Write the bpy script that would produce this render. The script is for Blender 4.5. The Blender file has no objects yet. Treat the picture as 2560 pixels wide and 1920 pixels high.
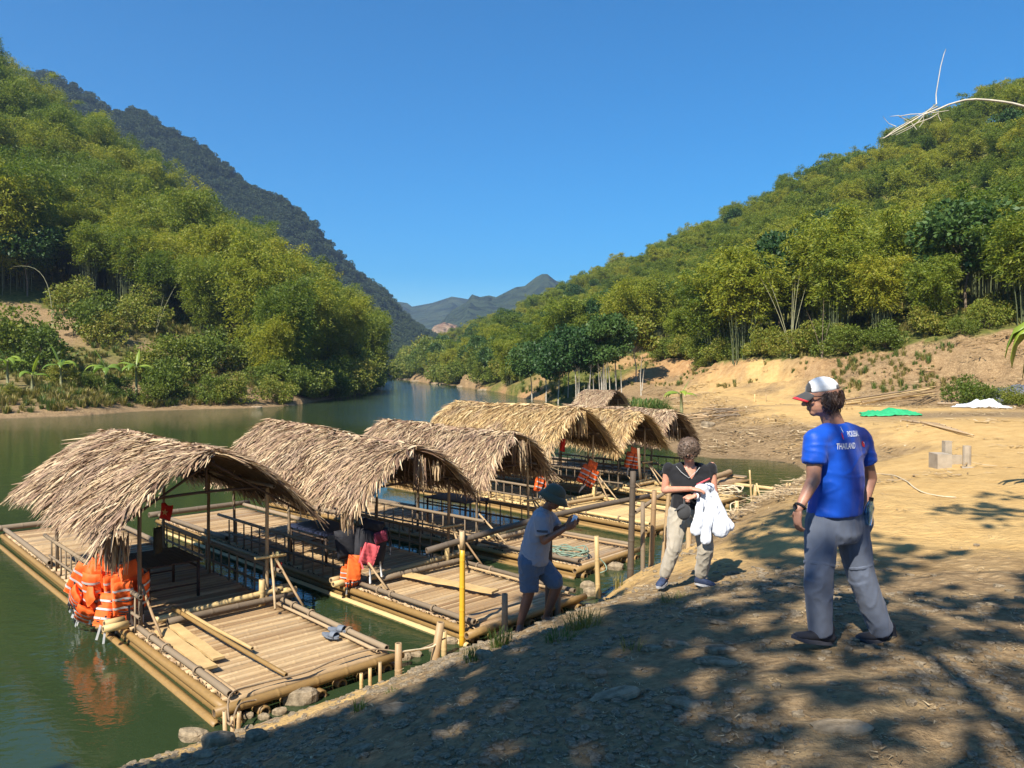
import bpy, math, random, numpy as np
from mathutils import Vector, Matrix, noise as mnoise
from mathutils.bvhtree import BVHTree
R = math.radians
scene = bpy.context.scene
COL = scene.collection
# ------------------------------------------------------------------ camera, world, sun
F_PX, CAM_H, HORIZON = 1923.0, 3.3, 930.0          # focal length in photo pixels, eye height over the water
cam = bpy.data.cameras.new('camera')
cam.sensor_width = 36.0
cam.lens = 36.0 * F_PX / 2560.0
cam.clip_start = 0.05
cam.clip_end = 20000
camo = bpy.data.objects.new('camera', cam)
COL.objects.link(camo)
camo.location = (0, 0, CAM_H)
camo.rotation_euler = (R(90) - math.atan(30 / F_PX), 0, 0)
scene.camera = camo
SUN_EL = 47.0
SUN_H = Vector((-0.5, -0.866, 0)).normalized()      # horizontal direction towards the sun
TO_SUN = Vector((SUN_H.x * math.cos(R(SUN_EL)), SUN_H.y * math.cos(R(SUN_EL)), math.sin(R(SUN_EL))))
world = bpy.data.worlds.new('World')
scene.world = world
world.use_nodes = True
wn = world.node_tree
wn.nodes.clear()
w_out = wn.nodes.new('ShaderNodeOutputWorld')
w_bg = wn.nodes.new('ShaderNodeBackground')
w_sky = wn.nodes.new('ShaderNodeTexSky')
w_sky.sky_type = 'NISHITA'
w_sky.sun_disc = False
w_sky.sun_elevation = R(SUN_EL)
w_sky.sun_rotation = math.atan2(SUN_H.x, SUN_H.y)
w_sky.altitude = 300
w_sky.air_density = 1.0
w_sky.dust_density = 0.45
w_sky.ozone_density = 3.0
w_bg.inputs['Strength'].default_value = 0.076
w_hs = wn.nodes.new('ShaderNodeHueSaturation')
w_hs.inputs['Saturation'].default_value = 1.95
wn.links.new(w_sky.outputs[0], w_hs.inputs['Color'])
wn.links.new(w_hs.outputs[0], w_bg.inputs[0])
wn.links.new(w_bg.outputs[0], w_out.inputs[0])
sun = bpy.data.lights.new('sun', 'SUN')
sun.energy = 4.7
sun.angle = R(0.53)
sun.color = (1.0, 0.93, 0.82)
suno = bpy.data.objects.new('sun', sun)
COL.objects.link(suno)
suno.rotation_euler = TO_SUN.to_track_quat('Z', 'Y').to_euler()
suno.location = TO_SUN * 50
scene.view_settings.view_transform = 'Standard'
scene.view_settings.look = 'None'
scene.view_settings.exposure = 1.12
scene.view_settings.gamma = 1.0
scene.view_settings.use_curve_mapping = False
scene.cycles.max_bounces = 6
scene.cycles.diffuse_bounces = 3
scene.cycles.glossy_bounces = 2
scene.cycles.transmission_bounces = 3
scene.cycles.transparent_max_bounces = 4
scene.cycles.volume_bounces = 0
scene.cycles.use_denoising = True
scene.cycles.denoising_prefilter = 'ACCURATE'
scene.cycles.denoising_input_passes = 'RGB_ALBEDO_NORMAL'

def at(px, py, d):
    """world point seen at photo pixel (px, py) at depth d metres"""
    a = (px - 1280) / F_PX
    b = -(py - 960) / F_PX
    p = math.atan(30 / F_PX)
    dy = math.cos(p) + b * math.sin(p)
    dz = -math.sin(p) + b * math.cos(p)
    t = d / dy
    return Vector((a * t, d, CAM_H + dz * t))

def on_plane(px, py, z):
    a = (px - 1280) / F_PX
    b = -(py - 960) / F_PX
    p = math.atan(30 / F_PX)
    dy = math.cos(p) + b * math.sin(p)
    dz = -math.sin(p) + b * math.cos(p)
    t = (z - CAM_H) / dz
    return Vector((a * t, dy * t, z))

# ------------------------------------------------------------------ helpers: objects
def tag(o, label=None, cat=None, group=None, kind=None):
    if label: o['label'] = label
    if cat: o['category'] = cat
    if group: o['group'] = group
    if kind: o['kind'] = kind
    return o

def empty(name, loc=(0, 0, 0), rot=(0, 0, 0), **k):
    o = bpy.data.objects.new(name, None)
    o.empty_display_size = 0.1
    o.location = loc
    o.rotation_euler = rot
    COL.objects.link(o)
    return tag(o, **k)

def link_mesh(name, me, mat=None, parent=None, **k):
    o = bpy.data.objects.new(name, me)
    if mat is not None and len(me.materials) == 0:
        me.materials.append(mat)
    COL.objects.link(o)
    if parent is not None:
        o.parent = parent
    return tag(o, **k)

def make_mesh(name, v, f, smooth=False):
    me = bpy.data.meshes.new(name)
    me.from_pydata(v, [], f)
    if smooth:
        me.polygons.foreach_set('use_smooth', [True] * len(me.polygons))
    me.update()
    return me

def np_mesh(name, V, Fq, smooth=False):
    """fast mesh from an (n,3) array and an (m,k) array of faces"""
    V = np.asarray(V, dtype=np.float32)
    Fq = np.asarray(Fq, dtype=np.int32)
    k = Fq.shape[1]
    me = bpy.data.meshes.new(name)
    me.vertices.add(len(V))
    me.vertices.foreach_set('co', V.ravel())
    me.loops.add(Fq.size)
    me.loops.foreach_set('vertex_index', Fq.ravel())
    me.polygons.add(len(Fq))
    me.polygons.foreach_set('loop_start', np.arange(0, Fq.size, k, dtype=np.int32))
    try:
        me.polygons.foreach_set('loop_total', np.full(len(Fq), k, dtype=np.int32))
    except Exception:
        pass
    if smooth:
        me.polygons.foreach_set('use_smooth', np.ones(len(Fq), dtype=bool))
    me.update(calc_edges=True)
    me.validate()
    return me

class MB:
    """collects simple shapes into one mesh"""
    def __init__(s): s.v = []; s.f = []
    def add(s, v, f):
        n = len(s.v); s.v += [tuple(p) for p in v]; s.f += [tuple(i + n for i in q) for q in f]
    def box(s, c, size, rot=None):
        hx, hy, hz = size[0] / 2, size[1] / 2, size[2] / 2
        pts = [Vector((x, y, z)) for x in (-hx, hx) for y in (-hy, hy) for z in (-hz, hz)]
        if rot is not None: pts = [rot @ p for p in pts]
        c = Vector(c)
        s.add([p + c for p in pts], [(0, 1, 3, 2), (4, 6, 7, 5), (0, 4, 5, 1), (2, 3, 7, 6), (0, 2, 6, 4), (1, 5, 7, 3)])
    def tube(s, pts, rad, n=8, cap=True):
        pts = [Vector(p) for p in pts]
        if not hasattr(rad, '__len__'): rad = [rad] * len(pts)
        v = []; f = []
        up = None
        for i, p in enumerate(pts):
            d = (pts[min(i + 1, len(pts) - 1)] - pts[max(i - 1, 0)])
            if d.length < 1e-9: d = Vector((0, 0, 1))
            d.normalize()
            if up is None:
                up = Vector((0, 0, 1)) if abs(d.z) < 0.9 else Vector((1, 0, 0))
            a = d.cross(up)
            if a.length < 1e-6: a = d.cross(Vector((0.3, 1, 0.1)))
            a.normalize(); b = a.cross(d).normalized(); up = b
            for k in range(n):
                t = 2 * math.pi * k / n
                v.append(p + a * math.cos(t) * rad[i] + b * math.sin(t) * rad[i])
        for i in range(len(pts) - 1):
            for k in range(n):
                f.append((i * n + k, i * n + (k + 1) % n, (i + 1) * n + (k + 1) % n, (i + 1) * n + k))
        if cap:
            f.append(tuple(range(n))); f.append(tuple((len(pts) - 1) * n + k for k in reversed(range(n))))
        s.add(v, f)
    def mesh(s, name, smooth=False): return make_mesh(name, s.v, s.f, smooth)
    def build(s, name, mat, parent=None, smooth=False, **k):
        return link_mesh(name, s.mesh(name, smooth), mat, parent, **k)

def copy_tree(o, parent=None):
    c = o.copy(); COL.objects.link(c)
    if parent is not None: c.parent = parent
    for ch in list(o.children): copy_tree(ch, c)
    return c

# ------------------------------------------------------------------ helpers: materials
def new_mat(name):
    m = bpy.data.materials.new(name); m.use_nodes = True
    nt = m.node_tree
    b = nt.nodes['Principled BSDF']
    return m, nt, b

def N(nt, t, **k):
    n = nt.nodes.new(t)
    for a, v in k.items(): setattr(n, a, v)
    return n

def ramp(nt, fac, stops):
    r = N(nt, 'ShaderNodeValToRGB')
    e = r.color_ramp.elements
    while len(e) < len(stops): e.new(0.5)
    for el, (p, c) in zip(e, stops):
        el.position = p; el.color = (c[0], c[1], c[2], 1)
    nt.links.new(fac, r.inputs[0])
    return r.outputs[0]

def noise_tex(nt, vec, scale, detail=3, rough=0.55, dist=0.0):
    n = N(nt, 'ShaderNodeTexNoise')
    n.inputs['Scale'].default_value = scale
    n.inputs['Detail'].default_value = detail
    n.inputs['Roughness'].default_value = rough
    n.inputs['Distortion'].default_value = dist
    if vec is not None: nt.links.new(vec, n.inputs['Vector'])
    return n.outputs[0]

def mixc(nt, fac, a, b, mode='MIX'):
    m = N(nt, 'ShaderNodeMix', data_type='RGBA', blend_type=mode)
    for s, v in ((0, fac), (6, a), (7, b)):
        if isinstance(v, (int, float)): m.inputs[s].default_value = v
        elif isinstance(v, (tuple, list)): m.inputs[s].default_value = (v[0], v[1], v[2], 1)
        else: nt.links.new(v, m.inputs[s])
    return m.outputs[2]

def mth(nt, op, a, b=None, clamp=False):
    m = N(nt, 'ShaderNodeMath', operation=op); m.use_clamp = clamp
    for i, v in enumerate((a, b)):
        if v is None: continue
        if isinstance(v, (int, float)): m.inputs[i].default_value = v
        else: nt.links.new(v, m.inputs[i])
    return m.outputs[0]

def bump(nt, b, h, strength=0.3, dist=0.02):
    n = N(nt, 'ShaderNodeBump'); n.inputs['Strength'].default_value = strength
    n.inputs['Distance'].default_value = dist
    nt.links.new(h, n.inputs['Height']); nt.links.new(n.outputs[0], b.inputs['Normal'])
    return n

def mapping(nt, vec, scale):
    m = N(nt, 'ShaderNodeMapping'); m.inputs['Scale'].default_value = scale
    nt.links.new(vec, m.inputs[0]); return m.outputs[0]

def bamboo_mat(name, stops, rough=0.55, spec=0.35, blotch=(0.2, 0.16, 0.11), blotch_amt=0.45):
    m, nt, b = new_mat(name)
    oi = N(nt, 'ShaderNodeObjectInfo'); tc = N(nt, 'ShaderNodeTexCoord')
    geo = N(nt, 'ShaderNodeNewGeometry')
    rnd = mth(nt, 'FRACT', mth(nt, 'ADD', oi.outputs['Random'], geo.outputs['Random Per Island']))
    base = ramp(nt, rnd, stops)
    n1 = noise_tex(nt, mapping(nt, tc.outputs['Object'], (3, 9, 9)), 4, 4, 0.6)
    fac = mth(nt, 'MULTIPLY', mth(nt, 'SUBTRACT', n1, 0.45, True), 3.0 * blotch_amt, True)
    c = mixc(nt, fac, base, blotch)
    n2 = noise_tex(nt, mapping(nt, tc.outputs['Object'], (2, 60, 60)), 3, 2)
    c2 = mixc(nt, mth(nt, 'MULTIPLY', n2, 0.35), c, (0.62, 0.5, 0.33), 'OVERLAY')
    nt.links.new(c2, b.inputs['Base Color'])
    b.inputs['Roughness'].default_value = rough
    b.inputs['Specular IOR Level'].default_value = spec
    bump(nt, b, n2, 0.25, 0.004)
    return m

def plain_mat(name, col, rough=0.7, spec=0.3, var=0.25, scale=6, bmp=0.15, metal=0.0):
    m, nt, b = new_mat(name)
    tc = N(nt, 'ShaderNodeTexCoord')
    n1 = noise_tex(nt, tc.outputs['Object'], scale, 4, 0.6)
    d = tuple(x * (1 - var) for x in col); l = tuple(min(1, x * (1 + var)) for x in col)
    nt.links.new(ramp(nt, n1, [(0.3, d), (0.7, l)]), b.inputs['Base Color'])
    b.inputs['Roughness'].default_value = rough
    b.inputs['Specular IOR Level'].default_value = spec
    b.inputs['Metallic'].default_value = metal
    if bmp: bump(nt, b, noise_tex(nt, tc.outputs['Object'], scale * 5, 3), bmp, 0.01)
    return m

def leaf_mat(name, stops, trans=0.3, rough=0.5, island=0.5, objw=0.6):
    m, nt, b = new_mat(name)
    oi = N(nt, 'ShaderNodeObjectInfo'); geo = N(nt, 'ShaderNodeNewGeometry')
    r = mth(nt, 'ADD', mth(nt, 'MULTIPLY', oi.outputs['Random'], objw), mth(nt, 'MULTIPLY', geo.outputs['Random Per Island'], island))
    c = ramp(nt, r, stops)
    nt.links.new(c, b.inputs['Base Color'])
    b.inputs['Roughness'].default_value = rough
    b.inputs['Specular IOR Level'].default_value = 0.25
    tr = N(nt, 'ShaderNodeBsdfTranslucent')
    tcx = mixc(nt, 1.0, c, (1.25, 1.3, 0.6), 'MULTIPLY')
    nt.links.new(tcx, tr.inputs[0])
    mx = N(nt, 'ShaderNodeMixShader'); mx.inputs[0].default_value = trans
    nt.links.new(b.outputs[0], mx.inputs[1]); nt.links.new(tr.outputs[0], mx.inputs[2])
    nt.links.new(mx.outputs[0], nt.nodes['Material Output'].inputs[0])
    return m

TAN = [(0.0, (0.24, 0.15, 0.075)), (0.3, (0.33, 0.225, 0.12)), (0.6, (0.40, 0.285, 0.155)), (0.85, (0.50, 0.37, 0.21)), (1.0, (0.27, 0.205, 0.14))]
PALE = [(0.0, (0.42, 0.30, 0.14)), (0.4, (0.54, 0.40, 0.19)), (0.75, (0.62, 0.46, 0.21)), (1.0, (0.36, 0.26, 0.14))]
GREYB = [(0.0, (0.13, 0.10, 0.07)), (0.5, (0.20, 0.155, 0.105)), (1.0, (0.28, 0.215, 0.14))]
M = {}
M['bamboo'] = bamboo_mat('dry_bamboo', TAN)
M['bamboo_pale'] = bamboo_mat('fresh_dry_bamboo', PALE, blotch_amt=0.25)
M['bamboo_grey'] = bamboo_mat('weathered_bamboo', GREYB, rough=0.75)
M['bamboo_dark'] = bamboo_mat('dark_old_bamboo', [(0.0, (0.075, 0.06, 0.045)), (1.0, (0.115, 0.09, 0.065))], rough=0.7, blotch=(0.05, 0.04, 0.03))  # old bamboo with a dark grey-brown colour of its own
M['bamboo_yellow'] = bamboo_mat('golden_bamboo', [(0.0, (0.62, 0.34, 0.02)), (1.0, (0.66, 0.38, 0.03))], rough=0.35, spec=0.5, blotch=(0.45, 0.19, 0.02), blotch_amt=0.2)
M['bamboo_log'] = bamboo_mat('wet_bamboo', [(0.0, (0.20, 0.125, 0.045)), (1.0, (0.30, 0.19, 0.07))], blotch=(0.12, 0.08, 0.04), rough=0.5)
M['bore'] = plain_mat('bamboo_bore', (0.10, 0.07, 0.045), 0.9, 0.1)
M['plank'] = plain_mat('sawn_plank', (0.50, 0.34, 0.15), 0.8, 0.2, 0.2, 4)
M['dark_wood'] = plain_mat('dark_wood', (0.075, 0.05, 0.035), 0.7, 0.3)
M['rope'] = plain_mat('rope_cream', (0.6, 0.5, 0.33), 0.9, 0.1, 0.2, 30)
M['rope_brown'] = plain_mat('rope_brown', (0.26, 0.19, 0.12), 0.9, 0.1, 0.2, 30)
M['rope_green'] = plain_mat('rope_green', (0.2, 0.27, 0.2), 0.9, 0.1, 0.2, 30)
M['orange'] = plain_mat('vest_orange', (0.85, 0.13, 0.02), 0.65, 0.3, 0.12, 5, 0.4)
M['reflect'] = plain_mat('vest_strip', (0.5, 0.5, 0.48), 0.4, 0.5, 0.1)
M['black'] = plain_mat('black_fabric', (0.02, 0.02, 0.024), 0.8, 0.3, 0.3, 12)
M['pink'] = plain_mat('pink_fabric', (0.62, 0.1, 0.11), 0.75, 0.3, 0.1, 10)
M['maroon'] = plain_mat('maroon_fabric', (0.16, 0.02, 0.04), 0.75, 0.3, 0.1, 10)
M['red'] = plain_mat('red_cloth', (0.55, 0.03, 0.02), 0.8, 0.2, 0.1, 10)
M['yellow'] = plain_mat('yellow_cloth', (0.8, 0.5, 0.03), 0.8, 0.2, 0.1, 10)
M['olive'] = plain_mat('olive_cloth', (0.05, 0.045, 0.03), 0.9, 0.1, 0.2, 10)
M['navy_board'] = plain_mat('blue_board', (0.035, 0.045, 0.09), 0.6, 0.3)
M['concrete'] = plain_mat('concrete', (0.36, 0.30, 0.22), 0.9, 0.2, 0.2, 5, 0.4)
M['rock'] = plain_mat('grey_rock', (0.24, 0.19, 0.125), 0.95, 0.1, 0.5, 2.5, 0.8)
M['rock_warm'] = plain_mat('sandstone', (0.27, 0.21, 0.135), 0.95, 0.1, 0.4, 3, 0.8)
M['grey_cloth'] = plain_mat('grey_tarp', (0.10, 0.105, 0.125), 0.6, 0.4)
M['green_tarp'] = plain_mat('green_net', (0.03, 0.36, 0.14), 0.7, 0.3, 0.25, 4)
M['white_tarp'] = plain_mat('white_tarp', (0.62, 0.63, 0.62), 0.6, 0.3, 0.15, 6)
M['bark'] = plain_mat('bark', (0.17, 0.13, 0.09), 0.9, 0.2, 0.4, 8, 0.6)
M['pale_bark'] = plain_mat('pale_bark', (0.36, 0.32, 0.25), 0.85, 0.2, 0.3, 8, 0.4)
M['culm'] = plain_mat('green_culm', (0.085, 0.10, 0.04), 0.5, 0.4, 0.35, 3)
M['culm_pale'] = plain_mat('pale_culm', (0.30, 0.29, 0.16), 0.5, 0.4, 0.3, 3)
M['leaf'] = leaf_mat('bamboo_leaf', [(0.0, (0.055, 0.10, 0.014)), (0.3, (0.12, 0.172, 0.02)), (0.6, (0.21, 0.24, 0.024)), (0.85, (0.31, 0.30, 0.028)), (1.0, (0.39, 0.33, 0.032))], 0.42, island=0.42, objw=0.6)
M['leaf_dark'] = leaf_mat('broad_leaf', [(0.0, (0.022, 0.055, 0.016)), (0.5, (0.042, 0.09, 0.022)), (1.0, (0.085, 0.14, 0.03))], 0.2)
M['leaf_mount'] = leaf_mat('mountain_leaf', [(0.0, (0.03, 0.05, 0.022)), (0.5, (0.042, 0.064, 0.028)), (1.0, (0.055, 0.078, 0.032))], 0.1, 0.8, .4, .6)
M['leaf_bush'] = leaf_mat('bush_leaf', [(0.0, (0.06, 0.10, 0.016)), (0.5, (0.125, 0.165, 0.022)), (0.8, (0.20, 0.22, 0.03)), (1.0, (0.29, 0.25, 0.05))], 0.3)
M['grass'] = leaf_mat('tall_grass', [(0.0, (0.05, 0.10, 0.02)), (0.6, (0.10, 0.16, 0.03)), (1.0, (0.25, 0.22, 0.07))], 0.3, island=1.0, objw=0.0)
M['straw'] = leaf_mat('straw_litter', [(0.0, (0.20, 0.13, 0.06)), (0.5, (0.38, 0.26, 0.13)), (1.0, (0.58, 0.44, 0.25))], 0.1, island=1.0, objw=0.0)
M['grass_dry'] = leaf_mat('yellow_grass', [(0.0, (0.10, 0.12, 0.025)), (0.5, (0.22, 0.20, 0.05)), (1.0, (0.40, 0.30, 0.12))], 0.3, island=1.0, objw=0.0)
M['banana'] = leaf_mat('banana_leaf', [(0.0, (0.10, 0.18, 0.03)), (0.5, (0.18, 0.28, 0.04)), (1.0, (0.34, 0.42, 0.06))], 0.4, 0.35)
M['banana_stem'] = plain_mat('banana_stem', (0.20, 0.2, 0.09), 0.6, 0.3, 0.4, 6)
# ------------------------------------------------------------------ noise
def _hash(ix, iy, seed):
    n = (ix.astype(np.int64) * 374761393 + iy.astype(np.int64) * 668265263 + seed * 1442695041) & 0xffffffff
    n = ((n ^ (n >> 13)) * 1274126177) & 0xffffffff
    return ((n ^ (n >> 16)) & 0xffff) / 65535.0

def vnoise(x, y, seed=0):
    x0 = np.floor(x); y0 = np.floor(y)
    fx = x - x0; fy = y - y0
    fx = fx * fx * (3 - 2 * fx); fy = fy * fy * (3 - 2 * fy)
    a = _hash(x0, y0, seed); b = _hash(x0 + 1, y0, seed); c = _hash(x0, y0 + 1, seed); d = _hash(x0 + 1, y0 + 1, seed)
    return (a * (1 - fx) + b * fx) * (1 - fy) + (c * (1 - fx) + d * fx) * fy - 0.5

def fbm(x, y, scale, octv=4, seed=0, gain=0.5):
    s = np.zeros_like(x, dtype=float); a = 1.0; f = 1.0 / scale
    for o in range(octv):
        s += a * vnoise(x * f + 13.7 * o, y * f - 7.3 * o, seed + o * 17); a *= gain; f *= 2.03
    return s

# ------------------------------------------------------------------ the river outline (water's edge), metres
def pxd(px, d): return ((px - 1280) / F_PX * d, d)
RIGHT_SHORE = [(-26, -60), (-16, -20), (-8.5, -2), (-5.6, 3.4), (-4.2, 5.5), (-3.3, 6.35), (-2.6, 6.95), (-1.95, 7.55), (-1.15, 8.35),
    (-0.55, 9.05), (0.15, 9.35), (0.75, 9.95), (1.3, 10.9), (1.9, 12.1), (2.5, 13.1), (3.2, 14.6), (4.5, 16.9), (5.4, 18.3),
    (6.5, 20.3), (7.5, 21.7), (8.8, 23.6), (9.7, 25.2), (10.1, 27.4), (9.4, 28.9), (7.6, 29.4), (6.6, 31.5), (7.0, 36), (8.2, 42),
    (9.2, 50), (8.6, 62), (7.0, 76), (5.2, 84), (1.5, 96), (-2.3, 127), (-5.5, 143), (-13, 181), (-23.6, 227), (-40, 300), (-51, 350), (-60, 400)]
LEFT_SHORE = [pxd(955, 410), pxd(958, 334), pxd(958, 254), pxd(955, 185), pxd(930, 141), pxd(870, 106), pxd(800, 87), pxd(720, 75),
    pxd(640, 70.5), pxd(450, 66.8), pxd(330, 63.5), pxd(200, 57.7), pxd(0, 54.2), (-60, 50), (-95, 36), (-125, 5), (-135, -60)]
POLY = np.array(RIGHT_SHORE + LEFT_SHORE, dtype=float)

def shore_dist(x, y):
    """distance to the water's edge, negative in the river"""
    best = np.full(x.shape, 1e9); inside = np.zeros(x.shape, dtype=bool)
    n = len(POLY)
    for i in range(n):
        ax, ay = POLY[i]; bx, by = POLY[(i + 1) % n]
        dx, dy = bx - ax, by - ay
        t = np.clip(((x - ax) * dx + (y - ay) * dy) / (dx * dx + dy * dy), 0, 1)
        d2 = (x - ax - t * dx) ** 2 + (y - ay - t * dy) ** 2
        best = np.minimum(best, d2)
        if ay != by:
            c = ((ay > y) != (by > y)) & (x < (bx - ax) * (y - ay) / (by - ay) + ax)
            inside ^= c
    d = np.sqrt(best)
    return np.where(inside, -d, d)

# ------------------------------------------------------------------ terrain control points
CP = []
def cz(x, y, z): CP.append((x, y, z))
def cp(px, d, py): CP.append(((px - 1280) / F_PX * d, d, CAM_H - d * (py - HORIZON) / F_PX))
for a in RIGHT_SHORE + LEFT_SHORE: cz(a[0], a[1], 0.0)
for a in [(0, 0.6, 1.62), (-1.6, 1.5, 1.25), (1.5, 0.6, 1.68), (5, 2, 1.72), (8, 5, 1.6), (-1.4, 4.66, .92), (-2.67, 5.83, .32), (0, 3.6, 1.42),
          (2.2, 3.3, 1.6), (2.03, 5.15, 1.47), (3.2, 7, 1.3), (1.83, 8.1, 1.05), (.38, 8.2, .64), (.02, 8.0, .55), (-.6, 6.5, .78), (1.55, 10.6, .42),
          (0.9, 9.3, .38), (3.0, 10.6, .95), (3.6, 12.1, .92), (5.1, 13.6, 1.05), (5.5, 15.8, .75), (7.6, 11.4, 1.38), (9.7, 17.2, 1.15), (8.6, 19.5, .85), (14.3, 21.5, 1.35),
          (12, 27, .95), (11.2, 31, .6), (9, 34, .45), (9.6, 40, .7), (13, 45, 1.2), (12.6, 58, 1.2), (11, 70, 1.0), (9, 80, .9), (16, 60, 1.65), (18, 35, 1.4), (25, 32, 1.6), (25, 40, 1.5), (20, 25, 1.5), (30, 25, 2.0),
          (40, 15, 3), (15, 5, 2), (20, -6, 2.5), (0, -10, 1.8), (-5, -3, 1.1), (5, -20, 2.5), (30, -40, 5), (-8, -30, 1.5), (70, 0, 12)]: cz(*a)
for a in [(-6, 20, -1.2), (-15, 35, -1.5), (-25, 45, -1.2), (-12, 60, -1.5), (-8, 90, -1.5), (-20, 130, -1.2), (-28, 180, -1), (-42, 260, -1), (-54, 340, -.6), (2, 30, -.8), (2, 60, -1), (8.3, 26.5, -.3), (-60, 20, -1.5), (-60, -40, -1.5), (-12, 5, -1.5)]: cz(*a)
# embankment foot and top on the right, slope of orange soil
for a in [(2900, 36, 990), (2560, 43, 1010), (2380, 45, 1006), (2200, 49, 1000), (2050, 54, 995), (1900, 60, 983), (1800, 66, 972), (1720, 73, 958), (1660, 80, 948), (1570, 78, 958), (1500, 82, 962), (1440, 90, 958), (1390, 96, 952),
          (2900, 42, 800), (2560, 50, 850), (2380, 52, 868), (2200, 56, 888), (2050, 61, 902), (1900, 67, 908), (1800, 73, 906), (1720, 82, 898), (1650, 92, 890), (1560, 98, 895), (1460, 104, 910), (1390, 108, 915)]: cp(*a)
# the right hill
for a in [(2900, 75, 640), (2900, 110, 380), (2900, 150, 150), (2560, 75, 740), (2560, 110, 560), (2560, 165, 290), (2315, 80, 780), (2315, 120, 620), (2315, 190, 385), (2014, 100, 790), (2014, 140, 670), (2014, 220, 500),
          (1736, 120, 830), (1736, 170, 740), (1736, 250, 640), (1493, 130, 880), (1493, 190, 820), (1493, 300, 722), (1400, 160, 880), (1400, 230, 820), (1400, 330, 766), (1300, 130, 925), (1300, 190, 885), (1300, 300, 820), (1200, 175, 922), (1200, 300, 860), (1200, 430, 835),
          (1100, 240, 922), (1100, 400, 875), (1050, 300, 925), (1050, 450, 890)]: cp(*a)
for a in [(pxd(2900, 300), 60), (pxd(2560, 320), 45), (pxd(2014, 400), 35), (pxd(1493, 600), 30), (pxd(1200, 800), 30), (pxd(2560, 900), 30), (pxd(1400, 2000), 30), (pxd(600, 2000), 30), (pxd(-300, 1500), 40), (pxd(2900, 2000), 30), (pxd(900, 900), 25)]: cz(a[0][0], a[0][1], a[1])
# left bank and hill
for a in [(-500, 58, 1000), (-500, 80, 800), (-500, 120, 480), (-500, 170, 200), (0, 57, 1018), (0, 62, 978), (0, 74, 890), (0, 90, 765), (0, 104, 650), (0, 150, 390), (0, 178, 275), (200, 62, 995), (200, 78, 890), (200, 100, 745), (200, 150, 500), (200, 185, 405),
          (450, 71, 990), (450, 84, 900), (450, 105, 800), (450, 150, 665), (450, 190, 585), (700, 79, 985), (700, 105, 880), (700, 150, 805), (700, 195, 745), (850, 112, 950), (850, 150, 895), (850, 200, 850), (920, 170, 925), (920, 230, 880), (900, 400, 870), (965, 480, 920)]: cp(*a)
for a in [(pxd(-300, 300), 70), (pxd(200, 320), 60), (pxd(600, 320), 35), (pxd(850, 350), 20)]: cz(a[0][0], a[0][1], a[1])
CPA = np.array(CP)
def _lp(x, y):
    r = np.maximum(np.hypot(x, y), 0.5)
    return np.arctan2(x, y), np.log(r + 1.5), r
def _kern(d2): return 0.5 * d2 * np.log(d2 + 1e-12)
_th, _lr, _r = _lp(CPA[:, 0], CPA[:, 1])
_e = (CPA[:, 2] - CAM_H) / (_r + 1.5)
_P = np.stack([_th, _lr], 1)
_n = len(_P)
_d2 = ((_P[:, None, :] - _P[None, :, :]) ** 2).sum(2)
_A = np.zeros((_n + 3, _n + 3))
_A[:_n, :_n] = _kern(_d2) + np.eye(_n) * 2e-5
_A[:_n, _n] = 1; _A[:_n, _n + 1:] = _P; _A[_n, :_n] = 1; _A[_n + 1:, :_n] = _P.T
_W = np.linalg.solve(_A, np.concatenate([_e, np.zeros(3)]))

FEET = [(2.05, 5.12, 1.463, .30), (2.50, 5.32, 1.412, .30), (1.58, 8.0, 1.005, .28), (2.0, 8.05, 1.01, .28), (.08, 8.0, .56, .22), (.40, 8.1, .63, .2)]
def height(x, y):
    x = np.asarray(x, float); y = np.asarray(y, float)
    th, lr, r = _lp(x, y)
    e = np.full(x.shape, _W[_n]) + _W[_n + 1] * th + _W[_n + 2] * lr
    for i in range(_n):
        e = e + _W[i] * _kern((th - _P[i, 0]) ** 2 + (lr - _P[i, 1]) ** 2)
    z = CAM_H + e * (r + 1.5)
    sd = shore_dist(x, y)
    # banks: land stays above, the river bed below the water
    k = np.clip(sd / (0.5 + 0.02 * r), 0, 1)
    nz = fbm(x, y, 2.2, 3, 5) * 0.10 + fbm(x, y, 0.45, 3, 9) * 0.045 * np.clip(14 / (r + 1), 0, 1) + fbm(x, y, 14, 4, 3) * np.clip((r - 35) / 60, 0, 1) * 1.6 * np.clip((z - 1.5) / 6, 0, 1)
    nz += fbm(x, y, 0.13, 2, 21) * 0.02 * np.clip(9 / (r + 1), 0, 1)
    # gullies running down the embankment
    emb = np.clip((z - 1.9) / 1.2, 0, 1) * np.clip((7.5 - z) / 2.0, 0, 1) * (x > 5) * (y > 25)
    nz += emb * (np.abs(vnoise((x + 0.5 * y) * 0.45, (y - x) * 0.05, 77)) * -1.6 + fbm(x, y, 1.6, 3, 31) * 0.5)
    land = np.maximum(z, 0.01 + 0.05 * np.minimum(sd, 8) + 0.06 * k) + nz * k
    land = np.maximum(land, 0.012 + 0.03 * np.clip(sd, 0, 1))
    for (fx_, fy_, fz_, fr_) in FEET:
        if len(np.shape(x)) or True:
            w_ = np.exp(-((x - fx_) ** 2 + (y - fy_) ** 2) / fr_ ** 2); land = land * (1 - w_) + fz_ * w_
    bed = np.minimum(z, -0.03 + 0.22 * sd) + 0.0 * nz
    bed = np.maximum(bed, -1.6)
    return np.where(sd > 0, land, np.minimum(bed, -0.03))

def gz(x, y):
    return float(height(np.array([x]), np.array([y]))[0])

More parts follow.
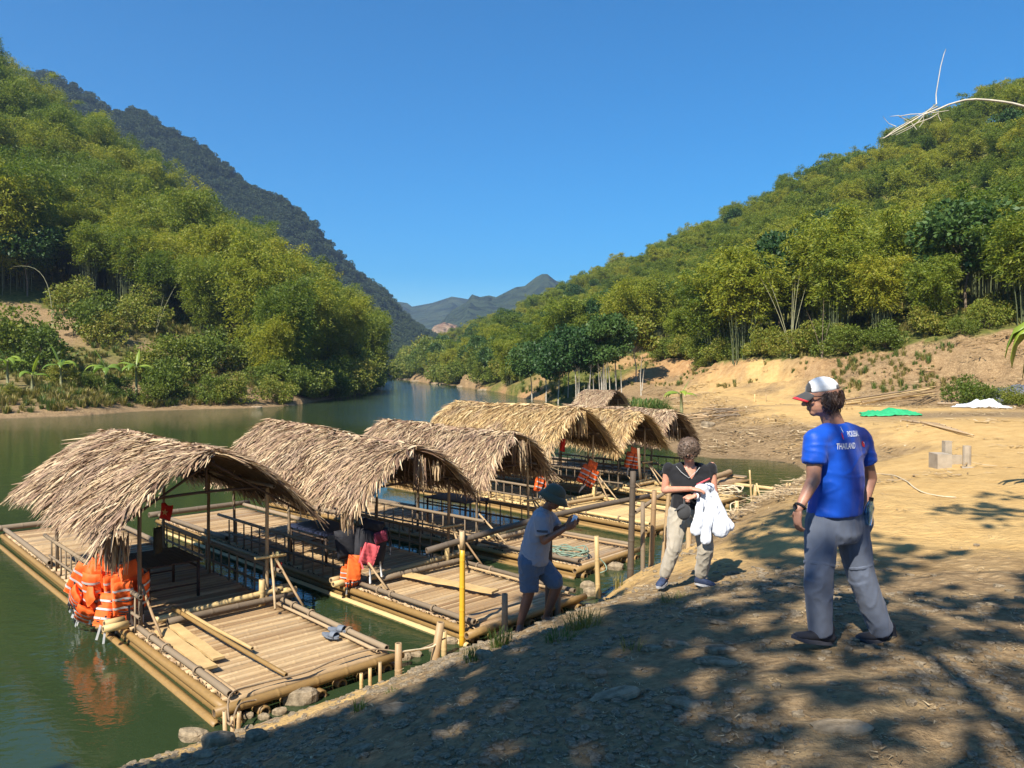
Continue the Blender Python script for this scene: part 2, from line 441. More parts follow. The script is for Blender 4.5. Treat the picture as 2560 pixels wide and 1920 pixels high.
def on_ground(px, py, d0=None):
    """first point of the terrain seen at a photo pixel"""
    a = at(px, py, 1.0); o = Vector((0, 0, CAM_H)); dr = (a - o)
    ds = np.geomspace(2.5, 500, 1500)
    P = np.array([[o.x + dr.x * t, o.y + dr.y * t, o.z + dr.z * t] for t in ds])
    h = np.maximum(height(P[:, 0], P[:, 1]), 0.0)
    i = np.argmax(P[:, 2] <= h)
    return Vector((P[i, 0], P[i, 1], h[i]))

# ------------------------------------------------------------------ ground sheet
def in_poly(x, y, poly):
    ins = np.zeros(x.shape, dtype=bool); n = len(poly)
    for i in range(n):
        ax, ay = poly[i]; bx, by = poly[(i + 1) % n]
        if ay != by: ins ^= ((ay > y) != (by > y)) & (x < (bx - ax) * (y - ay) / (by - ay) + ax)
    return ins
RIGHT_FOREST = [pxd(3300, 44), pxd(2900, 46), pxd(2560, 51.5), pxd(2200, 57.5), pxd(1950, 66), pxd(1800, 73), pxd(1700, 86), pxd(1640, 97), pxd(1560, 99), pxd(1490, 101), pxd(1400, 104),
    pxd(1345, 108), pxd(1310, 112), pxd(1245, 136), pxd(1200, 152), pxd(1140, 190), pxd(1080, 238), pxd(1015, 350), pxd(1000, 520), pxd(1300, 560), pxd(2000, 330), pxd(2600, 230), pxd(3300, 220)]
LEFT_FOREST = [pxd(-600, 78), pxd(-100, 86), pxd(0, 91), pxd(150, 93), pxd(180, 112), pxd(290, 120), pxd(420, 118), pxd(470, 98), pxd(560, 90), pxd(640, 84), pxd(720, 80), pxd(800, 93), pxd(870, 112), pxd(928, 146), pxd(950, 190), pxd(952, 260), pxd(955, 340), pxd(940, 520), pxd(700, 330), pxd(200, 220), pxd(-600, 220)]

def seg(a, b, n): return np.linspace(a, b, n, endpoint=False)
th = np.concatenate([seg(-180, -60, 40), seg(-60, -38, 30), seg(-38, 38, 620), seg(38, 60, 30), seg(60, 180, 40)]) * math.pi / 180
rr = np.concatenate([np.geomspace(0.7, 3.2, 20, endpoint=False), np.geomspace(3.2, 14, 300, endpoint=False), np.geomspace(14, 120, 230, endpoint=False), np.geomspace(120, 500, 70, endpoint=False), np.geomspace(500, 9000, 22)])
TH, RR = np.meshgrid(th, rr)
GX = (RR * np.sin(TH)).ravel(); GY = (RR * np.cos(TH)).ravel()
GZ = height(GX, GY)
far = np.clip((np.hypot(GX, GY) - 600) / 800, 0, 1)
GZ = GZ * (1 - far) + 8.0 * far
nr, nth = RR.shape
idx = np.arange(nr * nth).reshape(nr, nth)
a = idx[:-1, :]; b = idx[1:, :]; c = np.roll(idx, -1, 1)[1:, :]; d = np.roll(idx, -1, 1)[:-1, :]
faces = np.stack([a.ravel(), d.ravel(), c.ravel(), b.ravel()], 1)
me = np_mesh('ground', np.stack([GX, GY, GZ], 1), faces, True)
# soil colours, one colour per kind of ground: R = bare sand path, G = grass, B = grey gravel; A = orange subsoil
sd = shore_dist(GX, GY); rad = np.hypot(GX, GY)
PATH = [(1.4, 9.6), (4.0, 11.6), (5.6, 14.6), (7.8, 18.6), (9.6, 21.4), (11.5, 25), (12.5, 33), (13.3, 45), (16.5, 62), (20, 80), (26, 76), (22, 58), (21, 44), (24, 33), (36, 24), (44, 18), (18, 7), (9, 7.2), (3.6, 8.6)]
wob = np.clip(rad / 12, .6, 6)
path = np.zeros(len(GX))
for k_ in range(5): path += in_poly(GX + fbm(GX, GY, 4, 4, 71 + k_) * 2.2 * wob, GY + fbm(GX, GY, 4, 4, 91 + k_) * 3.0 * wob, PATH) / 5.0
strip = ((sd > 0) & (sd < 1.15 + fbm(GX, GY, 1.2, 3, 8) * 0.8) & (rad < 14) & (GX > -3.2)).astype(float)
path = np.maximum(path, strip)
gravel = np.clip((9.4 - rad + fbm(GX, GY, 1.6, 3, 41) * 3.0) / 1.6, 0, 1) * np.clip((4.6 - GX) / 2.2 + 0.35, 0, 1) * (1 - strip) * (1 - 0.5 * path)
heap = np.exp(-(((GX - 19) / 4.5) ** 2 + ((GY - 33) / 3.5) ** 2)) + np.exp(-(((GX - 27) / 5) ** 2 + ((GY - 31) / 5) ** 2))
gravel = np.maximum(gravel, np.clip(heap * 1.6 - 0.4, 0, 1))
forest = (in_poly(GX, GY, RIGHT_FOREST) | in_poly(GX, GY, LEFT_FOREST)).astype(float)
leftside = ((GX < -5) & (GY > 40)).astype(float)
grass = np.clip(forest + leftside * np.clip((sd - 5 + fbm(GX, GY, 6, 3, 55) * 8) / 5, 0, 1) * np.clip(0.62 + fbm(GX, GY, 7, 4, 56) * 1.8, 0, 1), 0, 1)
slope = np.clip((GZ - 1.9) / 1.5, 0, 1) * (GX > 5) * (GY > 28)
orange = slope * np.clip((40 - np.abs(rad - 92)) / 30, 0.22, 1) * np.clip(1.15 - forest, 0, 1) * np.clip(0.75 + fbm(GX, GY, 5, 4, 33) * 2.0, 0.1, 1)
bank = ((GX > -6) & (GY > 78) & (GX < 16)).astype(float) * (1 - forest)
orange = np.maximum(orange, bank * 0.8)
grass = np.maximum(grass, bank * np.clip(0.45 + fbm(GX, GY, 8, 3, 58) * 2.2, 0, 1))
col = np.stack([path, grass, gravel, orange], 1).astype(np.float32)
ca = me.color_attributes.new('zones', 'FLOAT_COLOR', 'POINT')
ca.data.foreach_set('color', col.ravel())

m, nt, bs = new_mat('river_bank_soil')
tc = N(nt, 'ShaderNodeTexCoord'); P = tc.outputs['Object']
at_ = N(nt, 'ShaderNodeAttribute', attribute_name='zones')
sep = N(nt, 'ShaderNodeSeparateColor'); nt.links.new(at_.outputs['Color'], sep.inputs[0])
n_big = noise_tex(nt, P, 0.35, 5, 0.6); n_mid = noise_tex(nt, P, 2.2, 5, 0.65); n_fine = noise_tex(nt, P, 14, 5, 0.7); n_grit = noise_tex(nt, P, 55, 3, 0.7)
# litter-strewn earth
earth = ramp(nt, n_mid, [(0.3, (0.19, 0.125, 0.06)), (0.5, (0.30, 0.20, 0.098)), (0.7, (0.41, 0.28, 0.14))])
vor = N(nt, 'ShaderNodeTexVoronoi', feature='F1'); vor.inputs['Scale'].default_value = 7; nt.links.new(mapping(nt, P, (1, 2.2, 1)), vor.inputs['Vector'])
flake = ramp(nt, vor.outputs['Distance'], [(0.10, (0.55, 0.41, 0.23)), (0.3, (0.28, 0.19, 0.10)), (0.6, (0.10, 0.066, 0.035))])
earth = mixc(nt, 0.45, earth, flake)
sand = ramp(nt, n_mid, [(0.25, (0.42, 0.26, 0.095)), (0.55, (0.53, 0.345, 0.135)), (0.8, (0.60, 0.41, 0.175))])
sand = mixc(nt, mth(nt, 'MULTIPLY', mth(nt, 'GREATER_THAN', n_fine, 0.62), 0.35), sand, (0.26, 0.18, 0.09))
gra = ramp(nt, n_fine, [(0.3, (0.135, 0.09, 0.045)), (0.5, (0.25, 0.17, 0.088)), (0.72, (0.38, 0.27, 0.145))])
gra = mixc(nt, mth(nt, 'MULTIPLY', mth(nt, 'SUBTRACT', n_mid, 0.45, True), 2.6, True), gra, (0.30, 0.225, 0.115))
ora = ramp(nt, n_mid, [(0.25, (0.24, 0.125, 0.05)), (0.5, (0.37, 0.21, 0.09)), (0.75, (0.47, 0.31, 0.15))])
grs = ramp(nt, n_mid, [(0.3, (0.05, 0.065, 0.015)), (0.5, (0.11, 0.115, 0.025)), (0.75, (0.24, 0.19, 0.06))])
c1 = mixc(nt, sep.outputs[0], earth, sand)
c2 = mixc(nt, sep.outputs[2], c1, gra)
c3 = mixc(nt, mth(nt, 'MULTIPLY', at_.outputs['Alpha'], 0.85), c2, ora)
c4 = mixc(nt, sep.outputs[1], c3, grs)
# dark wet rim by the water
sx = N(nt, 'ShaderNodeSeparateXYZ'); nt.links.new(P, sx.inputs[0])
wet = mth(nt, 'SUBTRACT', 1.0, mth(nt, 'MULTIPLY', sx.outputs[2], 12.0), True)
c5 = mixc(nt, mth(nt, 'MULTIPLY', wet, 0.6), c4, (0.15, 0.105, 0.055))
nt.links.new(c5, bs.inputs['Base Color'])
bs.inputs['Roughness'].default_value = 0.95
bs.inputs['Specular IOR Level'].default_value = 0.15
hh = mth(nt, 'ADD', mth(nt, 'MULTIPLY', n_fine, 0.6), mth(nt, 'MULTIPLY', n_grit, 0.4))
hh = mth(nt, 'ADD', hh, mth(nt, 'MULTIPLY', vor.outputs['Distance'], -0.5))
bump(nt, bs, hh, 0.9, 0.05)
ground = link_mesh('ground', me, m, kind='structure')

# ------------------------------------------------------------------ water
def river_mat():
    m, nt, b = new_mat('river_water')
    tc = N(nt, 'ShaderNodeTexCoord'); P = tc.outputs['Object']
    murk = ramp(nt, noise_tex(nt, P, 0.05, 2), [(0.3, (0.022, 0.038, 0.015)), (0.7, (0.032, 0.050, 0.020))])
    nt.links.new(murk, b.inputs['Base Color'])
    b.inputs['Roughness'].default_value = 0.04
    b.inputs['IOR'].default_value = 1.33
    n1 = noise_tex(nt, mapping(nt, P, (1.0, 1.7, 1)), 1.6, 3, 0.5, 0.6)
    n2 = noise_tex(nt, mapping(nt, P, (1.0, 1.5, 1)), 7.0, 3, 0.55, 0.4)
    n3 = noise_tex(nt, P, 0.035, 3)
    sx = N(nt, 'ShaderNodeSeparateXYZ'); nt.links.new(P, sx.inputs[0])
    ruf = mth(nt, 'MULTIPLY', mth(nt, 'SUBTRACT', sx.outputs[1], 42.0), 0.03, True)
    h = mth(nt, 'ADD', mth(nt, 'MULTIPLY', n1, 0.6), mth(nt, 'MULTIPLY', n2, 0.28))
    amp = mth(nt, 'ADD', 0.085, mth(nt, 'MULTIPLY', mth(nt, 'MULTIPLY', ruf, mth(nt, 'ADD', 0.25, mth(nt, 'MULTIPLY', n3, 1.1))), 0.9))
    h = mth(nt, 'MULTIPLY', h, amp)
    bm = bump(nt, b, h, 1.0, 0.16)
    return m
W = MB()
W.add([(-2500, -1500, 0), (2500, -1500, 0), (2500, 6000, 0), (-2500, 6000, 0)], [(0, 1, 2, 3)])
W.build('river_water', river_mat(), kind='structure')
# ------------------------------------------------------------------ bamboo poles
_pole_cache = {}
def pole_mesh(L, r, seed=0, n=8, node=0.32, mat='bamboo', bend=0.0, hollow=True):
    """a bamboo pole along +X from 0 to L, with swollen nodes and open ends"""
    key = (round(L, 2), round(r, 3), seed, n, mat, round(bend, 3), node)
    if key in _pole_cache: return _pole_cache[key]
    rnd = random.Random(hash((key[0], key[1], seed)))
    xs = [0.0]; rs = [1.0]
    x = rnd.uniform(0.1, node)
    while x < L - 0.08:
        xs += [x - 0.03, x - 0.010, x, x + 0.010, x + 0.03]; rs += [1.0, 1.0, 1.09, 1.0, 1.0]
        x += node * rnd.uniform(0.85, 1.15)
    xs.append(L); rs.append(0.97)
    v = []; f = []; mi = []
    for i, (xx, q) in enumerate(zip(xs, rs)):
        t = xx / L
        oz = math.sin(t * math.pi) * bend
        oy = math.sin(t * 5 + seed) * 0.006 * min(1, L)
        rad = r * q * (1 - 0.10 * t)
        for k in range(n):
            a = 2 * math.pi * k / n
            v.append((xx, oy + math.cos(a) * rad, oz + math.sin(a) * rad))
        if i:
            for k in range(n):
                f.append(((i - 1) * n + k, (i - 1) * n + (k + 1) % n, i * n + (k + 1) % n, i * n + k)); mi.append(0)
    for end, s, i in ((0.0, 0.004, 0), (L, -0.05, len(xs) - 1)):
        base = len(v)
        inset = 0.04 if end == 0.0 else -0.04
        for q, xo in ((0.62, 0.0), (0.60, inset)):
            for k in range(n):
                a = 2 * math.pi * k / n
                v.append((end + xo, v[i * n + k][1] * 1.0 - math.cos(a) * r * (1 - q) * 0.9, v[i * n + k][2] - math.sin(a) * r * (1 - q) * 0.9))
        for k in range(n):
            k2 = (k + 1) % n
            q1 = (i * n + k, i * n + k2, base + k2, base + k); q2 = (base + k, base + k2, base + n + k2, base + n + k)
            if end == 0.0: q1 = q1[::-1]; q2 = q2[::-1]
            f.append(q1); mi.append(0); f.append(q2); mi.append(1)
        cap = tuple(base + n + k for k in range(n)); f.append(cap if end else cap[::-1]); mi.append(1)
    me = make_mesh('pole', v, f)
    me.materials.append(M[mat]); me.materials.append(M['bore'])
    me.polygons.foreach_set('material_index', mi)
    me.polygons.foreach_set('use_smooth', [True] * len(f))
    me.update()
    _pole_cache[key] = me
    return me

def pole(name, p0, p1, r, parent=None, seed=0, mat='bamboo', bend=0.0, n=8, spin=None, **k):
    p0 = Vector(p0); p1 = Vector(p1); d = p1 - p0
    me = pole_mesh(d.length, r, seed, n, mat=mat, bend=bend, node=0.32 if r < 0.045 else 0.38)
    o = link_mesh(name, me, None, parent, **k)
    o.location = p0
    q = d.to_track_quat('X', 'Z')
    o.rotation_mode = 'QUATERNION'
    o.rotation_quaternion = q
    return o

def lashing(parent, p, r, axis, mat='rope_brown', name='lashing'):
    v = MB()
    for s in (-0.012, 0.0, 0.012):
        axis_ = Vector(axis).normalized(); u = axis_.orthogonal().normalized(); w = axis_.cross(u)
        pts = [Vector(p) + axis_ * s + (u * math.cos(t) + w * math.sin(t)) * r for t in np.linspace(0, 2 * math.pi, 9)]
        v.tube(pts, 0.006, 4, False)
    return v.build(name, M[mat], parent, True)

# ------------------------------------------------------------------ thatch
def thatch_mat(name, stops):
    m, nt, b = new_mat(name)
    geo = N(nt, 'ShaderNodeNewGeometry')
    c = ramp(nt, geo.outputs['Random Per Island'], stops)
    tc = N(nt, 'ShaderNodeTexCoord')
    n1 = noise_tex(nt, tc.outputs['Object'], 1.6, 3)
    c = mixc(nt, mth(nt, 'MULTIPLY', mth(nt, 'SUBTRACT', n1, 0.48, True), 2.2, True), c, (0.30, 0.21, 0.15))
    nt.links.new(c, b.inputs['Base Color'])
    b.inputs['Roughness'].default_value = 0.75; b.inputs['Specular IOR Level'].default_value = 0.3
    return m
T_GREY = thatch_mat('old_thatch', [(0, (0.13, 0.075, 0.045)), (0.3, (0.30, 0.19, 0.12)), (0.65, (0.43, 0.30, 0.17)), (0.9, (0.54, 0.41, 0.24)), (1, (0.62, 0.51, 0.33))])
T_GOLD = thatch_mat('newer_thatch', [(0, (0.17, 0.09, 0.035)), (0.3, (0.37, 0.23, 0.095)), (0.65, (0.50, 0.34, 0.145)), (0.9, (0.58, 0.43, 0.21)), (1, (0.64, 0.52, 0.29))])
M['light_block'] = plain_mat('dark_light_block', (0.10, 0.07, 0.045), 0.95, 0.05, 0.4, 14, 0.5)  # dark colour of the sheet added to stop light coming through the roof

def thatch(parent, y0, y1, half, zr0, zr1, ze, mat, seed, density=1.0, droop=0.0, gable=True, tails=()):
    """two slopes of layered dry leaves; local X across, Y along the ridge"""
    rnd = np.random.RandomState(seed)
    def surf(s, y, side, off=0.0):
        # s 0 ridge .. 1 eave
        ty = (y - y0) / (y1 - y0)
        zr = zr0 + (zr1 - zr0) * ty
        x = side * half * s
        sag = 0.09 * np.sin(np.pi * s) 
        end = np.exp(-((y - y0) / 0.45) ** 2)
        z = zr - (zr - ze) * (s ** 1.12) + sag - droop * end * s * s + 0.05 * np.sin(y * 2.3 + seed) * (0.3 + s) + off
        return x, z
    V = []; Fc = []
    def blades(S, Y, SIDE, L, Wd, yaw, lift, off):
        n = len(S)
        x0, z0 = surf(S, Y, SIDE, off)
        x1, z1 = surf(S + 0.05, Y, SIDE, off)
        dx = x1 - x0; dz = z1 - z0; ln = np.hypot(dx, dz); dx /= ln; dz /= ln
        # direction down the slope rotated by yaw in the slope plane
        D = np.stack([dx * np.cos(yaw), np.sin(yaw), dz * np.cos(yaw)], 1)
        Nn = np.stack([-dz * SIDE * 1.0, np.zeros(n), np.abs(dx)], 1)
        Nn = np.stack([np.abs(dz) * SIDE, np.zeros(n), np.abs(dx)], 1)
        D1 = D + Nn * lift[:, None]; D1 /= np.linalg.norm(D1, axis=1)[:, None]
        sidev = np.cross(Nn, D); sidev /= np.linalg.norm(sidev, axis=1)[:, None]
        roll = rnd.uniform(-0.7, 0.7, n)
        wv = sidev * np.cos(roll)[:, None] + Nn * np.sin(roll)[:, None]
        base = np.stack([x0, Y, z0], 1)
        mid = base + D1 * (L * 0.5)[:, None]
        curl = rnd.uniform(-0.25, 0.12, n)
        tip = mid + (D1 + Nn * curl[:, None] + np.array([0, 0, -0.10])) * (L * 0.5)[:, None]
        a = base - wv * Wd[:, None] * 0.4; b = base + wv * Wd[:, None] * 0.4
        c = mid + wv * Wd[:, None] * 0.5; d = mid - wv * Wd[:, None] * 0.5
        e = tip + wv * Wd[:, None] * 0.12; f = tip - wv * Wd[:, None] * 0.12
        k = sum(len(q) for q in V)
        V.append(np.stack([a, b, c, d, e, f], 1).reshape(-1, 3))
        i = np.arange(n)[:, None] * 6 + k
        Fc.append((i + np.array([[0, 1, 2, 3]]))); Fc.append((i + np.array([[3, 2, 4, 5]])))
    Lr = y1 - y0
    for rep in range(2):
        q = int(260 * Lr); Y = rnd.uniform(y0 - 0.06, y1 + 0.06, q); sd_ = np.where(rnd.uniform(0, 1, q) < .5, -1.0, 1.0)
        blades(rnd.uniform(-0.04, 0.06, q), Y, sd_, rnd.uniform(0.12, 0.3, q), rnd.uniform(0.014, 0.04, q), rnd.normal(0, 0.5, q) if rep else rnd.normal(1.2, .4, q), rnd.normal(0.05, .08, q), rnd.uniform(0.03, 0.085, q))
    slope_len = math.hypot(half, zr0 - ze)
    n = int(7600 * density * Lr / 4.4)
    for side in (-1, 1):
        q = n if side < 0 else int(n * 0.8)
        S = rnd.uniform(0, 0.98, q); S = np.floor(S * 16) / 16 + rnd.uniform(0, 0.045, q)
        Y = rnd.uniform(y0 - 0.05, y1 + 0.05, q)
        blades(S, Y, np.full(q, side), rnd.uniform(0.16, 0.46, q), rnd.uniform(0.009, 0.026, q), rnd.normal(0, 0.42, q) - 0.10, rnd.normal(0.07, 0.09, q), rnd.uniform(0.0, 0.055, q))
        # shaggy eave
        q = int(230 * Lr)
        Y = rnd.uniform(y0 - 0.05, y1 + 0.05, q)
        blades(rnd.uniform(0.88, 1.0, q), Y, np.full(q, side), rnd.uniform(0.12, 0.33, q), rnd.uniform(0.012, 0.03, q), rnd.normal(0, 0.22, q), rnd.uniform(-0.35, 0.05, q), rnd.uniform(-0.03, 0.02, q))
        # leaves running past the gable ends
        for yy, sgn in ((y0, -1), (y1, 1)):
            q = 330
            S = rnd.uniform(0.0, 1.0, q)
            blades(S, np.full(q, yy) + rnd.uniform(-0.06, 0.12, q) * -sgn, np.full(q, side), rnd.uniform(0.22, 0.45, q), rnd.uniform(0.012, 0.034, q), sgn * rnd.uniform(0.3, 1.0, q), rnd.uniform(-0.12, 0.08, q), rnd.uniform(-0.01, 0.04, q))
    # bundles of hanging leaves: (x, y, z, length, count, spread)
    for (tx, ty, tz, tl, cnt, spr) in tails:
        n_ = cnt
        a0 = rnd.uniform(0, 2 * np.pi, n_)
        base = np.stack([tx + rnd.normal(0, spr, n_), ty + rnd.normal(0, spr, n_), np.full(n_, tz) + rnd.uniform(-0.05, 0.05, n_)], 1)
        D = np.stack([np.cos(a0) * 0.18, np.sin(a0) * 0.18, np.full(n_, -1.0)], 1)
        Ln = tl * rnd.uniform(0.6, 1.05, n_); w = rnd.uniform(0.012, 0.028, n_)
        wv = np.stack([-np.sin(a0), np.cos(a0), np.zeros(n_)], 1)
        mid = base + D * (Ln * .5)[:, None]; tip = mid + (D * np.array([0.4, 0.4, 1])) * (Ln * .5)[:, None]
        k = sum(len(q) for q in V)
        V.append(np.stack([base - wv * w[:, None] * .4, base + wv * w[:, None] * .4, mid + wv * w[:, None] * .5, mid - wv * w[:, None] * .5, tip + wv * w[:, None] * .1, tip - wv * w[:, None] * .1], 1).reshape(-1, 3))
        i = np.arange(n_)[:, None] * 6 + k
        Fc.append(i + np.array([[0, 1, 2, 3]])); Fc.append(i + np.array([[3, 2, 4, 5]]))
    me = np_mesh('thatch', np.concatenate(V), np.concatenate(Fc))
    link_mesh('thatch', me, mat, parent, kind='stuff')
    # thick dark sheet added under the blades to block light
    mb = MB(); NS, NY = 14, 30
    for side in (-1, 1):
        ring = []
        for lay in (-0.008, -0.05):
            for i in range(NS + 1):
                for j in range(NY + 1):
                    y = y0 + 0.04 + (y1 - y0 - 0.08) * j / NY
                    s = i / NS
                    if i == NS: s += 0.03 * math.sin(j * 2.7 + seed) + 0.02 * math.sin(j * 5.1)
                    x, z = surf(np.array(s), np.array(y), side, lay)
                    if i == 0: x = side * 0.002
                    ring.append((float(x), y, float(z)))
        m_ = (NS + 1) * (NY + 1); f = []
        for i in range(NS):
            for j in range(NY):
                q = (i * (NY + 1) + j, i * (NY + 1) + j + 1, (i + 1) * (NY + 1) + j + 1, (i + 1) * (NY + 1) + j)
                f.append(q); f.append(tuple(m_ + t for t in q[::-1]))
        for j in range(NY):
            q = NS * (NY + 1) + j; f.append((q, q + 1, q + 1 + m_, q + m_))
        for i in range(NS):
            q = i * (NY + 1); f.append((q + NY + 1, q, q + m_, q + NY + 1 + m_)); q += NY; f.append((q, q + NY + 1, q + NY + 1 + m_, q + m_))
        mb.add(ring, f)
    mb.build('thatch_light_block', M['light_block'], parent)
    # ridge bundle and the sticks tying it down
    rc = MB(); pts = []; rad = []
    for j in range(13):
        t = j / 12; y = y0 - 0.02 + (y1 - y0 + 0.04) * t
        pts.append((0.01 * math.sin(j * 1.9), y, zr0 + (zr1 - zr0) * t + 0.025 + 0.05 * math.sin(y * 2.3 + seed) * 0.3 + 0.01 * math.sin(j * 2.2)))
        rad.append(0.028 + 0.008 * math.sin(j * 2.9))
    rc.tube(pts, rad, 9); rc.build('ridge_roll', mat, parent, True)
    for s_ in (-1, 1):
        tb = MB(); pp = []
        for j in range(9):
            y = y0 + 0.1 + (y1 - y0 - 0.2) * j / 8
            x, z = surf(np.array(0.14), np.array(y), s_, 0.05); pp.append((float(x), y, float(z) + 0.008 * math.sin(j * 3)))
        tb.tube(pp, 0.009, 5); tb.build('ridge_batten', M['bamboo_grey'], parent, True)

# ------------------------------------------------------------------ a bamboo raft with its hut
def raft(P, deg, w, L, roof, zr, ze, label, seed, mat='bamboo', tmat=None, rear_rail=True, tails=(), droop=0.0, half=None, detail=1, end_log='bamboo_grey', deck_front=0.06, pitch_scale=1.0):
    rnd = random.Random(seed)
    root = empty('bamboo_raft', (P[0], P[1], 0), (0, 0, R(deg - 90)), label=label, cat='raft', group='bamboo rafts moored at the bank')
    h = w / 2; y0, y1 = roof; half = half or h + 0.42
    # long floating poles
    nf = 7
    for i in range(nf):
        x = -h + 0.06 + (w - 0.12) * i / (nf - 1)
        pole('float_pole', (x, -0.05 + rnd.uniform(-.1, .05), 0.02), (x + rnd.uniform(-.03, .03), L + rnd.uniform(0, .2), 0.02), 0.062, root, seed=i, mat='bamboo_log')
    # deck of cross poles: every pole its own object
    y = deck_front; k = 0
    variants = 7
    while y < L - 0.05:
        rr_ = rnd.choice([0.028, 0.032, 0.037]) * pitch_scale
        s = rnd.randrange(variants)
        z = 0.118 + rr_ + rnd.uniform(-.003, .003)
        e0 = rnd.choice([0.0, 0.03]); 
        me = pole_mesh(w - 0.08, rr_, s, 8 if detail else 6, mat=mat)
        o = link_mesh('deck_pole', me, None, root)
        flip = rnd.random() < 0.5
        o.location = (-h + 0.03 + e0 if not flip else h - 0.03 - e0, y, z)
        o.rotation_euler = (rnd.uniform(0, 6.28), 0, (0 if not flip else math.pi) + rnd.uniform(-.006, .006))
        y += rr_ * 2.02 + rnd.uniform(0, .004); k += 1
    # side logs lying on the deck edges and a thin pole lashed beside them
    for s in (-1, 1):
        pole('edge_log', (s * (h - 0.05), 0.02, 0.245), (s * (h - 0.05), y0 + 0.05, 0.25), 0.036, root, seed=11 + s, mat=end_log)
        pole('edge_pole', (s * (h - 0.13), 0.05, 0.225), (s * (h - 0.14), y0 - 0.1, 0.225), 0.022, root, seed=13 + s, mat=mat)
        pole('edge_log', (s * (h - 0.05), y1 - 0.1, 0.245), (s * (h - 0.05), L - 0.05, 0.25), 0.045, root, seed=15 + s, mat='bamboo_grey')
        pole('outer_float', (s * (h + 0.085), -0.02, -0.01), (s * (h + 0.085), L * 0.97, -0.01), 0.048, root, seed=17 + s, mat='bamboo_log' if not (seed == 2 and s < 0) else 'bamboo_pale')
        pole('side_log', (s * (h + 0.0), 0.0, 0.125), (s * (h + 0.0), L * 0.99, 0.125), 0.047, root, seed=19 + s, mat='bamboo_log' if s < 0 else mat)
        for yy in (0.8, 1.7, y0 - 0.4):
            lashing(root, (s * (h - 0.05), yy, 0.245), 0.05, (0, 1, 0))
    # front beam and the two cross logs at the hut
    pole('front_beam', (-h - 0.12, -0.03, 0.13), (h + 0.14, -0.02, 0.14), 0.052, root, seed=3, mat='bamboo_log')
    pole('cross_log', (-h + 0.35, y0 - 0.02, 0.27), (h + 0.16, y0 - 0.02, 0.275), 0.046, root, seed=5, mat=end_log)
    pole('cross_log', (-h + 0.25, y0 + 0.14, 0.27), (h + 0.05, y0 + 0.14, 0.34), 0.044, root, seed=6, mat='bamboo_pale')
    pole('cross_log', (-h - 0.15, L - 0.1, 0.27), (h + 0.1, L - 0.1, 0.28), 0.06, root, seed=7, mat='bamboo_grey')
    for s in (-1, 1):
        for q in range(2):
            pole('log_stub', (s * (h + 0.02), y0 + 0.25 + 0.14 * q, 0.26 + 0.02 * q), (s * (h + 0.30 - 0.05 * q), y0 + 0.22 + 0.14 * q, 0.27 + 0.02 * q), 0.05, root, seed=20 + q, mat='bamboo_pale')
    pole('mooring_stub', (h - 0.25, y0 + 0.12, 0.15), (h - 0.25, y0 + 0.12, 0.52), 0.045, root, seed=8, mat='bamboo_pale')
    # hut frame
    zb = ze + 0.10 + (zr[0] - ze) * (1 - h / half) * 0.9
    ys = [y0 + 0.25, (y0 + y1) / 2, y1 - 0.25]
    for s in (-1, 1):
        for i, yy in enumerate(ys):
            lean = rnd.uniform(-.03, .03)
            pole('post', (s * (h - 0.12), yy, 0.15), (s * (h - 0.12) + lean, yy + rnd.uniform(-.03, .03), zb), 0.026, root, seed=30 + i, mat='bamboo_grey' if s < 0 or i else 'bamboo')
        pole('eave_beam', (s * (h - 0.10), y0 + 0.05, zb - 0.02), (s * (h - 0.10), y1 - 0.05, zb - 0.02), 0.026, root, seed=33, mat='bamboo_grey')
        # railing: two rails and balusters
        for zz in (0.62,):
            pole('rail', (s * (h - 0.05), y0 + 0.0, zz), (s * (h - 0.05), y1 + (0.25 if s < 0 else 0.0), zz + 0.02), 0.030, root, seed=35, mat='bamboo_grey')
        pole('lower_rail', (s * (h - 0.05), y0 + 0.05, 0.36), (s * (h - 0.05), y1 - 0.05, 0.36), 0.020, root, seed=36, mat='bamboo_grey')
        yy = y0 + 0.2
        while yy < y1:
            pole('baluster', (s * (h - 0.05), yy, 0.16), (s * (h - 0.05), yy, 0.60), 0.014, root, seed=rnd.randrange(3), mat='bamboo_grey', n=6)
            yy += 0.29
        for i in range(5):
            yy = y0 + 0.12 + (y1 - y0 - 0.24) * i / 4
            zr_ = zr[0] + (zr[1] - zr[0]) * i / 4
            pole('rafter', (0, yy, zr_ - 0.10), (s * half * 0.96, yy, ze + 0.0 - droop * (1 if i == 0 else 0)), 0.017, root, seed=40 + i, mat='dark_wood', n=6)
    for yy in ys:
        pole('tie_beam', (-h + 0.05, yy, zb - 0.06), (h - 0.05, yy, zb - 0.05), 0.020, root, seed=44, mat='dark_wood', n=6, bend=0.03)
        pole('king_post', (0, yy, zb - 0.05), (0, yy, zr[0] - 0.12), 0.017, root, seed=45, mat='dark_wood', n=6)
    pole('ridge_pole', (0, y0, zr[0] - 0.08), (0, y1, zr[1] - 0.08), 0.022, root, seed=46, mat='dark_wood')
    # leaning braces at the front corners
    pole('brace', (h - 0.10, y0 + 0.16, 0.78), (h - 0.32, y0 - 0.42, 0.26), 0.018, root, seed=50, mat='bamboo')
    pole('brace', (h - 0.06, y0 + 0.22, 0.84), (h + 0.10, y0 - 0.36, 0.20), 0.018, root, seed=51, mat='bamboo')
    pole('brace', (-h + 0.12, y0 + 0.20, 0.72), (-h + 0.12, y0 - 0.50, 0.26), 0.018, root, seed=52, mat='bamboo')
    pole('rail_end', (h - 0.32, y0 + 0.2, 0.80), (h + 0.10, y0 + 0.12, 0.80), 0.022, root, seed=53, mat='bamboo_pale')
    for yy, zz in ((y0 + 0.2, 0.78),):
        lashing(root, (h - 0.12, yy, zz), 0.035, (0, 0, 1))
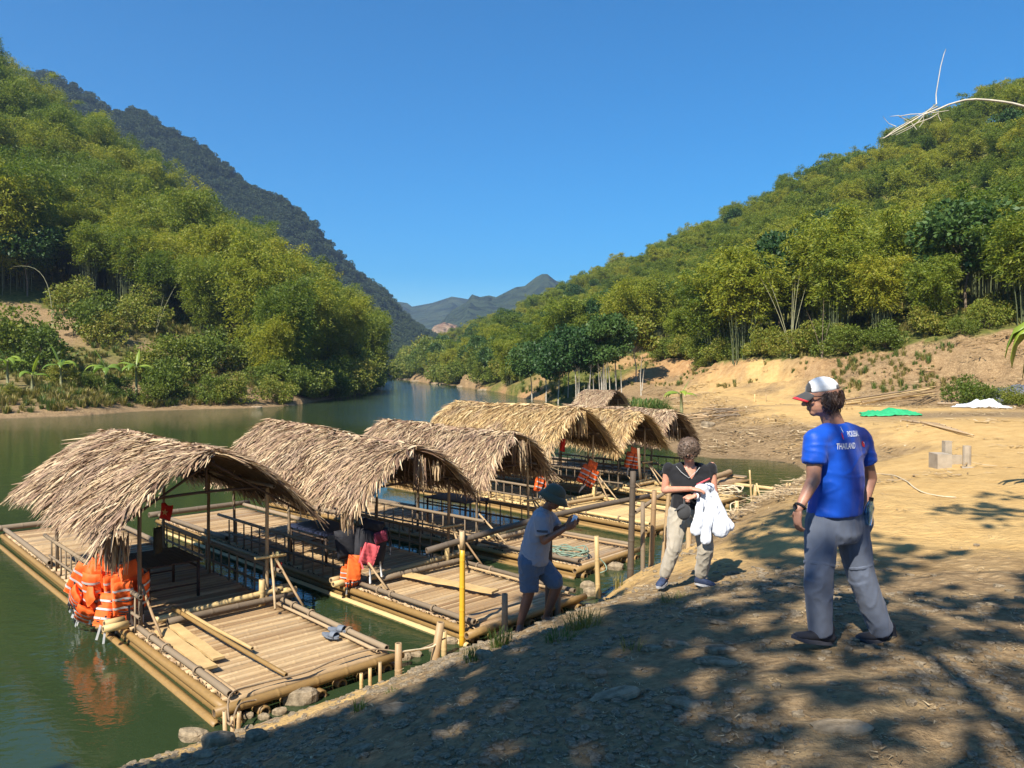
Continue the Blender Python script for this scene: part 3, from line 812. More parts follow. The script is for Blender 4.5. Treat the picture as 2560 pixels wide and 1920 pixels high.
    thatch(root, y0, y1, half, zr[0], zr[1], ze, tmat or T_GREY, seed, droop=droop, tails=tails)
    return root

RS = [
 dict(P=(-2.02, 7.84), deg=133.2, w=1.87, L=10.6, roof=(2.55, 7.0), zr=(2.25, 2.28), ze=1.50, seed=1, tmat=T_GREY, droop=0.12, half=1.28,
      label='nearest raft, life vests piled on its corner and sandals on its worn deck', tails=[(-1.16, 2.62, 1.35, 0.42, 80, 0.08)]),
 dict(P=(0.22, 10.0), deg=135.2, w=1.99, L=10.1, roof=(2.4, 6.85), zr=(2.10, 2.34), ze=1.48, seed=2, tmat=T_GREY, droop=0.10, half=1.05,
      label='second raft from the left, black bag on its rail, loose plank on its deck', tails=[(0.05, 2.35, 2.0, 0.45, 45, 0.06), (-1.06, 2.62, 1.32, 0.38, 50, 0.05), (0.35, 2.3, 1.9, 0.3, 25, 0.06)]),
 dict(P=(1.62, 12.95), deg=138.5, w=1.70, L=9.3, roof=(2.12, 5.85), zr=(2.10, 2.20), ze=1.40, seed=3, tmat=T_GREY, droop=0.08, half=0.90,
      label='third raft from the left, a green net heaped on its deck end', tails=[(0.0, 1.95, 2.0, 0.5, 35, 0.07), (-0.92, 2.25, 1.35, 0.35, 45, 0.05)]),
 dict(P=(3.42, 16.0), deg=132.5, w=1.84, L=9.5, roof=(2.75, 7.2), zr=(2.42, 2.42), ze=1.58, seed=4, tmat=T_GOLD, droop=0.04, half=1.15, mat='bamboo_pale', end_log='bamboo_pale',
      label='raft with the golden thatched roof and hanging leaf fringe behind the helmeted man', tails=[(0.08, 2.7, 2.35, 0.6, 80, 0.05), (-0.32, 2.7, 2.2, 0.5, 50, 0.06)]),
 dict(P=(5.35, 18.95), deg=137.6, w=1.50, L=9.2, roof=(2.6, 7.0), zr=(2.17, 2.22), ze=1.42, seed=5, tmat=T_GOLD, droop=0.04, half=1.10, mat='bamboo_pale', end_log='bamboo_pale',
      label='raft with cream rope coiled on its deck end beside the woman', tails=[(-1.05, 2.7, 1.3, 0.3, 40, 0.08)]),
 dict(P=(6.27, 21.7), deg=137.0, w=1.80, L=8.6, roof=(1.95, 6.0), zr=(2.10, 2.14), ze=1.35, seed=6, tmat=T_GREY, droop=0.04, half=1.12,
      label='farthest of the row of six rafts, its deck end reaching the muddy inlet', tails=[(0, 1.9, 2.0, 0.8, 8, 0.04), (-0.3, 1.9, 1.8, 0.6, 8, 0.05)]),
 dict(P=(6.0, 39.6), deg=135.0, w=1.5, L=3.6, roof=(0.9, 2.7), zr=(2.28, 2.28), ze=1.62, seed=7, tmat=T_GREY, droop=0.0, half=1.0,
      label='lone thatched raft beyond the row, in front of the tall green grass', tails=[]),
]
RAFTS = []
for k in RS:
    k = dict(k); P_ = k.pop('P')
    RAFTS.append(raft(P_, k.pop('deg'), k.pop('w'), k.pop('L'), k.pop('roof'), k.pop('zr'), k.pop('ze'), k.pop('label'), k.pop('seed'), **k))
def rp(i, x, y, z):
    """point given in raft i's own axes"""
    k = RS[i]; a = R(k['deg'] - 90)
    return Vector((k['P'][0] + x * math.cos(a) - y * math.sin(a), k['P'][1] + x * math.sin(a) + y * math.cos(a), z))

def table(i, x, y, lx, ly, h, mat_top, label, slats=True):
    t = empty('bamboo_table', rp(i, x, y, 0.2), (0, 0, R(RS[i]['deg'] - 90)), label=label, cat='table', group='tables standing under the raft roofs')
    if slats:
        n = 12
        for k in range(n):
            mb = MB(); mb.box((-lx / 2 + lx * (k + .5) / n, 0, h), (lx / n * 0.9, ly, 0.018)); mb.build('slat', M[mat_top], t)
    else:
        mb = MB(); mb.box((0, 0, h), (lx, ly, 0.03)); mb.build('tabletop', M[mat_top], t)
    for sx in (-1, 1):
        for sy in (-1, 1):
            pole('leg', (sx * (lx / 2 - .05), sy * (ly / 2 - .05), 0), (sx * (lx / 2 - .05), sy * (ly / 2 - .05), h - 0.01), 0.022, t, mat='dark_wood', n=6)
        pole('apron', (sx * (lx / 2 - .05), -ly / 2, h - 0.09), (sx * (lx / 2 - .05), ly / 2, h - 0.09), 0.016, t, mat='dark_wood', n=6)
        pole('stretcher', (-lx / 2 + .03, sx * (ly / 2 - .05), h * 0.35), (lx / 2 - .03, sx * (ly / 2 - .05), h * 0.35), 0.014, t, mat='dark_wood', n=6)
    return t
table(0, -0.12, 4.1, 0.75, 1.05, 0.50, 'dark_wood', 'low dark slatted bamboo table under the nearest roof behind the life vests')
table(1, -0.35, 4.4, 0.7, 1.2, 0.50, 'navy_board', 'dark blue topped table under the second roof behind the black bag', False)
table(2, 0.25, 3.9, 0.7, 1.2, 0.52, 'navy_board', 'dark blue topped table under the third roof from the left', False)
table(3, 0.1, 4.6, 0.7, 1.2, 0.55, 'dark_wood', 'dark table under the golden roof behind the helmeted man')

# ------------------------------------------------------------------ things on the rafts
def board(name, P, deg, L, w, t, label, mat='plank', cat='plank', tilt=0.0):
    mb = MB(); n = 10
    v = []; f = []
    for i in range(n + 1):
        x = L * i / n; wv = w / 2 * (1 + 0.04 * math.sin(i * 2.1)); zz = 0.006 * math.sin(i * 1.3)
        v += [(x, -wv, zz), (x, wv, zz), (x, wv, zz + t), (x, -wv, zz + t)]
        if i:
            a = (i - 1) * 4; b = i * 4
            for k in range(4): f.append((a + k, a + (k + 1) % 4, b + (k + 1) % 4, b + k))
    f += [(3, 2, 1, 0), (4 * n, 4 * n + 1, 4 * n + 2, 4 * n + 3)]
    mb.add(v, f)
    return_ = mb.mesh(name)
    o = link_mesh(name, return_, M[mat], None, label=label, cat=cat)
    o.location = P; o.rotation_euler = (0, tilt, R(deg))
    return o
d0 = RS[0]['deg']
board('plank', rp(0, -0.72, 2.35, 0.225), d0 - 180 - 1.5, 1.55, 0.155, 0.028, 'wide sawn plank lying along the left edge of the nearest deck, outermost of two')
board('plank', rp(0, -0.545, 2.45, 0.225), d0 - 180 - 1.5, 1.45, 0.12, 0.026, 'second sawn plank on the nearest deck, between its neighbour and the split pole')
pole('bamboo_pole', rp(0, -0.45, 2.75, 0.36), rp(0, -0.28, 0.08, 0.245), 0.026, None, seed=71, mat='bamboo_log', label='long brown bamboo pole lying lengthwise across the nearest deck', cat='pole')
pole('bamboo_pole', rp(0, -0.37, 2.75, 0.34), rp(0, -0.22, 1.0, 0.255), 0.024, None, seed=72, mat='bamboo_pale', label='shorter pale split pole beside the long brown pole on the nearest deck', cat='pole')
b2 = on_plane(1010, 1438, 0.24); e2 = on_plane(1238, 1482, 0.24)
board('plank', b2, math.degrees(math.atan2((e2 - b2).y, (e2 - b2).x)), (e2 - b2).length, 0.17, 0.03, 'long loose pale plank lying on the second deck, left of the yellow post')

def sandal(P, rz, label):
    s = empty('sandal', P, (0, 0, rz), label=label, cat='sandal', group='pair of grey sandals left on the deck')
    out = [(math.cos(t) * 0.05 * (1 + 0.12 * math.cos(2 * t)) , math.sin(t) * 0.14) for t in np.linspace(0, 2 * math.pi, 20, endpoint=False)]
    out = [(x * (0.85 if y < 0 else 1.05), y) for x, y in out]
    v = [(x, y, 0.0) for x, y in out] + [(x, y, 0.028) for x, y in out]
    n = len(out); f = [tuple(reversed(range(n))), tuple(range(n, 2 * n))] + [(i, (i + 1) % n, n + (i + 1) % n, n + i) for i in range(n)]
    link_mesh('sole', make_mesh('sole', v, f), M['sandal'], s)
    v = []; f = []
    for j, yy in enumerate((0.02, 0.05, 0.08, 0.10)):
        for i in range(7):
            t = math.pi * i / 6; v.append((math.cos(t) * 0.052, yy, 0.02 + math.sin(t) * 0.05))
    for j in range(3):
        for i in range(6): f.append((j * 7 + i, j * 7 + i + 1, (j + 1) * 7 + i + 1, (j + 1) * 7 + i))
    o = link_mesh('strap', make_mesh('strap', v, f, True), M['sandal'], s)
    sm = o.modifiers.new('solid', 'SOLIDIFY'); sm.thickness = 0.006
    return s
M['sandal'] = plain_mat('sandal_rubber', (0.15, 0.17, 0.20), 0.7, 0.3, 0.25, 14)
pa = on_plane(868, 1607, 0.24); pb = on_plane(852, 1625, 0.24)
sandal(rp(0, 0.80, 0.92, 0.235), R(-115), 'farther of the two grey rubber sandals on the nearest deck, by its edge log')
sandal(rp(0, 0.66, 0.84, 0.22), R(-125), 'nearer of the two grey rubber sandals on the nearest deck')

def rope(name, pts, r, mat, label, n=6, parent=None, closed=False):
    # smooth through the points
    P_ = [Vector(p) for p in pts]; out = []
    for i in range(len(P_) - 1):
        a = P_[max(i - 1, 0)]; b = P_[i]; c = P_[i + 1]; d = P_[min(i + 2, len(P_) - 1)]
        for k in range(5):
            t = k / 5
            out.append(0.5 * ((2 * b) + (c - a) * t + (2 * a - 5 * b + 4 * c - d) * t * t + (3 * b - a - 3 * c + d) * t ** 3))
    out.append(P_[-1])
    mb = MB(); mb.tube(out, r, n)
    return mb.build(name, M[mat], parent, True, **({} if parent else dict(label=label, cat='rope')))
rope('rope', [rp(0, -1.02, -0.28, 0.12), rp(0, -0.92, -0.08, 0.28), rp(0, -0.6, 0.06, 0.245), rp(0, -0.1, 0.02, 0.24), rp(0, 0.3, 0.10, 0.245), rp(0, 0.75, 0.08, 0.25), rp(0, 1.1, -0.15, 0.2), rp(0, 1.5, -0.25, 0.28)], 0.009, 'rope_brown', 'thin brown rope snaking along the shore end of the nearest deck')
rr_ = random.Random(5)
def coil(c, rad, turns, r, mat, label, seed, h=0.1):
    q = random.Random(seed); pts = []
    for k in range(turns * 7):
        t = k / 7 * 2 * math.pi
        rd = rad * q.uniform(0.5, 1.0)
        pts.append((c[0] + math.cos(t) * rd * 1.3, c[1] + math.sin(t) * rd, c[2] + h * q.random()))
    return rope('rope_coil', pts, r, mat, label, 5)
coil(rp(4, 0.35, 0.25, 0.24), 0.36, 6, 0.013, 'rope', 'cream rope in loose coils on the deck end right of the woman', 3, 0.18)
coil(rp(2, -0.45, 0.45, 0.23), 0.30, 7, 0.010, 'rope_green', 'grey green net rope heaped on the third deck near its stake', 4, 0.12)

# ------------------------------------------------------------------ life vests
def pillow(w, h, t, nx=10, ny=12, sag=0.0, seed=0):
    """a stuffed cloth panel lying in X (width) and Z (height), bulging along Y"""
    v = []; f = []; q = random.Random(seed)
    ph = q.uniform(0, 6)
    for side in (1, -1):
        for j in range(ny + 1):
            for i in range(nx + 1):
                a = 2 * i / nx - 1; b = 2 * j / ny - 1
                e = max(0.0, (1 - abs(a) ** 5) * (1 - abs(b) ** 5)) ** 0.5
                wr = 0.010 * math.sin(a * 7 + b * 5 + ph) + 0.008 * math.sin(b * 17 + ph)
                v.append((a * w / 2 * (1 - 0.05 * b * b), side * (t / 2 * e + (wr * e)) + 0.03 * math.sin(a * 1.6 + ph) * 1.0, b * h / 2 - sag * a * a))
    m_ = (nx + 1) * (ny + 1)
    for s in range(2):
        for j in range(ny):
            for i in range(nx):
                a = s * m_ + j * (nx + 1) + i
                q4 = (a, a + 1, a + nx + 2, a + nx + 1)
                f.append(q4 if s == 1 else q4[::-1])
    ring = [i for i in range(nx + 1)] + [j * (nx + 1) + nx for j in range(1, ny + 1)] + [ny * (nx + 1) + i for i in range(nx - 1, -1, -1)] + [j * (nx + 1) for j in range(ny - 1, 0, -1)]
    for k in range(len(ring)):
        a, b = ring[k], ring[(k + 1) % len(ring)]
        f.append((a, b, b + m_, a + m_))
    return v, f

def vest(P, rot, scale, label, seed=0, closed=0.0, group='orange life vests hung on the rafts'):
    """orange life vest: two ribbed front panels, a back, a collar, grey strips and dark straps"""
    root = empty('life_vest', P, rot, label=label, cat='life vest', group=group)
    root.scale = (scale,) * 3
    q = random.Random(seed)
    for s in (-1, 1):
        p = empty  # panels
        v, f = pillow(0.23, 0.44, 0.075, seed=seed + s)
        ang = s * (0.25 + closed) + q.uniform(-.15, .15)
        mt = Matrix.Translation((s * 0.125, -0.045, -0.05)) @ Matrix.Rotation(ang, 4, 'Z') @ Matrix.Rotation(q.uniform(-.1, .1), 4, 'Y')
        o = link_mesh('panel', make_mesh('panel', [tuple(mt @ Vector(x)) for x in v], f, True), M['orange'], root)
        for zz in (0.12, 0.01, -0.11):
            mb = MB(); pts = []
            v2 = []; f2 = []
            for i in range(9):
                a = 2 * i / 8 - 1
                e = (1 - abs(a) ** 5) ** 0.5 if abs(a) < 1 else 0
                y = -(0.0375 * e + 0.012) + 0.0
                yb = 0.03 * math.sin(a * 1.6 + random.Random(seed + s).uniform(0, 6))
                for dz in (-0.014, 0.014):
                    v2.append(tuple(mt @ Vector((a * 0.115, y + yb, zz + dz))))
                if i: f2.append((2 * i - 2, 2 * i, 2 * i + 1, 2 * i - 1))
            link_mesh('reflective_strip', make_mesh('strip', v2, f2, True), M['reflect'], o)
        mb = MB(); mb.box(tuple(mt @ Vector((0.06 * -s, -0.062, -0.17))), (0.022, 0.012, 0.2), mt.to_3x3()); mb.build('strap', M['black'], o)
    v, f = pillow(0.40, 0.46, 0.06, 12, 12, seed=seed + 5)
    link_mesh('back_panel', make_mesh('back', [(x, y + 0.07, z - 0.03) for x, y, z in v], f, True), M['orange'], root)
    v, f = pillow(0.26, 0.2, 0.06, 8, 6, seed=seed + 9)
    mt = Matrix.Translation((0, 0.03, 0.26)) @ Matrix.Rotation(-0.35, 4, 'X')
    link_mesh('collar', make_mesh('collar', [tuple(mt @ Vector(x)) for x in v], f, True), M['orange'], root)
    mb = MB()
    for zz in (-0.06, -0.2):
        mb.tube([(-0.24, 0.02, zz), (-0.13, -0.095, zz - .01), (0, -0.105, zz - .02), (0.13, -0.095, zz - .01), (0.24, 0.02, zz)], 0.009, 5)
    mb.build('belt', M['black'], root, True)
    mb = MB()
    for k in range(2):
        xx = q.uniform(-.15, .15); mb.box((xx, -0.1, -0.34 - 0.05 * k), (0.028, 0.005, 0.2), Matrix.Rotation(q.uniform(-.3, .3), 3, 'Y'))
    mb.build('loose_strap', M['reflect'], root)
    return root
A0 = R(RS[0]['deg'] - 90)
_V = [(-1.10, 3.72, 0.60, (0.15, 0.55, A0 - 0.9), 1.15, 'life vest leaning outward at the left of the pile on the nearest raft corner'),
      (-1.06, 3.32, 0.66, (0.30, 0.1, A0 - 0.55), 1.05, 'life vest hanging upright at the middle of the pile with three grey strips across'),
      (-0.86, 2.98, 0.62, (0.20, -0.15, A0 + 0.15), 1.0, 'rightmost life vest of the pile on the nearest raft, its side turned to the deck'),
      (-1.24, 3.52, 0.42, (0.4, 0.9, A0 - 1.2), 1.0, 'lowest life vest of the pile, half lying over the water'),
      (-0.98, 3.2, 0.38, (-0.2, 0.3, A0 - 0.3), 0.9, 'crumpled red orange life vest under the middle of the pile'),
      (-1.14, 3.95, 0.42, (0.3, 0.5, A0 - 1.3), 0.85, 'life vest at the rear left of the pile beside the railing balusters')]
for i, (x, y, z, rt, sc, lb) in enumerate(_V):
    vest(rp(0, x, y, z), rt, sc, lb, seed=i * 7, group='life vests piled on the corner of the nearest raft')
def yc():
    mb = MB(); v, f = pillow(0.14, 0.05, 0.05, 6, 4, seed=3); mb.add(v, f)
    o = mb.build('yellow_rag', M['yellow'], None, True, label='small yellow cloth tucked on top of the life vest pile', cat='cloth')
    o.location = rp(0, -1.0, 3.32, 0.93); o.rotation_euler = (0.2, 0.2, A0 - .4)
yc()
vest(rp(1, -1.02, 2.62, 0.36), (0.1, 0.05, R(RS[1]['deg'] - 90) - 0.2), 0.62, 'life vest hanging below the black bag at the second raft corner', 51)
vest(rp(3, -0.88, 3.1, 0.78), (0.1, 0.3, 1.0), .95, 'life vest hanging behind the helmeted man, under the golden roof', 61)
vest(rp(3, 0.62, 3.0, 0.82), (0.1, 0.5, 0.4), 1.0, 'life vest slung tilted between the golden roof and the tall dark post', 62)
vest(rp(4, -0.1, 2.75, 0.95), (0.1, 0.2, 0.4), .9, 'life vest hung in the gable shade just right of the tall dark post', 63)
# black and pink bag heap on the second raft
def bag():
    t = empty('backpack', rp(1, -0.84, 2.50, 0.74), (0, 0, R(RS[1]['deg'] - 90) - 0.35), label='black backpack with pink and maroon pockets slung over the second raft rail', cat='backpack')
    def pan(name, w, h, th, loc, rot, mat, seed, par=t):
        v, f = pillow(w, h, th, seed=seed)
        mt = Matrix.Translation(loc) @ Matrix.Rotation(rot[2], 4, 'Z') @ Matrix.Rotation(rot[1], 4, 'Y') @ Matrix.Rotation(rot[0], 4, 'X')
        return link_mesh(name, make_mesh(name, [tuple(mt @ Vector(x)) for x in v], f, True), M[mat], par)
    pan('body', 0.50, 0.56, 0.30, (0.08, 0.0, 0.02), (0, 0.15, 0), 'black', 1)
    pan('side_bag', 0.30, 0.42, 0.2, (-0.26, 0.05, 0.08), (0, -0.15, -0.3), 'black', 2)
    pan('pocket', 0.22, 0.17, 0.07, (0.20, -0.15, 0.16), (0, -0.2, 0.2), 'maroon', 3)
    pan('pocket', 0.24, 0.30, 0.06, (0.02, -0.17, -0.06), (0, 0.35, 0), 'pink', 4)
    pan('flap', 0.20, 0.36, 0.04, (-0.18, -0.12, -0.24), (0, 0.1, 0), 'orange', 5)
    pan('top_lid', 0.34, 0.16, 0.2, (0.12, 0.0, 0.32), (0, 0.3, 0), 'black', 6)
    mb = MB(); mb.tube([(0.34, -0.05, 0.22), (0.37, -0.08, 0.05), (0.36, -0.08, -0.12)], 0.014, 5); mb.build('strap', M['black'], t, True)
    mb = MB(); mb.tube([(0.05, -0.1, -0.25), (0.05, -0.11, -0.5)], 0.016, 5); mb.tube([(0.2, -0.1, -0.2), (0.22, -0.11, -0.42)], 0.014, 5); mb.build('hanging_strap', M['reflect'], t, True)
    mb = MB(); mb.tube([(-0.09, -0.16, 0.05), (-0.11, -0.17, -0.12), (-0.07, -0.18, -0.26)], 0.012, 5); mb.build('piping', M['pink'], t, True)
bag()
# small red flag with a pale star, other red cloths
def flag(P, rz, w, h, label, star=True):
    v = []; f = []
    for j in range(7):
        for i in range(7):
            v.append(((i / 6 - .5) * w, 0.02 * math.sin(i * 1.2 + j * .6), -j / 6 * h + 0.015 * math.sin(i)))
    for j in range(6):
        for i in range(6): a = j * 7 + i; f.append((a, a + 1, a + 8, a + 7))
    o = link_mesh('flag', make_mesh('flag', v, f, True), M['red'], None, label=label, cat='flag')
    s_ = o.modifiers.new('s', 'SOLIDIFY'); s_.thickness = 0.003
    o.location = P; o.rotation_euler = (0, 0.12, rz)
    if star:
        pts = []
        for k in range(10):
            r = 0.055 if k % 2 == 0 else 0.022
            pts.append((r * math.sin(k * math.pi / 5), -0.03, -h * 0.5 + r * math.cos(k * math.pi / 5)))
        pts2 = [(x, y - 0.003, z) for x, y, z in pts]
        fs = [tuple(range(10)), tuple(range(19, 9, -1))] + [(k, (k + 1) % 10, 10 + (k + 1) % 10, 10 + k) for k in range(10)]
        link_mesh('star', make_mesh('star', pts + pts2, fs), M['star'], o)
M['star'] = plain_mat('star_yellow', (0.62, 0.38, 0.16), 0.8, 0.2)
flag(rp(0, 0.25, 4.95, 1.30), R(-8), 0.19, 0.24, 'small red flag with a pale star hanging from the tie beam of the nearest roof')
flag(rp(1, 0.2, 4.7, 1.28), R(-5), 0.34, 0.22, 'dark red cloth hanging in the shade under the second roof', False)
flag(rp(3, -0.35, 2.9, 1.75), R(15), 0.12, 0.30, 'narrow red cloth hanging at the gable of the golden roof', False)
def wrap_bag():
    mb = MB(); v, f = pillow(0.13, 0.34, 0.1, 8, 10, seed=2); mb.add(v, f)
    o = mb.build('hanging_pouch', M['olive'], None, True, label='dark olive pouch hanging inside the nearest roof near its front left post', cat='pouch')
    o.location = rp(0, -0.5, 3.1, 1.16); o.rotation_euler = (0, 0, A0)
    mb = MB(); v, f = pillow(0.05, 0.36, 0.05, 6, 10, seed=4); mb.add(v, f)
    o = mb.build('hanging_float', M['pale_cloth'], None, True, label='yellowish knotted cloth and cord hanging on the front right brace of the nearest raft', cat='cloth')
    o.location = rp(0, 0.93, 2.76, 0.66); o.rotation_euler = (0.1, 0.1, A0)
    mb = MB(); v, f = pillow(0.05, 0.13, 0.06, 6, 6, seed=5); mb.add([(x + .03, y - .03, z - .02) for x, y, z in v], f)
    mb.build('red_patch', M['red'], o, True)
M['pale_cloth'] = plain_mat('pale_cloth', (0.62, 0.52, 0.25), 0.8, 0.2)
wrap_bag()
# ------------------------------------------------------------------ bamboo clumps
def foliage_mesh(seed, n_culm, H, spread, leaves, leaf_len, droop=1.0, low=0.22, culm_r=0.05, lw=0.16):
    """returns (culm mesh data, leaf mesh) for one clump: arching culms with drooping sprays of narrow leaves"""
    rnd = np.random.RandomState(seed)
    mb = MB(); C = []; T = []
    for i in range(n_culm):
        a = rnd.uniform(0, 2 * math.pi); q = rnd.uniform(0.0, 1.0) ** 0.7
        h = H * rnd.uniform(0.65, 1.0); base = np.array([math.cos(a) * spread * 0.28 * q, math.sin(a) * spread * 0.28 * q, -0.4])
        out = spread * rnd.uniform(0.25, 0.95) * (0.35 + 0.65 * q)
        a2 = a + rnd.uniform(-.6, .6)
        pts = []
        for k in range(9):
            t = k / 8
            o = out * (t ** 2.2)
            z = h * (t - 0.16 * t ** 5)
            pts.append(base + np.array([math.cos(a2) * o, math.sin(a2) * o, z]))
        if i < n_culm * 0.8: mb.tube([Vector(p) for p in pts], [culm_r * (1 - 0.8 * k / 8) * rnd.uniform(.8, 1.1) for k in range(9)], 5, False)
        C.append(np.array(pts))
    per = leaves // n_culm
    V = []; Fc = []; k0 = 0
    for pts in C:
        ns = max(4, per // 26)
        for s in range(ns):
            t = low + (1 - low) * rnd.uniform(0, 1) ** 0.75
            f_ = t * 8; i0 = min(int(f_), 7); p = pts[i0] * (1 - (f_ - i0)) + pts[i0 + 1] * (f_ - i0)
            a = rnd.uniform(0, 2 * math.pi); L = (0.35 + 1.25 * math.sin(math.pi * min(1, t * 0.9))) * rnd.uniform(0.5, 1.2) * H / 11
            n = max(3, int(per / ns)); u = rnd.uniform(0.25, 1, n)
            br = np.array([math.cos(a), math.sin(a), 0.55])
            pos = p + br * (u * L)[:, None] + np.array([0, 0, -1.0]) * (u ** 2 * L * 0.75 * droop)[:, None] + rnd.normal(0, 0.16 * H / 11, (n, 3))
            d = np.stack([np.cos(a) + rnd.normal(0, .8, n), np.sin(a) + rnd.normal(0, .8, n), -0.55 * droop + rnd.normal(0, .55, n)], 1)
            d /= np.linalg.norm(d, axis=1)[:, None]
            ll = leaf_len * rnd.uniform(0.6, 1.25, n)
            w = np.cross(d, rnd.normal(0, 1, (n, 3))); w /= np.linalg.norm(w, axis=1)[:, None]; w *= (ll * lw)[:, None]
            tip = pos + d * ll[:, None]; mid = pos + d * (ll * 0.4)[:, None]
            V.append(np.stack([pos, mid + w, tip, mid - w], 1).reshape(-1, 3))
            Fc.append(np.arange(n)[:, None] * 4 + np.array([[0, 1, 2, 3]]) + k0); k0 += n * 4
    return mb.mesh('culms', True), np_mesh('foliage', np.concatenate(V), np.concatenate(Fc))

def crown_mesh(seed, H, W_, leaves, leaf_len, blobs=14, trunk_r=0.09, trunk_h=0.45, lw=0.32, flat=0.75):
    """a broadleaf tree: trunk with limbs, crown of leaf clumps"""
    rnd = np.random.RandomState(seed); mb = MB()
    top = Vector((rnd.uniform(-.1, .1) * W_, rnd.uniform(-.1, .1) * W_, H * 0.8))
    mb.tube([Vector((0, 0, -0.3)), Vector((0.05, 0.02, H * trunk_h * .5)), Vector((top.x * .5, top.y * .5, H * trunk_h)), top], [trunk_r, trunk_r * .85, trunk_r * .7, trunk_r * .2], 7)
    V = []; Fc = []; k0 = 0
    for b in range(blobs):
        a = rnd.uniform(0, 2 * math.pi); rr_ = rnd.uniform(0, 1) ** 0.6
        zz = H * (trunk_h + (1 - trunk_h) * rnd.uniform(0.1, 0.95))
        k = 1 - abs((zz / H - trunk_h) / (1 - trunk_h) - 0.4) * 0.9
        c = np.array([math.cos(a) * W_ * .5 * rr_ * k, math.sin(a) * W_ * .5 * rr_ * k, zz])
        mb.tube([Vector((top.x * .4, top.y * .4, H * trunk_h * 0.95)), Vector(c) * .5 + Vector((0, 0, H * trunk_h * .5)), Vector(c)], [trunk_r * .4, trunk_r * .25, trunk_r * .08], 4, False)
        n = leaves // blobs; rad = W_ * rnd.uniform(0.14, 0.26)
        d = rnd.normal(0, 1, (n, 3)); d /= np.linalg.norm(d, axis=1)[:, None]
        pos = c + d * (rad * rnd.uniform(0.35, 1.0, n) ** 0.5)[:, None] * np.array([1, 1, flat])
        dd = d + rnd.normal(0, .7, (n, 3)) + np.array([0, 0, -.2]); dd /= np.linalg.norm(dd, axis=1)[:, None]
        ll = leaf_len * rnd.uniform(.6, 1.3, n)
        w = np.cross(dd, rnd.normal(0, 1, (n, 3))); w /= np.linalg.norm(w, axis=1)[:, None]; w *= (ll * lw)[:, None]
        mid = pos + dd * (ll * .45)[:, None]
        V.append(np.stack([pos, mid + w, pos + dd * ll[:, None], mid - w], 1).reshape(-1, 3))
        Fc.append(np.arange(n)[:, None] * 4 + np.array([[0, 1, 2, 3]]) + k0); k0 += n * 4
    return mb.mesh('trunk', True), np_mesh('crown', np.concatenate(V), np.concatenate(Fc))

CL = []
for i in range(6):
    cm, lm = foliage_mesh(100 + i, 24, 11.5, 3.3 + 0.25 * i, 15000, 0.34, 1.0, 0.34 if i % 2 else 0.42)
    cm.materials.append(M['culm']); lm.materials.append(M['leaf']); CL.append((cm, lm))
CB = []
for i in range(4):
    cm, lm = foliage_mesh(170 + i, 24, 18.0, 4.4 + .3 * i, 24000, 0.40, 1.1, 0.22, 0.06)
    cm.materials.append(M['culm']); lm.materials.append(M['leaf']); CB.append((cm, lm))
TR = []
for i in range(3):
    tm, cm = crown_mesh(200 + i, 8, 6, 6500, 0.38, 22)
    tm.materials.append(M['bark']); cm.materials.append(M['leaf_dark']); TR.append((tm, cm))
SH = []
for i in range(3):
    tm, cm = crown_mesh(300 + i, 2.2, 3.0, 4200, 0.16, 20, 0.03, 0.1, 0.3, 0.7)
    tm.materials.append(M['bark']); cm.materials.append(M['leaf_bush']); SH.append((tm, cm))
MT = []
for i in range(3):
    tm, cm = crown_mesh(400 + i, 9, 11, 2400, 0.85, 16, 0.15, 0.25, 0.38)
    cm.materials.append(M['leaf_mount']); MT.append(cm)

# candidates on both wooded hills
def scatter(poly, spacing, seed, grow=0.0):
    rnd = np.random.RandomState(seed)
    P = np.array(poly); lo = P.min(0); hi = P.max(0)
    out = []; grid = {}
    # log-polar jittered grid so that far groves are set wider
    r = 40.0
    while r < 560:
        s = spacing * (1 + grow * (r - 50) / 100)
        a = -0.72
        while a < 0.72:
            x = (r + rnd.uniform(-.45, .45) * s) ; t = a + rnd.uniform(-.45, .45) * s / r
            out.append((math.sin(t) * x, math.cos(t) * x, s)); a += s / r
        r += s * 0.9
    A_ = np.array(out)
    k = in_poly(A_[:, 0], A_[:, 1], poly) & (np.abs(A_[:, 0]) < A_[:, 1] * 0.75 + 6)
    A_ = A_[k]; z = height(A_[:, 0], A_[:, 1])
    return np.concatenate([A_[:, :2], z[:, None], A_[:, 2:]], 1)
RF = scatter(RIGHT_FOREST, 4.4, 1, 0.36); LF = scatter(LEFT_FOREST, 5.6, 2, 0.25)
cand = []
rnd = np.random.RandomState(9)
tone = lambda x, y: float(vnoise(np.array([x / 18.0]), np.array([y / 18.0]), 5)[0])
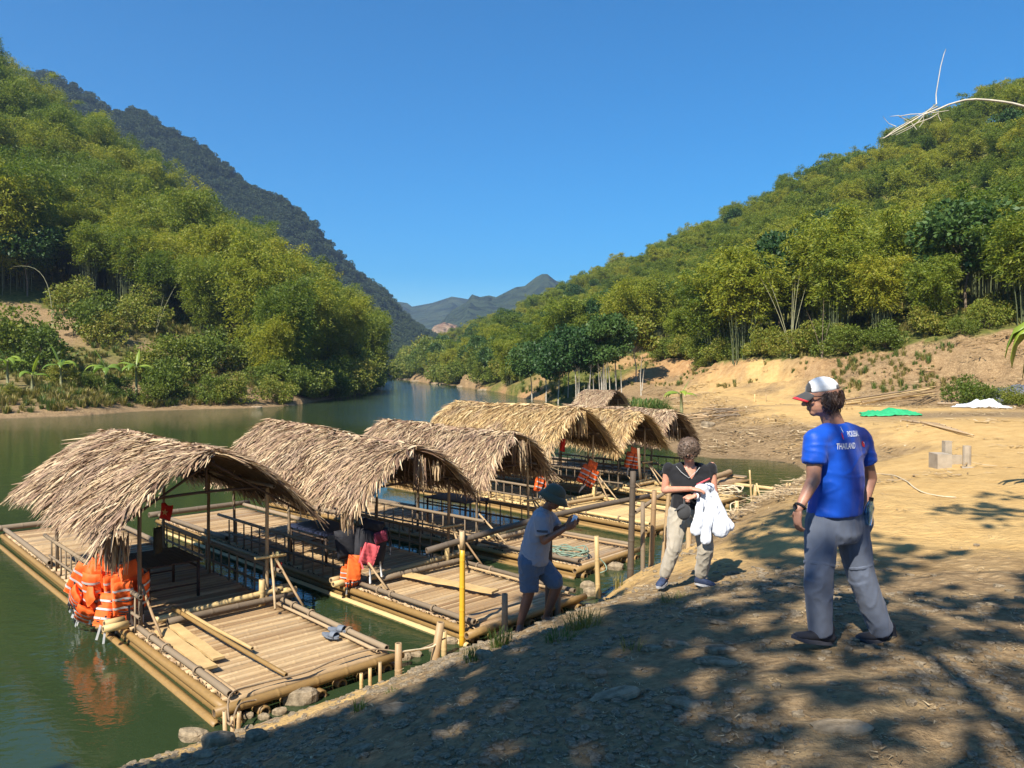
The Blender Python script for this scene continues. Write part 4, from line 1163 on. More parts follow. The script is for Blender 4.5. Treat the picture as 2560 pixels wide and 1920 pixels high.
for A_, side in ((RF, 1), (LF, -1)):
    # leave out what stands hidden behind a ridge: track the horizon angle along each ray
    ang = np.arctan2(A_[:, 0], A_[:, 1]); r = np.hypot(A_[:, 0], A_[:, 1]); el = (A_[:, 2] + 10 - CAM_H) / r
    order = np.argsort(r); hor = np.full(400, -9.0); keep = []
    for i in order:
        b = int((ang[i] + 0.8) / 1.6 * 399); b = min(max(b, 1), 398)
        hmax = hor[b - 1:b + 2].min()
        if el[i] > hmax - 0.004: keep.append(i)
        ground_el = (A_[i, 2] + 7.0 - CAM_H) / r[i]
        hw = max(1, int(2.2 / r[i] / 1.6 * 399)); hor[b - hw:b + hw + 1] = np.maximum(hor[b - hw:b + hw + 1], ground_el)
    for i in keep:
        x, y, z, s = A_[i]; rr_ = math.hypot(x, y)
        sc = rnd.uniform(0.62, 1.15) * (1.0 if side > 0 else 0.98)
        if rr_ > 200: sc *= 1.0
        kind = 'tree' if (rnd.rand() < (0.06 if side > 0 else 0.07) or (abs(x) < 0.13 * y and rnd.rand() < 0.35)) else 'bamboo'
        near_edge = False
        cand.append((rr_, x, y, z, sc * (1 + 0.0 * s), kind, side))
cand.sort()
single = cand[:240]; rest = cand[240:]
print('forest', len(single), len(rest))
def where(x, y, side):
    r_, t_ = math.hypot(x, y), x / y
    if side > 0:
        if t_ < 0.12: return 'beyond the river bend on the right bank'
        if t_ < 0.26: return 'right of the slim trees above the cutting' if r_ < 135 else 'high above the cutting, centre right'
        if r_ < 78: return 'in the front row above the embankment'
        if r_ < 100: return 'behind the front row above the embankment'
        return 'halfway up the right hill'
    if t_ > -0.26: return 'leaning over the river at the end of the left grove'
    if t_ > -0.42: return 'in the middle of the left grove'
    return 'at the upper left edge of the left slope'
for (rr_, x, y, z, sc, kind, side) in single:
    if kind == 'bamboo':
        a, b = CL[rnd.randint(6)]
        if side < 0: a, b = CB[rnd.randint(4)]
        lab = 'arching yellow green bamboo clump ' + where(x, y, side); grp = 'bamboo clumps ' + where(x, y, side); nm, ca, pn = 'bamboo_clump', 'bamboo', ('culms', 'foliage')
    else:
        a, b = TR[rnd.randint(3)]; sc *= 1.0 if side > 0 else 1.3
        lab = 'dark broadleaf tree among bamboo ' + where(x, y, side); grp = 'dark trees among the bamboo ' + where(x, y, side); nm, ca, pn = 'broadleaf_tree', 'tree', ('trunk', 'crown')
    e = empty(nm, (x, y, z - 0.2), (rnd.uniform(-.06, .06), rnd.uniform(-.06, .06), rnd.uniform(0, 6.28)), label=lab, cat=ca, group=grp)
    e.scale = (sc, sc, sc * rnd.uniform(.9, 1.12))
    link_mesh(pn[0], a, None, e); link_mesh(pn[1], b, None, e)

def instancer(name, pts, protos, label, cat):
    """one object of real geometry repeated by geometry nodes; pts = (x, y, z, rot, scale)"""
    me = bpy.data.meshes.new(name)
    me.vertices.add(len(pts)); me.vertices.foreach_set('co', np.array([p[:3] for p in pts], dtype=np.float32).ravel())
    a = me.attributes.new('rotz', 'FLOAT', 'POINT'); a.data.foreach_set('value', np.array([p[3] for p in pts], dtype=np.float32))
    a = me.attributes.new('scl', 'FLOAT', 'POINT'); a.data.foreach_set('value', np.array([p[4] for p in pts], dtype=np.float32))
    o = link_mesh(name, me, None, None, label=label, cat=cat, kind='stuff')
    ng = bpy.data.node_groups.new(name, 'GeometryNodeTree')
    ng.interface.new_socket('Geometry', in_out='INPUT', socket_type='NodeSocketGeometry')
    ng.interface.new_socket('Geometry', in_out='OUTPUT', socket_type='NodeSocketGeometry')
    gi = ng.nodes.new('NodeGroupInput'); go = ng.nodes.new('NodeGroupOutput')
    ip = ng.nodes.new('GeometryNodeInstanceOnPoints')
    jn = ng.nodes.new('GeometryNodeGeometryToInstance')
    colp = bpy.data.collections.new(name + '_source')
    for p in protos:
        ob = bpy.data.objects.new(name + '_piece', p); colp.objects.link(ob)
    ci = ng.nodes.new('GeometryNodeCollectionInfo'); ci.inputs['Collection'].default_value = colp
    ci.inputs['Separate Children'].default_value = True; ci.inputs['Reset Children'].default_value = True
    ng.links.new(gi.outputs[0], ip.inputs['Points']); ng.links.new(ci.outputs[0], ip.inputs['Instance'])
    ip.inputs['Pick Instance'].default_value = True
    rn = ng.nodes.new('FunctionNodeRandomValue'); rn.data_type = 'INT'
    rn.inputs[4].default_value = 0; rn.inputs[5].default_value = max(0, len(protos) - 1)
    ng.links.new(rn.outputs[2], ip.inputs['Instance Index'])
    def attr(nm):
        n = ng.nodes.new('GeometryNodeInputNamedAttribute'); n.data_type = 'FLOAT'; n.inputs['Name'].default_value = nm; return n.outputs[0]
    cx = ng.nodes.new('ShaderNodeCombineXYZ'); ng.links.new(attr('rotz'), cx.inputs[2])
    ng.links.new(cx.outputs[0], ip.inputs['Rotation']); ng.links.new(attr('scl'), ip.inputs['Scale'])
    ng.links.new(ip.outputs[0], go.inputs[0])
    md = o.modifiers.new('scatter', 'NODES'); md.node_group = ng
    return o

def joined(parts):
    """join mesh data blocks (culms + foliage) into one, keeping both materials"""
    V = []; Fs = []; mi = []; mats = []
    k = 0
    for me in parts:
        n = len(me.vertices); co = np.empty(n * 3, dtype=np.float32); me.vertices.foreach_get('co', co); V.append(co.reshape(-1, 3))
        fs = [tuple(i + k for i in p.vertices) for p in me.polygons]; Fs += fs; mi += [len(mats)] * len(fs); mats.append(me.materials[0]); k += n
    me = bpy.data.meshes.new('grove'); me.from_pydata(np.concatenate(V).tolist(), [], Fs)
    for m_ in mats: me.materials.append(m_)
    me.polygons.foreach_set('material_index', mi); me.update(); return me
_pr = [CL[i][1] for i in range(6)]
pts = [(x, y, z - 0.2, rnd.uniform(0, 6.28), sc) for (rr_, x, y, z, sc, kind, side) in rest if kind == 'bamboo' and side < 0]
instancer('tall_bamboo_forest', pts, [b for a, b in CB], 'farther tall bamboo groves merging over the left slope', 'bamboo forest')
pts = [(x, y, z - 0.2, rnd.uniform(0, 6.28), sc) for (rr_, x, y, z, sc, kind, side) in rest if kind == 'bamboo' and side > 0]
instancer('bamboo_forest', pts, _pr, 'farther bamboo groves merging over the right hill', 'bamboo forest')
pts = [(x, y, z - 0.2, rnd.uniform(0, 6.28), sc) for (rr_, x, y, z, sc, kind, side) in rest if kind != 'bamboo']
instancer('mixed_forest', pts, [c for _, c in TR], 'farther dark broadleaf trees between the bamboo groves along the river', 'forest')

# ------------------------------------------------------------------ undergrowth: shrubs on the left bank and along the forest edge
CT = []
for i in range(3):
    cm, lm = foliage_mesh(150 + i, 34, 14.0, 3.0, 9000, 0.34, 1.0, 0.62, 0.055)
    cm.materials.append(M['culm']); lm.materials.append(M['leaf']); CT.append((cm, lm))
q_ = random.Random(6)
for i in range(44):
    px = q_.uniform(165, 500); d = q_.uniform(97, 121)
    if px > 440 and d < 104: continue
    x, y = pxd(px, d); a, b = CT[i % 3]
    e = empty('bamboo_clump', (x, y, gz(x, y) - .3), (0, 0, q_.uniform(0, 6.28)), label='tall bamboo clump with bare lower culms in the dark recess of the left slope', cat='bamboo', group='tall bamboos in the dark recess of the left slope')
    e.scale = (1, 1, q_.uniform(.8, 1.05)); link_mesh('culms', a, None, e); link_mesh('foliage', b, None, e)
def line(poly, spacing, jit, seed):
    q = random.Random(seed); out = []
    for (a, b) in zip(poly[:-1], poly[1:]):
        n = max(1, int(math.dist(a, b) / spacing))
        for i in range(n):
            t = (i + q.random()) / n
            out.append((a[0] + (b[0] - a[0]) * t + q.uniform(-jit, jit), a[1] + (b[1] - a[1]) * t + q.uniform(-jit, jit)))
    return out
def shrub(x, y, s, lab, grp, proto=None, sz=1.0, mat=None):
    tm, cm = SH[rnd.randint(3)] if proto is None else proto
    e = empty('shrub', (x, y, gz(x, y) - 0.12 * s), (0, 0, rnd.uniform(0, 6.28)), label=lab, cat='shrub', group=grp)
    e.scale = (s, s, s * sz); link_mesh('stem', tm, None, e); link_mesh('foliage', cm, None, e)
G1 = 'shrubs crowding the left bank above the water'
for (x, y) in line([pxd(380, 69), pxd(480, 70), pxd(560, 71), pxd(640, 73), pxd(700, 77), pxd(720, 80), pxd(790, 91), pxd(860, 110), pxd(920, 145)], 2.1, 1.2, 3):
    shrub(x, y + 1, rnd.uniform(1.0, 1.7) * (1 + max(0, y - 75) / 90), 'leafy green shrub overhanging the water at the foot of the left slope', G1)
for (x, y) in line([pxd(400, 74), pxd(480, 76), pxd(560, 78), pxd(640, 80)], 2.0, 2.0, 4) + line([pxd(430, 80), pxd(500, 82), pxd(590, 84)], 2.2, 2.0, 5):
    shrub(x, y, rnd.uniform(1.2, 2.0), 'leafy shrub in the thicket between the banana plants and the dark grove', 'shrubs of the thicket on the left slope')
for (px, d, s, lab) in [(30, 72, 2.9, 'big dark rounded bush at the left edge of the photo'), (95, 70, 2.3, 'rounded dark bush right of the big bush at the left edge'), (160, 66, 1.2, 'small bush between the first two banana plants'),
                        (225, 84, 2.6, 'feathery green bush in the middle of the left slope'), (270, 82, 1.8, 'low bush beside the feathery bush on the left slope'), (350, 90, 2.2, 'yellow green bush right of the bare slope patch'),
                        (180, 92, 2.4, 'yellow green bush above the feathery bush'), (235, 66, 0.9, 'low dark bush between banana plants near the left shore'), (300, 66, 1.1, 'dark low bush at the foot of the fourth banana plant'), (380, 67, 1.0, 'low bush right of the banana plants'), (30, 60, 0.6, 'small green weed patch on the left beach'), (370, 96, 2.4, 'bush at the edge of the dark grove')]:
    x, y = pxd(px, d); shrub(x, y, s * 0.8, lab, 'bushes on the left slope')
for (x, y) in line([pxd(2700, 54), pxd(2560, 54), pxd(2380, 56), pxd(2200, 60), pxd(2050, 64), pxd(1950, 69), pxd(1860, 73), pxd(1760, 79), pxd(1700, 86), pxd(1640, 93)], 1.3, 1.3, 6):
    shrub(x, y - rnd.uniform(0.2, 2.2), rnd.uniform(0.6, 1.25), 'yellow green shrub on the rim of the orange embankment', 'shrubs on the rim of the embankment')
for (x, y) in line([pxd(2400, 45), pxd(2480, 43), pxd(2560, 42), pxd(2660, 41)], 1.0, 0.6, 7):
    shrub(x, y - 1.0, rnd.uniform(0.5, 0.85), 'small yellow green bush at the foot of the embankment behind the tarps', 'bushes behind the tarps')
for (x, y) in line([pxd(1330, 103), pxd(1290, 108), pxd(1245, 131), pxd(1200, 146), pxd(1140, 186), pxd(1080, 232), pxd(1010, 352)], 3.6, 1.6, 8):
    s = rnd.uniform(1.6, 2.6) * (1 + max(0, y - 110) / 120)
    shrub(x + 3, y + 2, s * .8, 'riverside shrub at the waterline of the far right bank', 'shrubs along the far right waterline')
# slim dark trees by the orange cutting
trunk_specs = [(1395, 80, 7.0, 5.5), (1440, 78, 7.6, 5.2), (1475, 76, 7.2, 4.8), (1505, 76, 7.8, 4.6), (1540, 77, 7.4, 4.4), (1365, 86, 6.8, 5.5), (1420, 84, 7.8, 5.2), (1590, 80, 6.6, 3.8), (1330, 92, 6.6, 5.4)]
for i, (px, d, H, W_) in enumerate(trunk_specs):
    tm, cm = crown_mesh(500 + i, H, W_, 5200, 0.28, 20, 0.075, 0.50, 0.4)
    tm.materials.append(M['pale_bark']); cm.materials.append(M['leaf_dark'] if i != 7 else M['leaf_bush'])
    x, y = pxd(px, d)
    e = empty('slim_tree', (x, y, gz(x, y) - .1), (0, 0, i), label='dark leaved tree with a slim bare trunk in the grove left of the orange cutting' if i != 7 else 'light airy tree with thin trunks in front of the orange cutting', cat='tree', group='slim trees by the orange cutting' if i != 7 else None)
    if i == 7: 
        if 'group' in e: del e['group']
    link_mesh('trunk', tm, None, e); link_mesh('crown', cm, None, e)
q = random.Random(12)
for i in range(16):
    px = q.uniform(1440, 1620); d = q.uniform(70, 77); x, y = pxd(px, d); z = gz(x, y)
    mb = MB(); h = q.uniform(2.0, 4.0); mb.tube([(x, y, z - .2), (x + q.uniform(-.1, .1), y, z + h * .5), (x + q.uniform(-.25, .25), y, z + h)], [0.05, 0.045, 0.03], 6)
    mb.build('pale_pole', M['pale_bark'], None, True, label='thin pale upright pole planted before the slim tree trunks', cat='pole', group='thin pale poles before the orange cutting')
# bright bare culms leaning out of the right grove, bare sapling
def culms(name, base, tips, r, mat, label, cat='bamboo', z0=None):
    root = empty(name, base, label=label, cat=cat)
    for (dx, dy, dz) in tips:
        mb = MB(); pts = [(0.15 * dx * math.sin(k) * 0, 0, 0) for k in range(1)]
        pts = []; 
        for k in range(7):
            t = k / 6; pts.append((dx * t ** 1.4 + 0.1 * dx * 0, dy * t, dz * t - 0.12 * abs(dx) * t ** 3))
        mb.tube(pts, [r * (1 - 0.6 * k / 6) for k in range(7)], 6); mb.build('culm', M[mat], root, True)
    return root
x, y = pxd(1965, 67); culms('bare_bamboo', (x, y - 1.2, gz(x, y - 1.2) - .2), [(-2.8, 0, 7.6), (-1.9, .3, 7.2), (0.1, 0, 6.5), (0.4, .2, 6.9), (1.2, 0, 6.3), (0.8, .3, 7.5)], 0.036, 'culm_pale', 'fan of pale bare bamboo culms leaning left at the foot of the right grove')
x, y = pxd(2045, 63); culms('bare_sapling', (x, y - .8, gz(x, y - .8) - .2), [(0.6, 0, 3.2), (-1.2, 0.2, 4.2), (0.2, .2, 5.2)], 0.032, 'bark', 'grey leafless sapling at the grove edge right of the bare culms', 'tree')
x, y = pxd(410, 92); culms('bare_bamboo', (x, y - 2, gz(x, y - 2)), [(2.5, 0, 6.5), (1.0, 0, 5.0), (0.4, 0, 3.0)], 0.035, 'culm_pale', 'thin pale culms leaning right on the left slope')
def arch():
    x, y = pxd(132, 86); z = gz(x, y); mb = MB(); pts = []
    for k in range(12):
        t = k / 11; pts.append((-4.4 * t ** 2.6, 0, 7.0 * math.sin(t * math.pi * 0.56)))
    mb.tube(pts, [0.04 * (1 - 0.75 * k / 11) for k in range(12)], 6)
    o = mb.build('arching_culm', M['culm_pale'], None, True, label='single bare culm arching to the left against the dark grove', cat='bamboo'); o.location = (x, y, z)
arch()
for (px, d, h, lab) in [(1800, 74, 4, 'stuff')][:0]: pass

# ------------------------------------------------------------------ banana plants
def banana(P, H, leaves, seed, label, bend=1.0, leafL=1.7, leafW=0.42):
    q = random.Random(seed); root = empty('banana_plant', P, (0, 0, q.uniform(0, 6.28)) if seed < 90 else (0, 0, 0), label=label, cat='banana plant')
    mb = MB(); mb.tube([(0, 0, -.1), (0.02, 0, H * .3), (0, 0.02, H * .62)], [0.12, 0.10, 0.07], 9); mb.build('stem', M['banana_stem'], root, True)
    for i in range(leaves):
        a = i * 2.4 + q.uniform(-.3, .3); up = q.uniform(0.5, 1.1) if i else 2.4
        L = leafL * q.uniform(.75, 1.1); nseg = 9; pts = []
        x = 0; z = H * .6; ang = math.atan(up); 
        for k in range(nseg + 1):
            pts.append((x, z, ang)); x += math.cos(ang) * L / nseg; z += math.sin(ang) * L / nseg; ang -= (0.26 * bend if i else 0.05) * (0.5 + k / nseg)
        v = []; f = []
        for k, (xx, zz, an) in enumerate(pts):
            t = k / nseg; w = leafW * 0.5 * max(0.03, math.sin(math.pi * min(1, max(0, (t - 0.14) / 0.86)) ** 0.8)) if t > .14 else 0.02
            w *= 0.55 if i == 0 else 1
            sag = w * 0.45
            for sx, sz in ((-1, -1), (-.5, -.25), (0, 0), (.5, -.25), (1, -1)):
                v.append((xx + math.sin(an) * 0, sx * w, zz + sz * sag * -(-1) + (0.02 * math.sin(k * 5 + sx * 3) if abs(sx) == 1 else 0)))
            if k:
                for s in range(4): f.append(((k - 1) * 5 + s, (k - 1) * 5 + s + 1, k * 5 + s + 1, k * 5 + s))
        ca, sa = math.cos(a), math.sin(a)
        v = [(vx * ca - vy * sa, vx * sa + vy * ca, vz) for vx, vy, vz in v]
        o = link_mesh('leaf', make_mesh('leaf', v, f, True), M['banana'], root)
        rib = MB(); rib.tube([(p[0] * ca, p[0] * sa, p[1] - 0.012) for p in pts], [0.022 * (1 - .8 * k / nseg) for k in range(nseg + 1)], 5); rib.build('midrib', M['banana_stem'], o, True)
    return root
for i, (px, py, H, n, lab) in enumerate([(20, 975, 3.0, 7, 'leftmost banana plant on the left bank with wide leaves'), (153, 975, 2.6, 6, 'second banana plant from the left with narrow drooping leaves'), (266, 990, 3.0, 7, 'third banana plant from the left, leaning its bright leaf right'),
                                         (341, 985, 3.1, 7, 'fourth banana plant from the left with an upright bright leaf'), (408, 985, 1.4, 4, 'small banana shoot right of the four banana plants'), (80, 980, 1.6, 4, 'low broad leaved plant behind the leftmost banana plant')]):
    g = on_ground(px, py); banana((g.x, g.y, g.z), H * 1.25, n, 10 + i, lab, leafL=2.1, leafW=.55)
g = at(1703, 1000, 44.0); banana((g.x, g.y, gz(g.x, g.y)), 2.7, 7, 31, 'lone banana plant beside the sand road in front of the embankment', leafL=1.5)
# ------------------------------------------------------------------ mountains behind
def mountain(name, sky, dist, depth, base_z, mat, seed, nx=160, ny=60, rough=0.05, foot=-0.25):
    """a ridge whose crest passes through the given skyline points at the given distances"""
    P = np.array([[at(px, py, d).x, d, at(px, py, d).z] for (px, py, d) in sky])
    t = np.linspace(0, 1, len(P)); T = np.linspace(0, 1, nx)
    cx = np.interp(T, t, P[:, 0]); cy = np.interp(T, t, P[:, 1]); czz = np.interp(T, t, P[:, 2])
    S = np.concatenate([np.linspace(-1, 0, ny), np.linspace(0.04, 1, ny // 3)])
    X = cx[None, :] + 0 * S[:, None]; Y = cy[None, :] + S[:, None] * depth
    prof = np.where(S < 0, (1 - np.abs(S)) ** 1.25, (1 - S) ** 1.1)[:, None]
    Z = base_z + (czz[None, :] - base_z) * prof
    amp = (czz[None, :] - base_z) * rough * 4
    Z = Z + fbm(X, Y, depth * 0.35, 5, seed) * amp * (np.abs(S)[:, None] ** 0.5 + 0.08)
    X = X + fbm(Y, X, depth * 0.3, 3, seed + 3) * depth * 0.10 * np.abs(S)[:, None]
    idx = np.arange(X.size).reshape(X.shape)
    f = np.stack([idx[:-1, :-1].ravel(), idx[:-1, 1:].ravel(), idx[1:, 1:].ravel(), idx[1:, :-1].ravel()], 1)
    V = np.stack([X.ravel(), Y.ravel(), Z.ravel()], 1)
    return link_mesh(name, np_mesh(name, V, f, True), mat, None, kind='structure'), V.reshape(X.shape + (3,))
def wood_mat(name, a, b_, scale, rock=0.0):
    m, nt, b = new_mat(name); tc = N(nt, 'ShaderNodeTexCoord'); P = tc.outputs['Object']
    v = N(nt, 'ShaderNodeTexVoronoi'); v.inputs['Scale'].default_value = scale; nt.links.new(P, v.inputs['Vector'])
    n1 = noise_tex(nt, P, scale * 0.35, 6, 0.7)
    c = ramp(nt, n1, [(0.35, a), (0.65, b_)])
    if rock:
        n2 = noise_tex(nt, P, scale * 0.12, 5, 0.7)
        c = mixc(nt, mth(nt, 'MULTIPLY', mth(nt, 'SUBTRACT', n2, 0.62 - rock * 0.02, True), 14, True), c, (0.42, 0.39, 0.35))
    nt.links.new(c, b.inputs['Base Color']); b.inputs['Roughness'].default_value = 1; b.inputs['Specular IOR Level'].default_value = 0
    h = mth(nt, 'ADD', mth(nt, 'MULTIPLY', v.outputs['Distance'], -1.0), n1)
    bump(nt, b, h, 1.0, 0.9 / scale)
    return m
M['wood_near'] = wood_mat('mountain_woods', (0.018, 0.034, 0.014), (0.045, 0.062, 0.024), 0.11)
M['wood_far'] = wood_mat('far_woods', (0.022, 0.036, 0.018), (0.045, 0.058, 0.028), 0.03, 0.0)
M['wood_far2'] = wood_mat('farther_woods', (0.022, 0.036, 0.018), (0.045, 0.058, 0.028), 0.02)
_, MV = mountain('mountain', [(-500, 20, 620), (-200, 100, 600), (127, 190, 580), (200, 228, 580), (266, 275, 585), (347, 287, 590), (428, 322, 600), (498, 370, 610), (555, 415, 615), (648, 473, 625), (717, 508, 640), (787, 566, 655), (868, 660, 680), (925, 712, 700),
    (960, 735, 710), (1018, 800, 730), (1076, 838, 740), (1120, 862, 750), (1170, 890, 760)], None, 330, 2, M['wood_near'], 3, 220, 70, 0.05)
mountain('far_mountain', [(700, 760, 1950), (900, 740, 2000), (1018, 757, 2050), (1030, 766, 2050), (1080, 757, 2000), (1130, 741, 2000), (1170, 748, 2000), (1230, 770, 1950), (1300, 800, 1900), (1500, 840, 1900)], None, 700, 5, M['wood_far2'], 8, 120, 40, 0.02)
mountain('far_mountain', [(1060, 860, 1450), (1095, 812, 1450), (1130, 775, 1450), (1165, 755, 1450), (1180, 735, 1450), (1200, 742, 1450), (1222, 738, 1450), (1240, 742, 1450), (1290, 717, 1450), (1312, 714, 1450), (1340, 692, 1450), (1355, 684, 1450), (1368, 684, 1450), (1388, 700, 1450), (1420, 712, 1450), (1500, 745, 1450), (1700, 800, 1450)], None, 520, 5, M['wood_far'], 12, 200, 50, 0.035)
# cleared brown hill with pale rock in the valley
mb = MB()
m_clear = wood_mat('cleared_hill', (0.16, 0.085, 0.055), (0.30, 0.22, 0.14), 0.12)
mountain('cleared_hillside', [(1060, 850, 900), (1085, 815, 900), (1110, 805, 900), (1140, 812, 900), (1165, 835, 900), (1200, 870, 900)], None, 120, 2, m_clear, 21, 50, 24, 0.05)
# forest canopy over the near mountain: one mass of crowns
q = np.random.RandomState(77); pts = []
H_, W__ = MV.shape[:2]
for k in range(9000):
    i = q.uniform(0, 69.0); j = q.uniform(0, W__ - 1.001); i0, j0 = int(i), int(j)
    a = MV[i0, j0] * (1 - (i - i0)) * (1 - (j - j0)) + MV[min(i0 + 1, H_ - 1), j0] * (i - i0) * (1 - (j - j0)) + MV[i0, j0 + 1] * (1 - (i - i0)) * (j - j0) + MV[min(i0 + 1, H_ - 1), j0 + 1] * (i - i0) * (j - j0)
    if abs(a[0]) > a[1] * 0.8: continue
    pts.append((a[0], a[1], a[2] - 4.5, q.uniform(0, 6.28), q.uniform(0.55, 1.15)))
instancer('mountain_forest', pts, MT, 'dense dark forest covering the steep mountain behind the left grove', 'forest')

# ------------------------------------------------------------------ litter, stones, weeds
def stone_mesh(seed, flat=0.55, n=9, rings=5):
    q = random.Random(seed); v = []; f = []
    for j in range(rings + 1):
        ph = math.pi * j / rings
        for i in range(n):
            t = 2 * math.pi * i / n
            r = 0.5 * (1 + 0.30 * mnoise.noise(Vector((math.cos(t) * 1.1 + seed * 3.1, math.sin(t) * 1.1, ph * 0.9))) + q.uniform(-.05, .05))
            s = abs(math.sin(ph)) ** 0.6; c = math.copysign(abs(math.cos(ph)) ** 0.7, math.cos(ph))
            v.append((math.cos(t) * r * s * 1.25, math.sin(t) * r * s * 0.9, 0.5 * flat * c * (1 + q.uniform(-.08, .08))))
    for j in range(rings):
        for i in range(n): f.append((j * n + i, j * n + (i + 1) % n, (j + 1) * n + (i + 1) % n, (j + 1) * n + i)[::-1])
    f.append(tuple(range(n))); f.append(tuple(rings * n + i for i in reversed(range(n))))
    return make_mesh('stone', v, f)
ST = []
for i in range(6):
    me = stone_mesh(i * 7 + 1, 0.34 + 0.08 * (i % 3), 6, 3); me.materials.append(M['rock'] if i % 3 else M['rock_warm']); ST.append(me)
def scat(n, xf, rad_range, cond, seed, size, protos, name, label, cat, dz=0.0, beta=1.0):
    q = np.random.RandomState(seed)
    r = np.exp(q.uniform(math.log(rad_range[0]), math.log(rad_range[1]), n)); t = q.uniform(-0.66, 0.66, n)
    x = r * np.sin(t); y = r * np.cos(t)
    keep = cond(x, y, q); x = x[keep]; y = y[keep]; z = height(x, y)
    s = size[0] + (size[1] - size[0]) * q.uniform(0, 1, len(x)) ** 3 
    s = s * (np.hypot(x, y) / 6) ** beta
    return instancer(name, [(a, b, c + dz * d, e, d) for a, b, c, d, e in zip(x, y, z, s, q.uniform(0, 6.28, len(x)))], protos, label, cat)
def c_gravel(x, y, q):
    sd_ = shore_dist(x, y); g = np.clip((9.8 - np.hypot(x, y) + fbm(x, y, 1.6, 3, 41) * 3) / 1.6, 0.05, 1) * np.clip((4.8 - x) / 2.4 + 0.3, 0.12, 1)
    cl = np.clip(fbm(x, y, 0.8, 3, 44) * 2.5 + 0.65, 0.1, 1)
    return (sd_ > 0.06) & (q.uniform(0, 1, len(x)) < g * cl) & ((sd_ > 1.0) | (x < -2.6) | (q.uniform(0, 1, len(x)) < 0.12))
scat(24000, None, (3.0, 12.5), c_gravel, 5, (0.010, 0.075), ST, 'gravel', 'grey angular gravel strewn over the shaded bank in the foreground', 'gravel', 0.10, 0.45)
scat(9000, None, (5.0, 30), lambda x, y, q: (shore_dist(x, y) > 0.02) & (shore_dist(x, y) < 1.3) & (y < 30), 6, (0.015, 0.07), [ST[0], ST[3], ST[1]], 'shore_gravel', 'pale gravel and clods along the water line', 'gravel', 0.1, 0.4)
# litter chips: short flat scraps of bamboo sheath and dry leaves
def chip_mesh(seed):
    q = np.random.RandomState(seed); V = []; F_ = []
    for k in range(14):
        a = q.uniform(0, 6.28); L = q.uniform(.15, .6); w = q.uniform(.02, .06); c = q.uniform(-.5, .5, 3) * np.array([1.4, 1.4, .10]); d = np.array([math.cos(a), math.sin(a), q.uniform(-.2, .2)]); u = np.array([-d[1], d[0], q.uniform(-.3, .3)])
        V += [c - d * L / 2 - u * w, c + d * L / 2 - u * w * .4, c + d * L / 2 + u * w * .4, c - d * L / 2 + u * w]; F_.append([4 * k, 4 * k + 1, 4 * k + 2, 4 * k + 3])
    me = np_mesh('chips', np.array(V), np.array(F_)); me.materials.append(M['straw']); return me
CH = [chip_mesh(i) for i in range(3)]
def c_litter(x, y, q):
    pth = in_poly(x, y, PATH); z = height(x, y); sd_ = shore_dist(x, y)
    return (sd_ > 0.5) & (x > 2) & (y > 14) & (z < 9) & (~in_poly(x, y, RIGHT_FOREST)) & ((~pth) | (q.uniform(0, 1, len(x)) < 0.07))
scat(9500, None, (14, 75), c_litter, 8, (0.12, 0.42), CH, 'dry_litter', 'dry bamboo sheaths and leaf litter over the sandy ground and embankment', 'litter', 0.05, 0.55)
scat(5000, None, (52, 110), lambda x, y, q: (x < -8) & (shore_dist(x, y) > 0.5) & (~in_poly(x, y, LEFT_FOREST)) & (fbm(x, y, 6, 3, 61) > -0.12), 9, (0.15, 0.4), CH, 'slope_litter', 'pale fallen leaves on the left slope', 'litter', 0.05, 0.35)
scat(900, None, (3.4, 14), lambda x, y, q: shore_dist(x, y) > 0.8, 10, (0.04, 0.13), CH, 'bank_twigs', 'sparse dry scraps on the shaded bank', 'litter', 0.1, 0.3)
def tuft_mesh(seed, n=46, H=0.5, mat='grass'):
    q = np.random.RandomState(seed); V = []; F_ = []; k = 0
    for i in range(n):
        a = q.uniform(0, 6.28); b = np.array([math.cos(a), math.sin(a), 0]) * q.uniform(0, .12); o = q.uniform(.1, .55) * H; h = H * q.uniform(.5, 1); w = 0.012 * H / .5
        d = np.array([math.cos(a), math.sin(a), 0]); u = np.array([-d[1], d[0], 0])
        p1 = b + d * o * .3 + np.array([0, 0, h * .6]); p2 = b + d * o + np.array([0, 0, h * .9])
        V += [b - u * w, b + u * w, p1 + u * w, p1 - u * w, p2 + u * w * .1, p2 - u * w * .1]; F_ += [[k, k + 1, k + 2, k + 3], [k + 3, k + 2, k + 4, k + 5]]; k += 6
    me = np_mesh('tuft', np.array(V), np.array(F_)); me.materials.append(M[mat]); return me
TF = [tuft_mesh(i) for i in range(3)]; TD = [tuft_mesh(i + 9, mat='grass_dry') for i in range(3)]
scat(26000, None, (54, 125), lambda x, y, q: (x < -6) & (shore_dist(x, y) > 1.2) & (fbm(x, y, 7, 4, 56) * 1.8 + 0.35 > q.uniform(0, 1, len(x)) * .8), 15, (0.5, 1.5), TD + TF[:1], 'slope_grass', 'yellow green grass covering the left slope', 'grass', -0.02, 0.2)
scat(14000, None, (40, 115), lambda x, y, q: (x > 3) & (shore_dist(x, y) > 0.8) & (height(x, y) > 1.9) & (in_poly(x, y - 2.5, RIGHT_FOREST) | ((x < 12) & (y > 72)) | (fbm(x, y, 5, 3, 99) > 0.04)), 16, (0.35, 1.0), TD + TF[:2], 'embankment_grass', 'tufts of grass on the rim of the embankment and by the far right bank', 'grass', -0.02, 0.2)
scat(2600, None, (60, 112), lambda x, y, q: (x > 1) & (x < 11) & (y > 66) & (shore_dist(x, y) > 0.2) & (shore_dist(x, y) < 16), 17, (0.9, 1.9), TF, 'bank_grass', 'green grass sloping to the water beyond the rafts', 'grass', -0.02, 0.1)
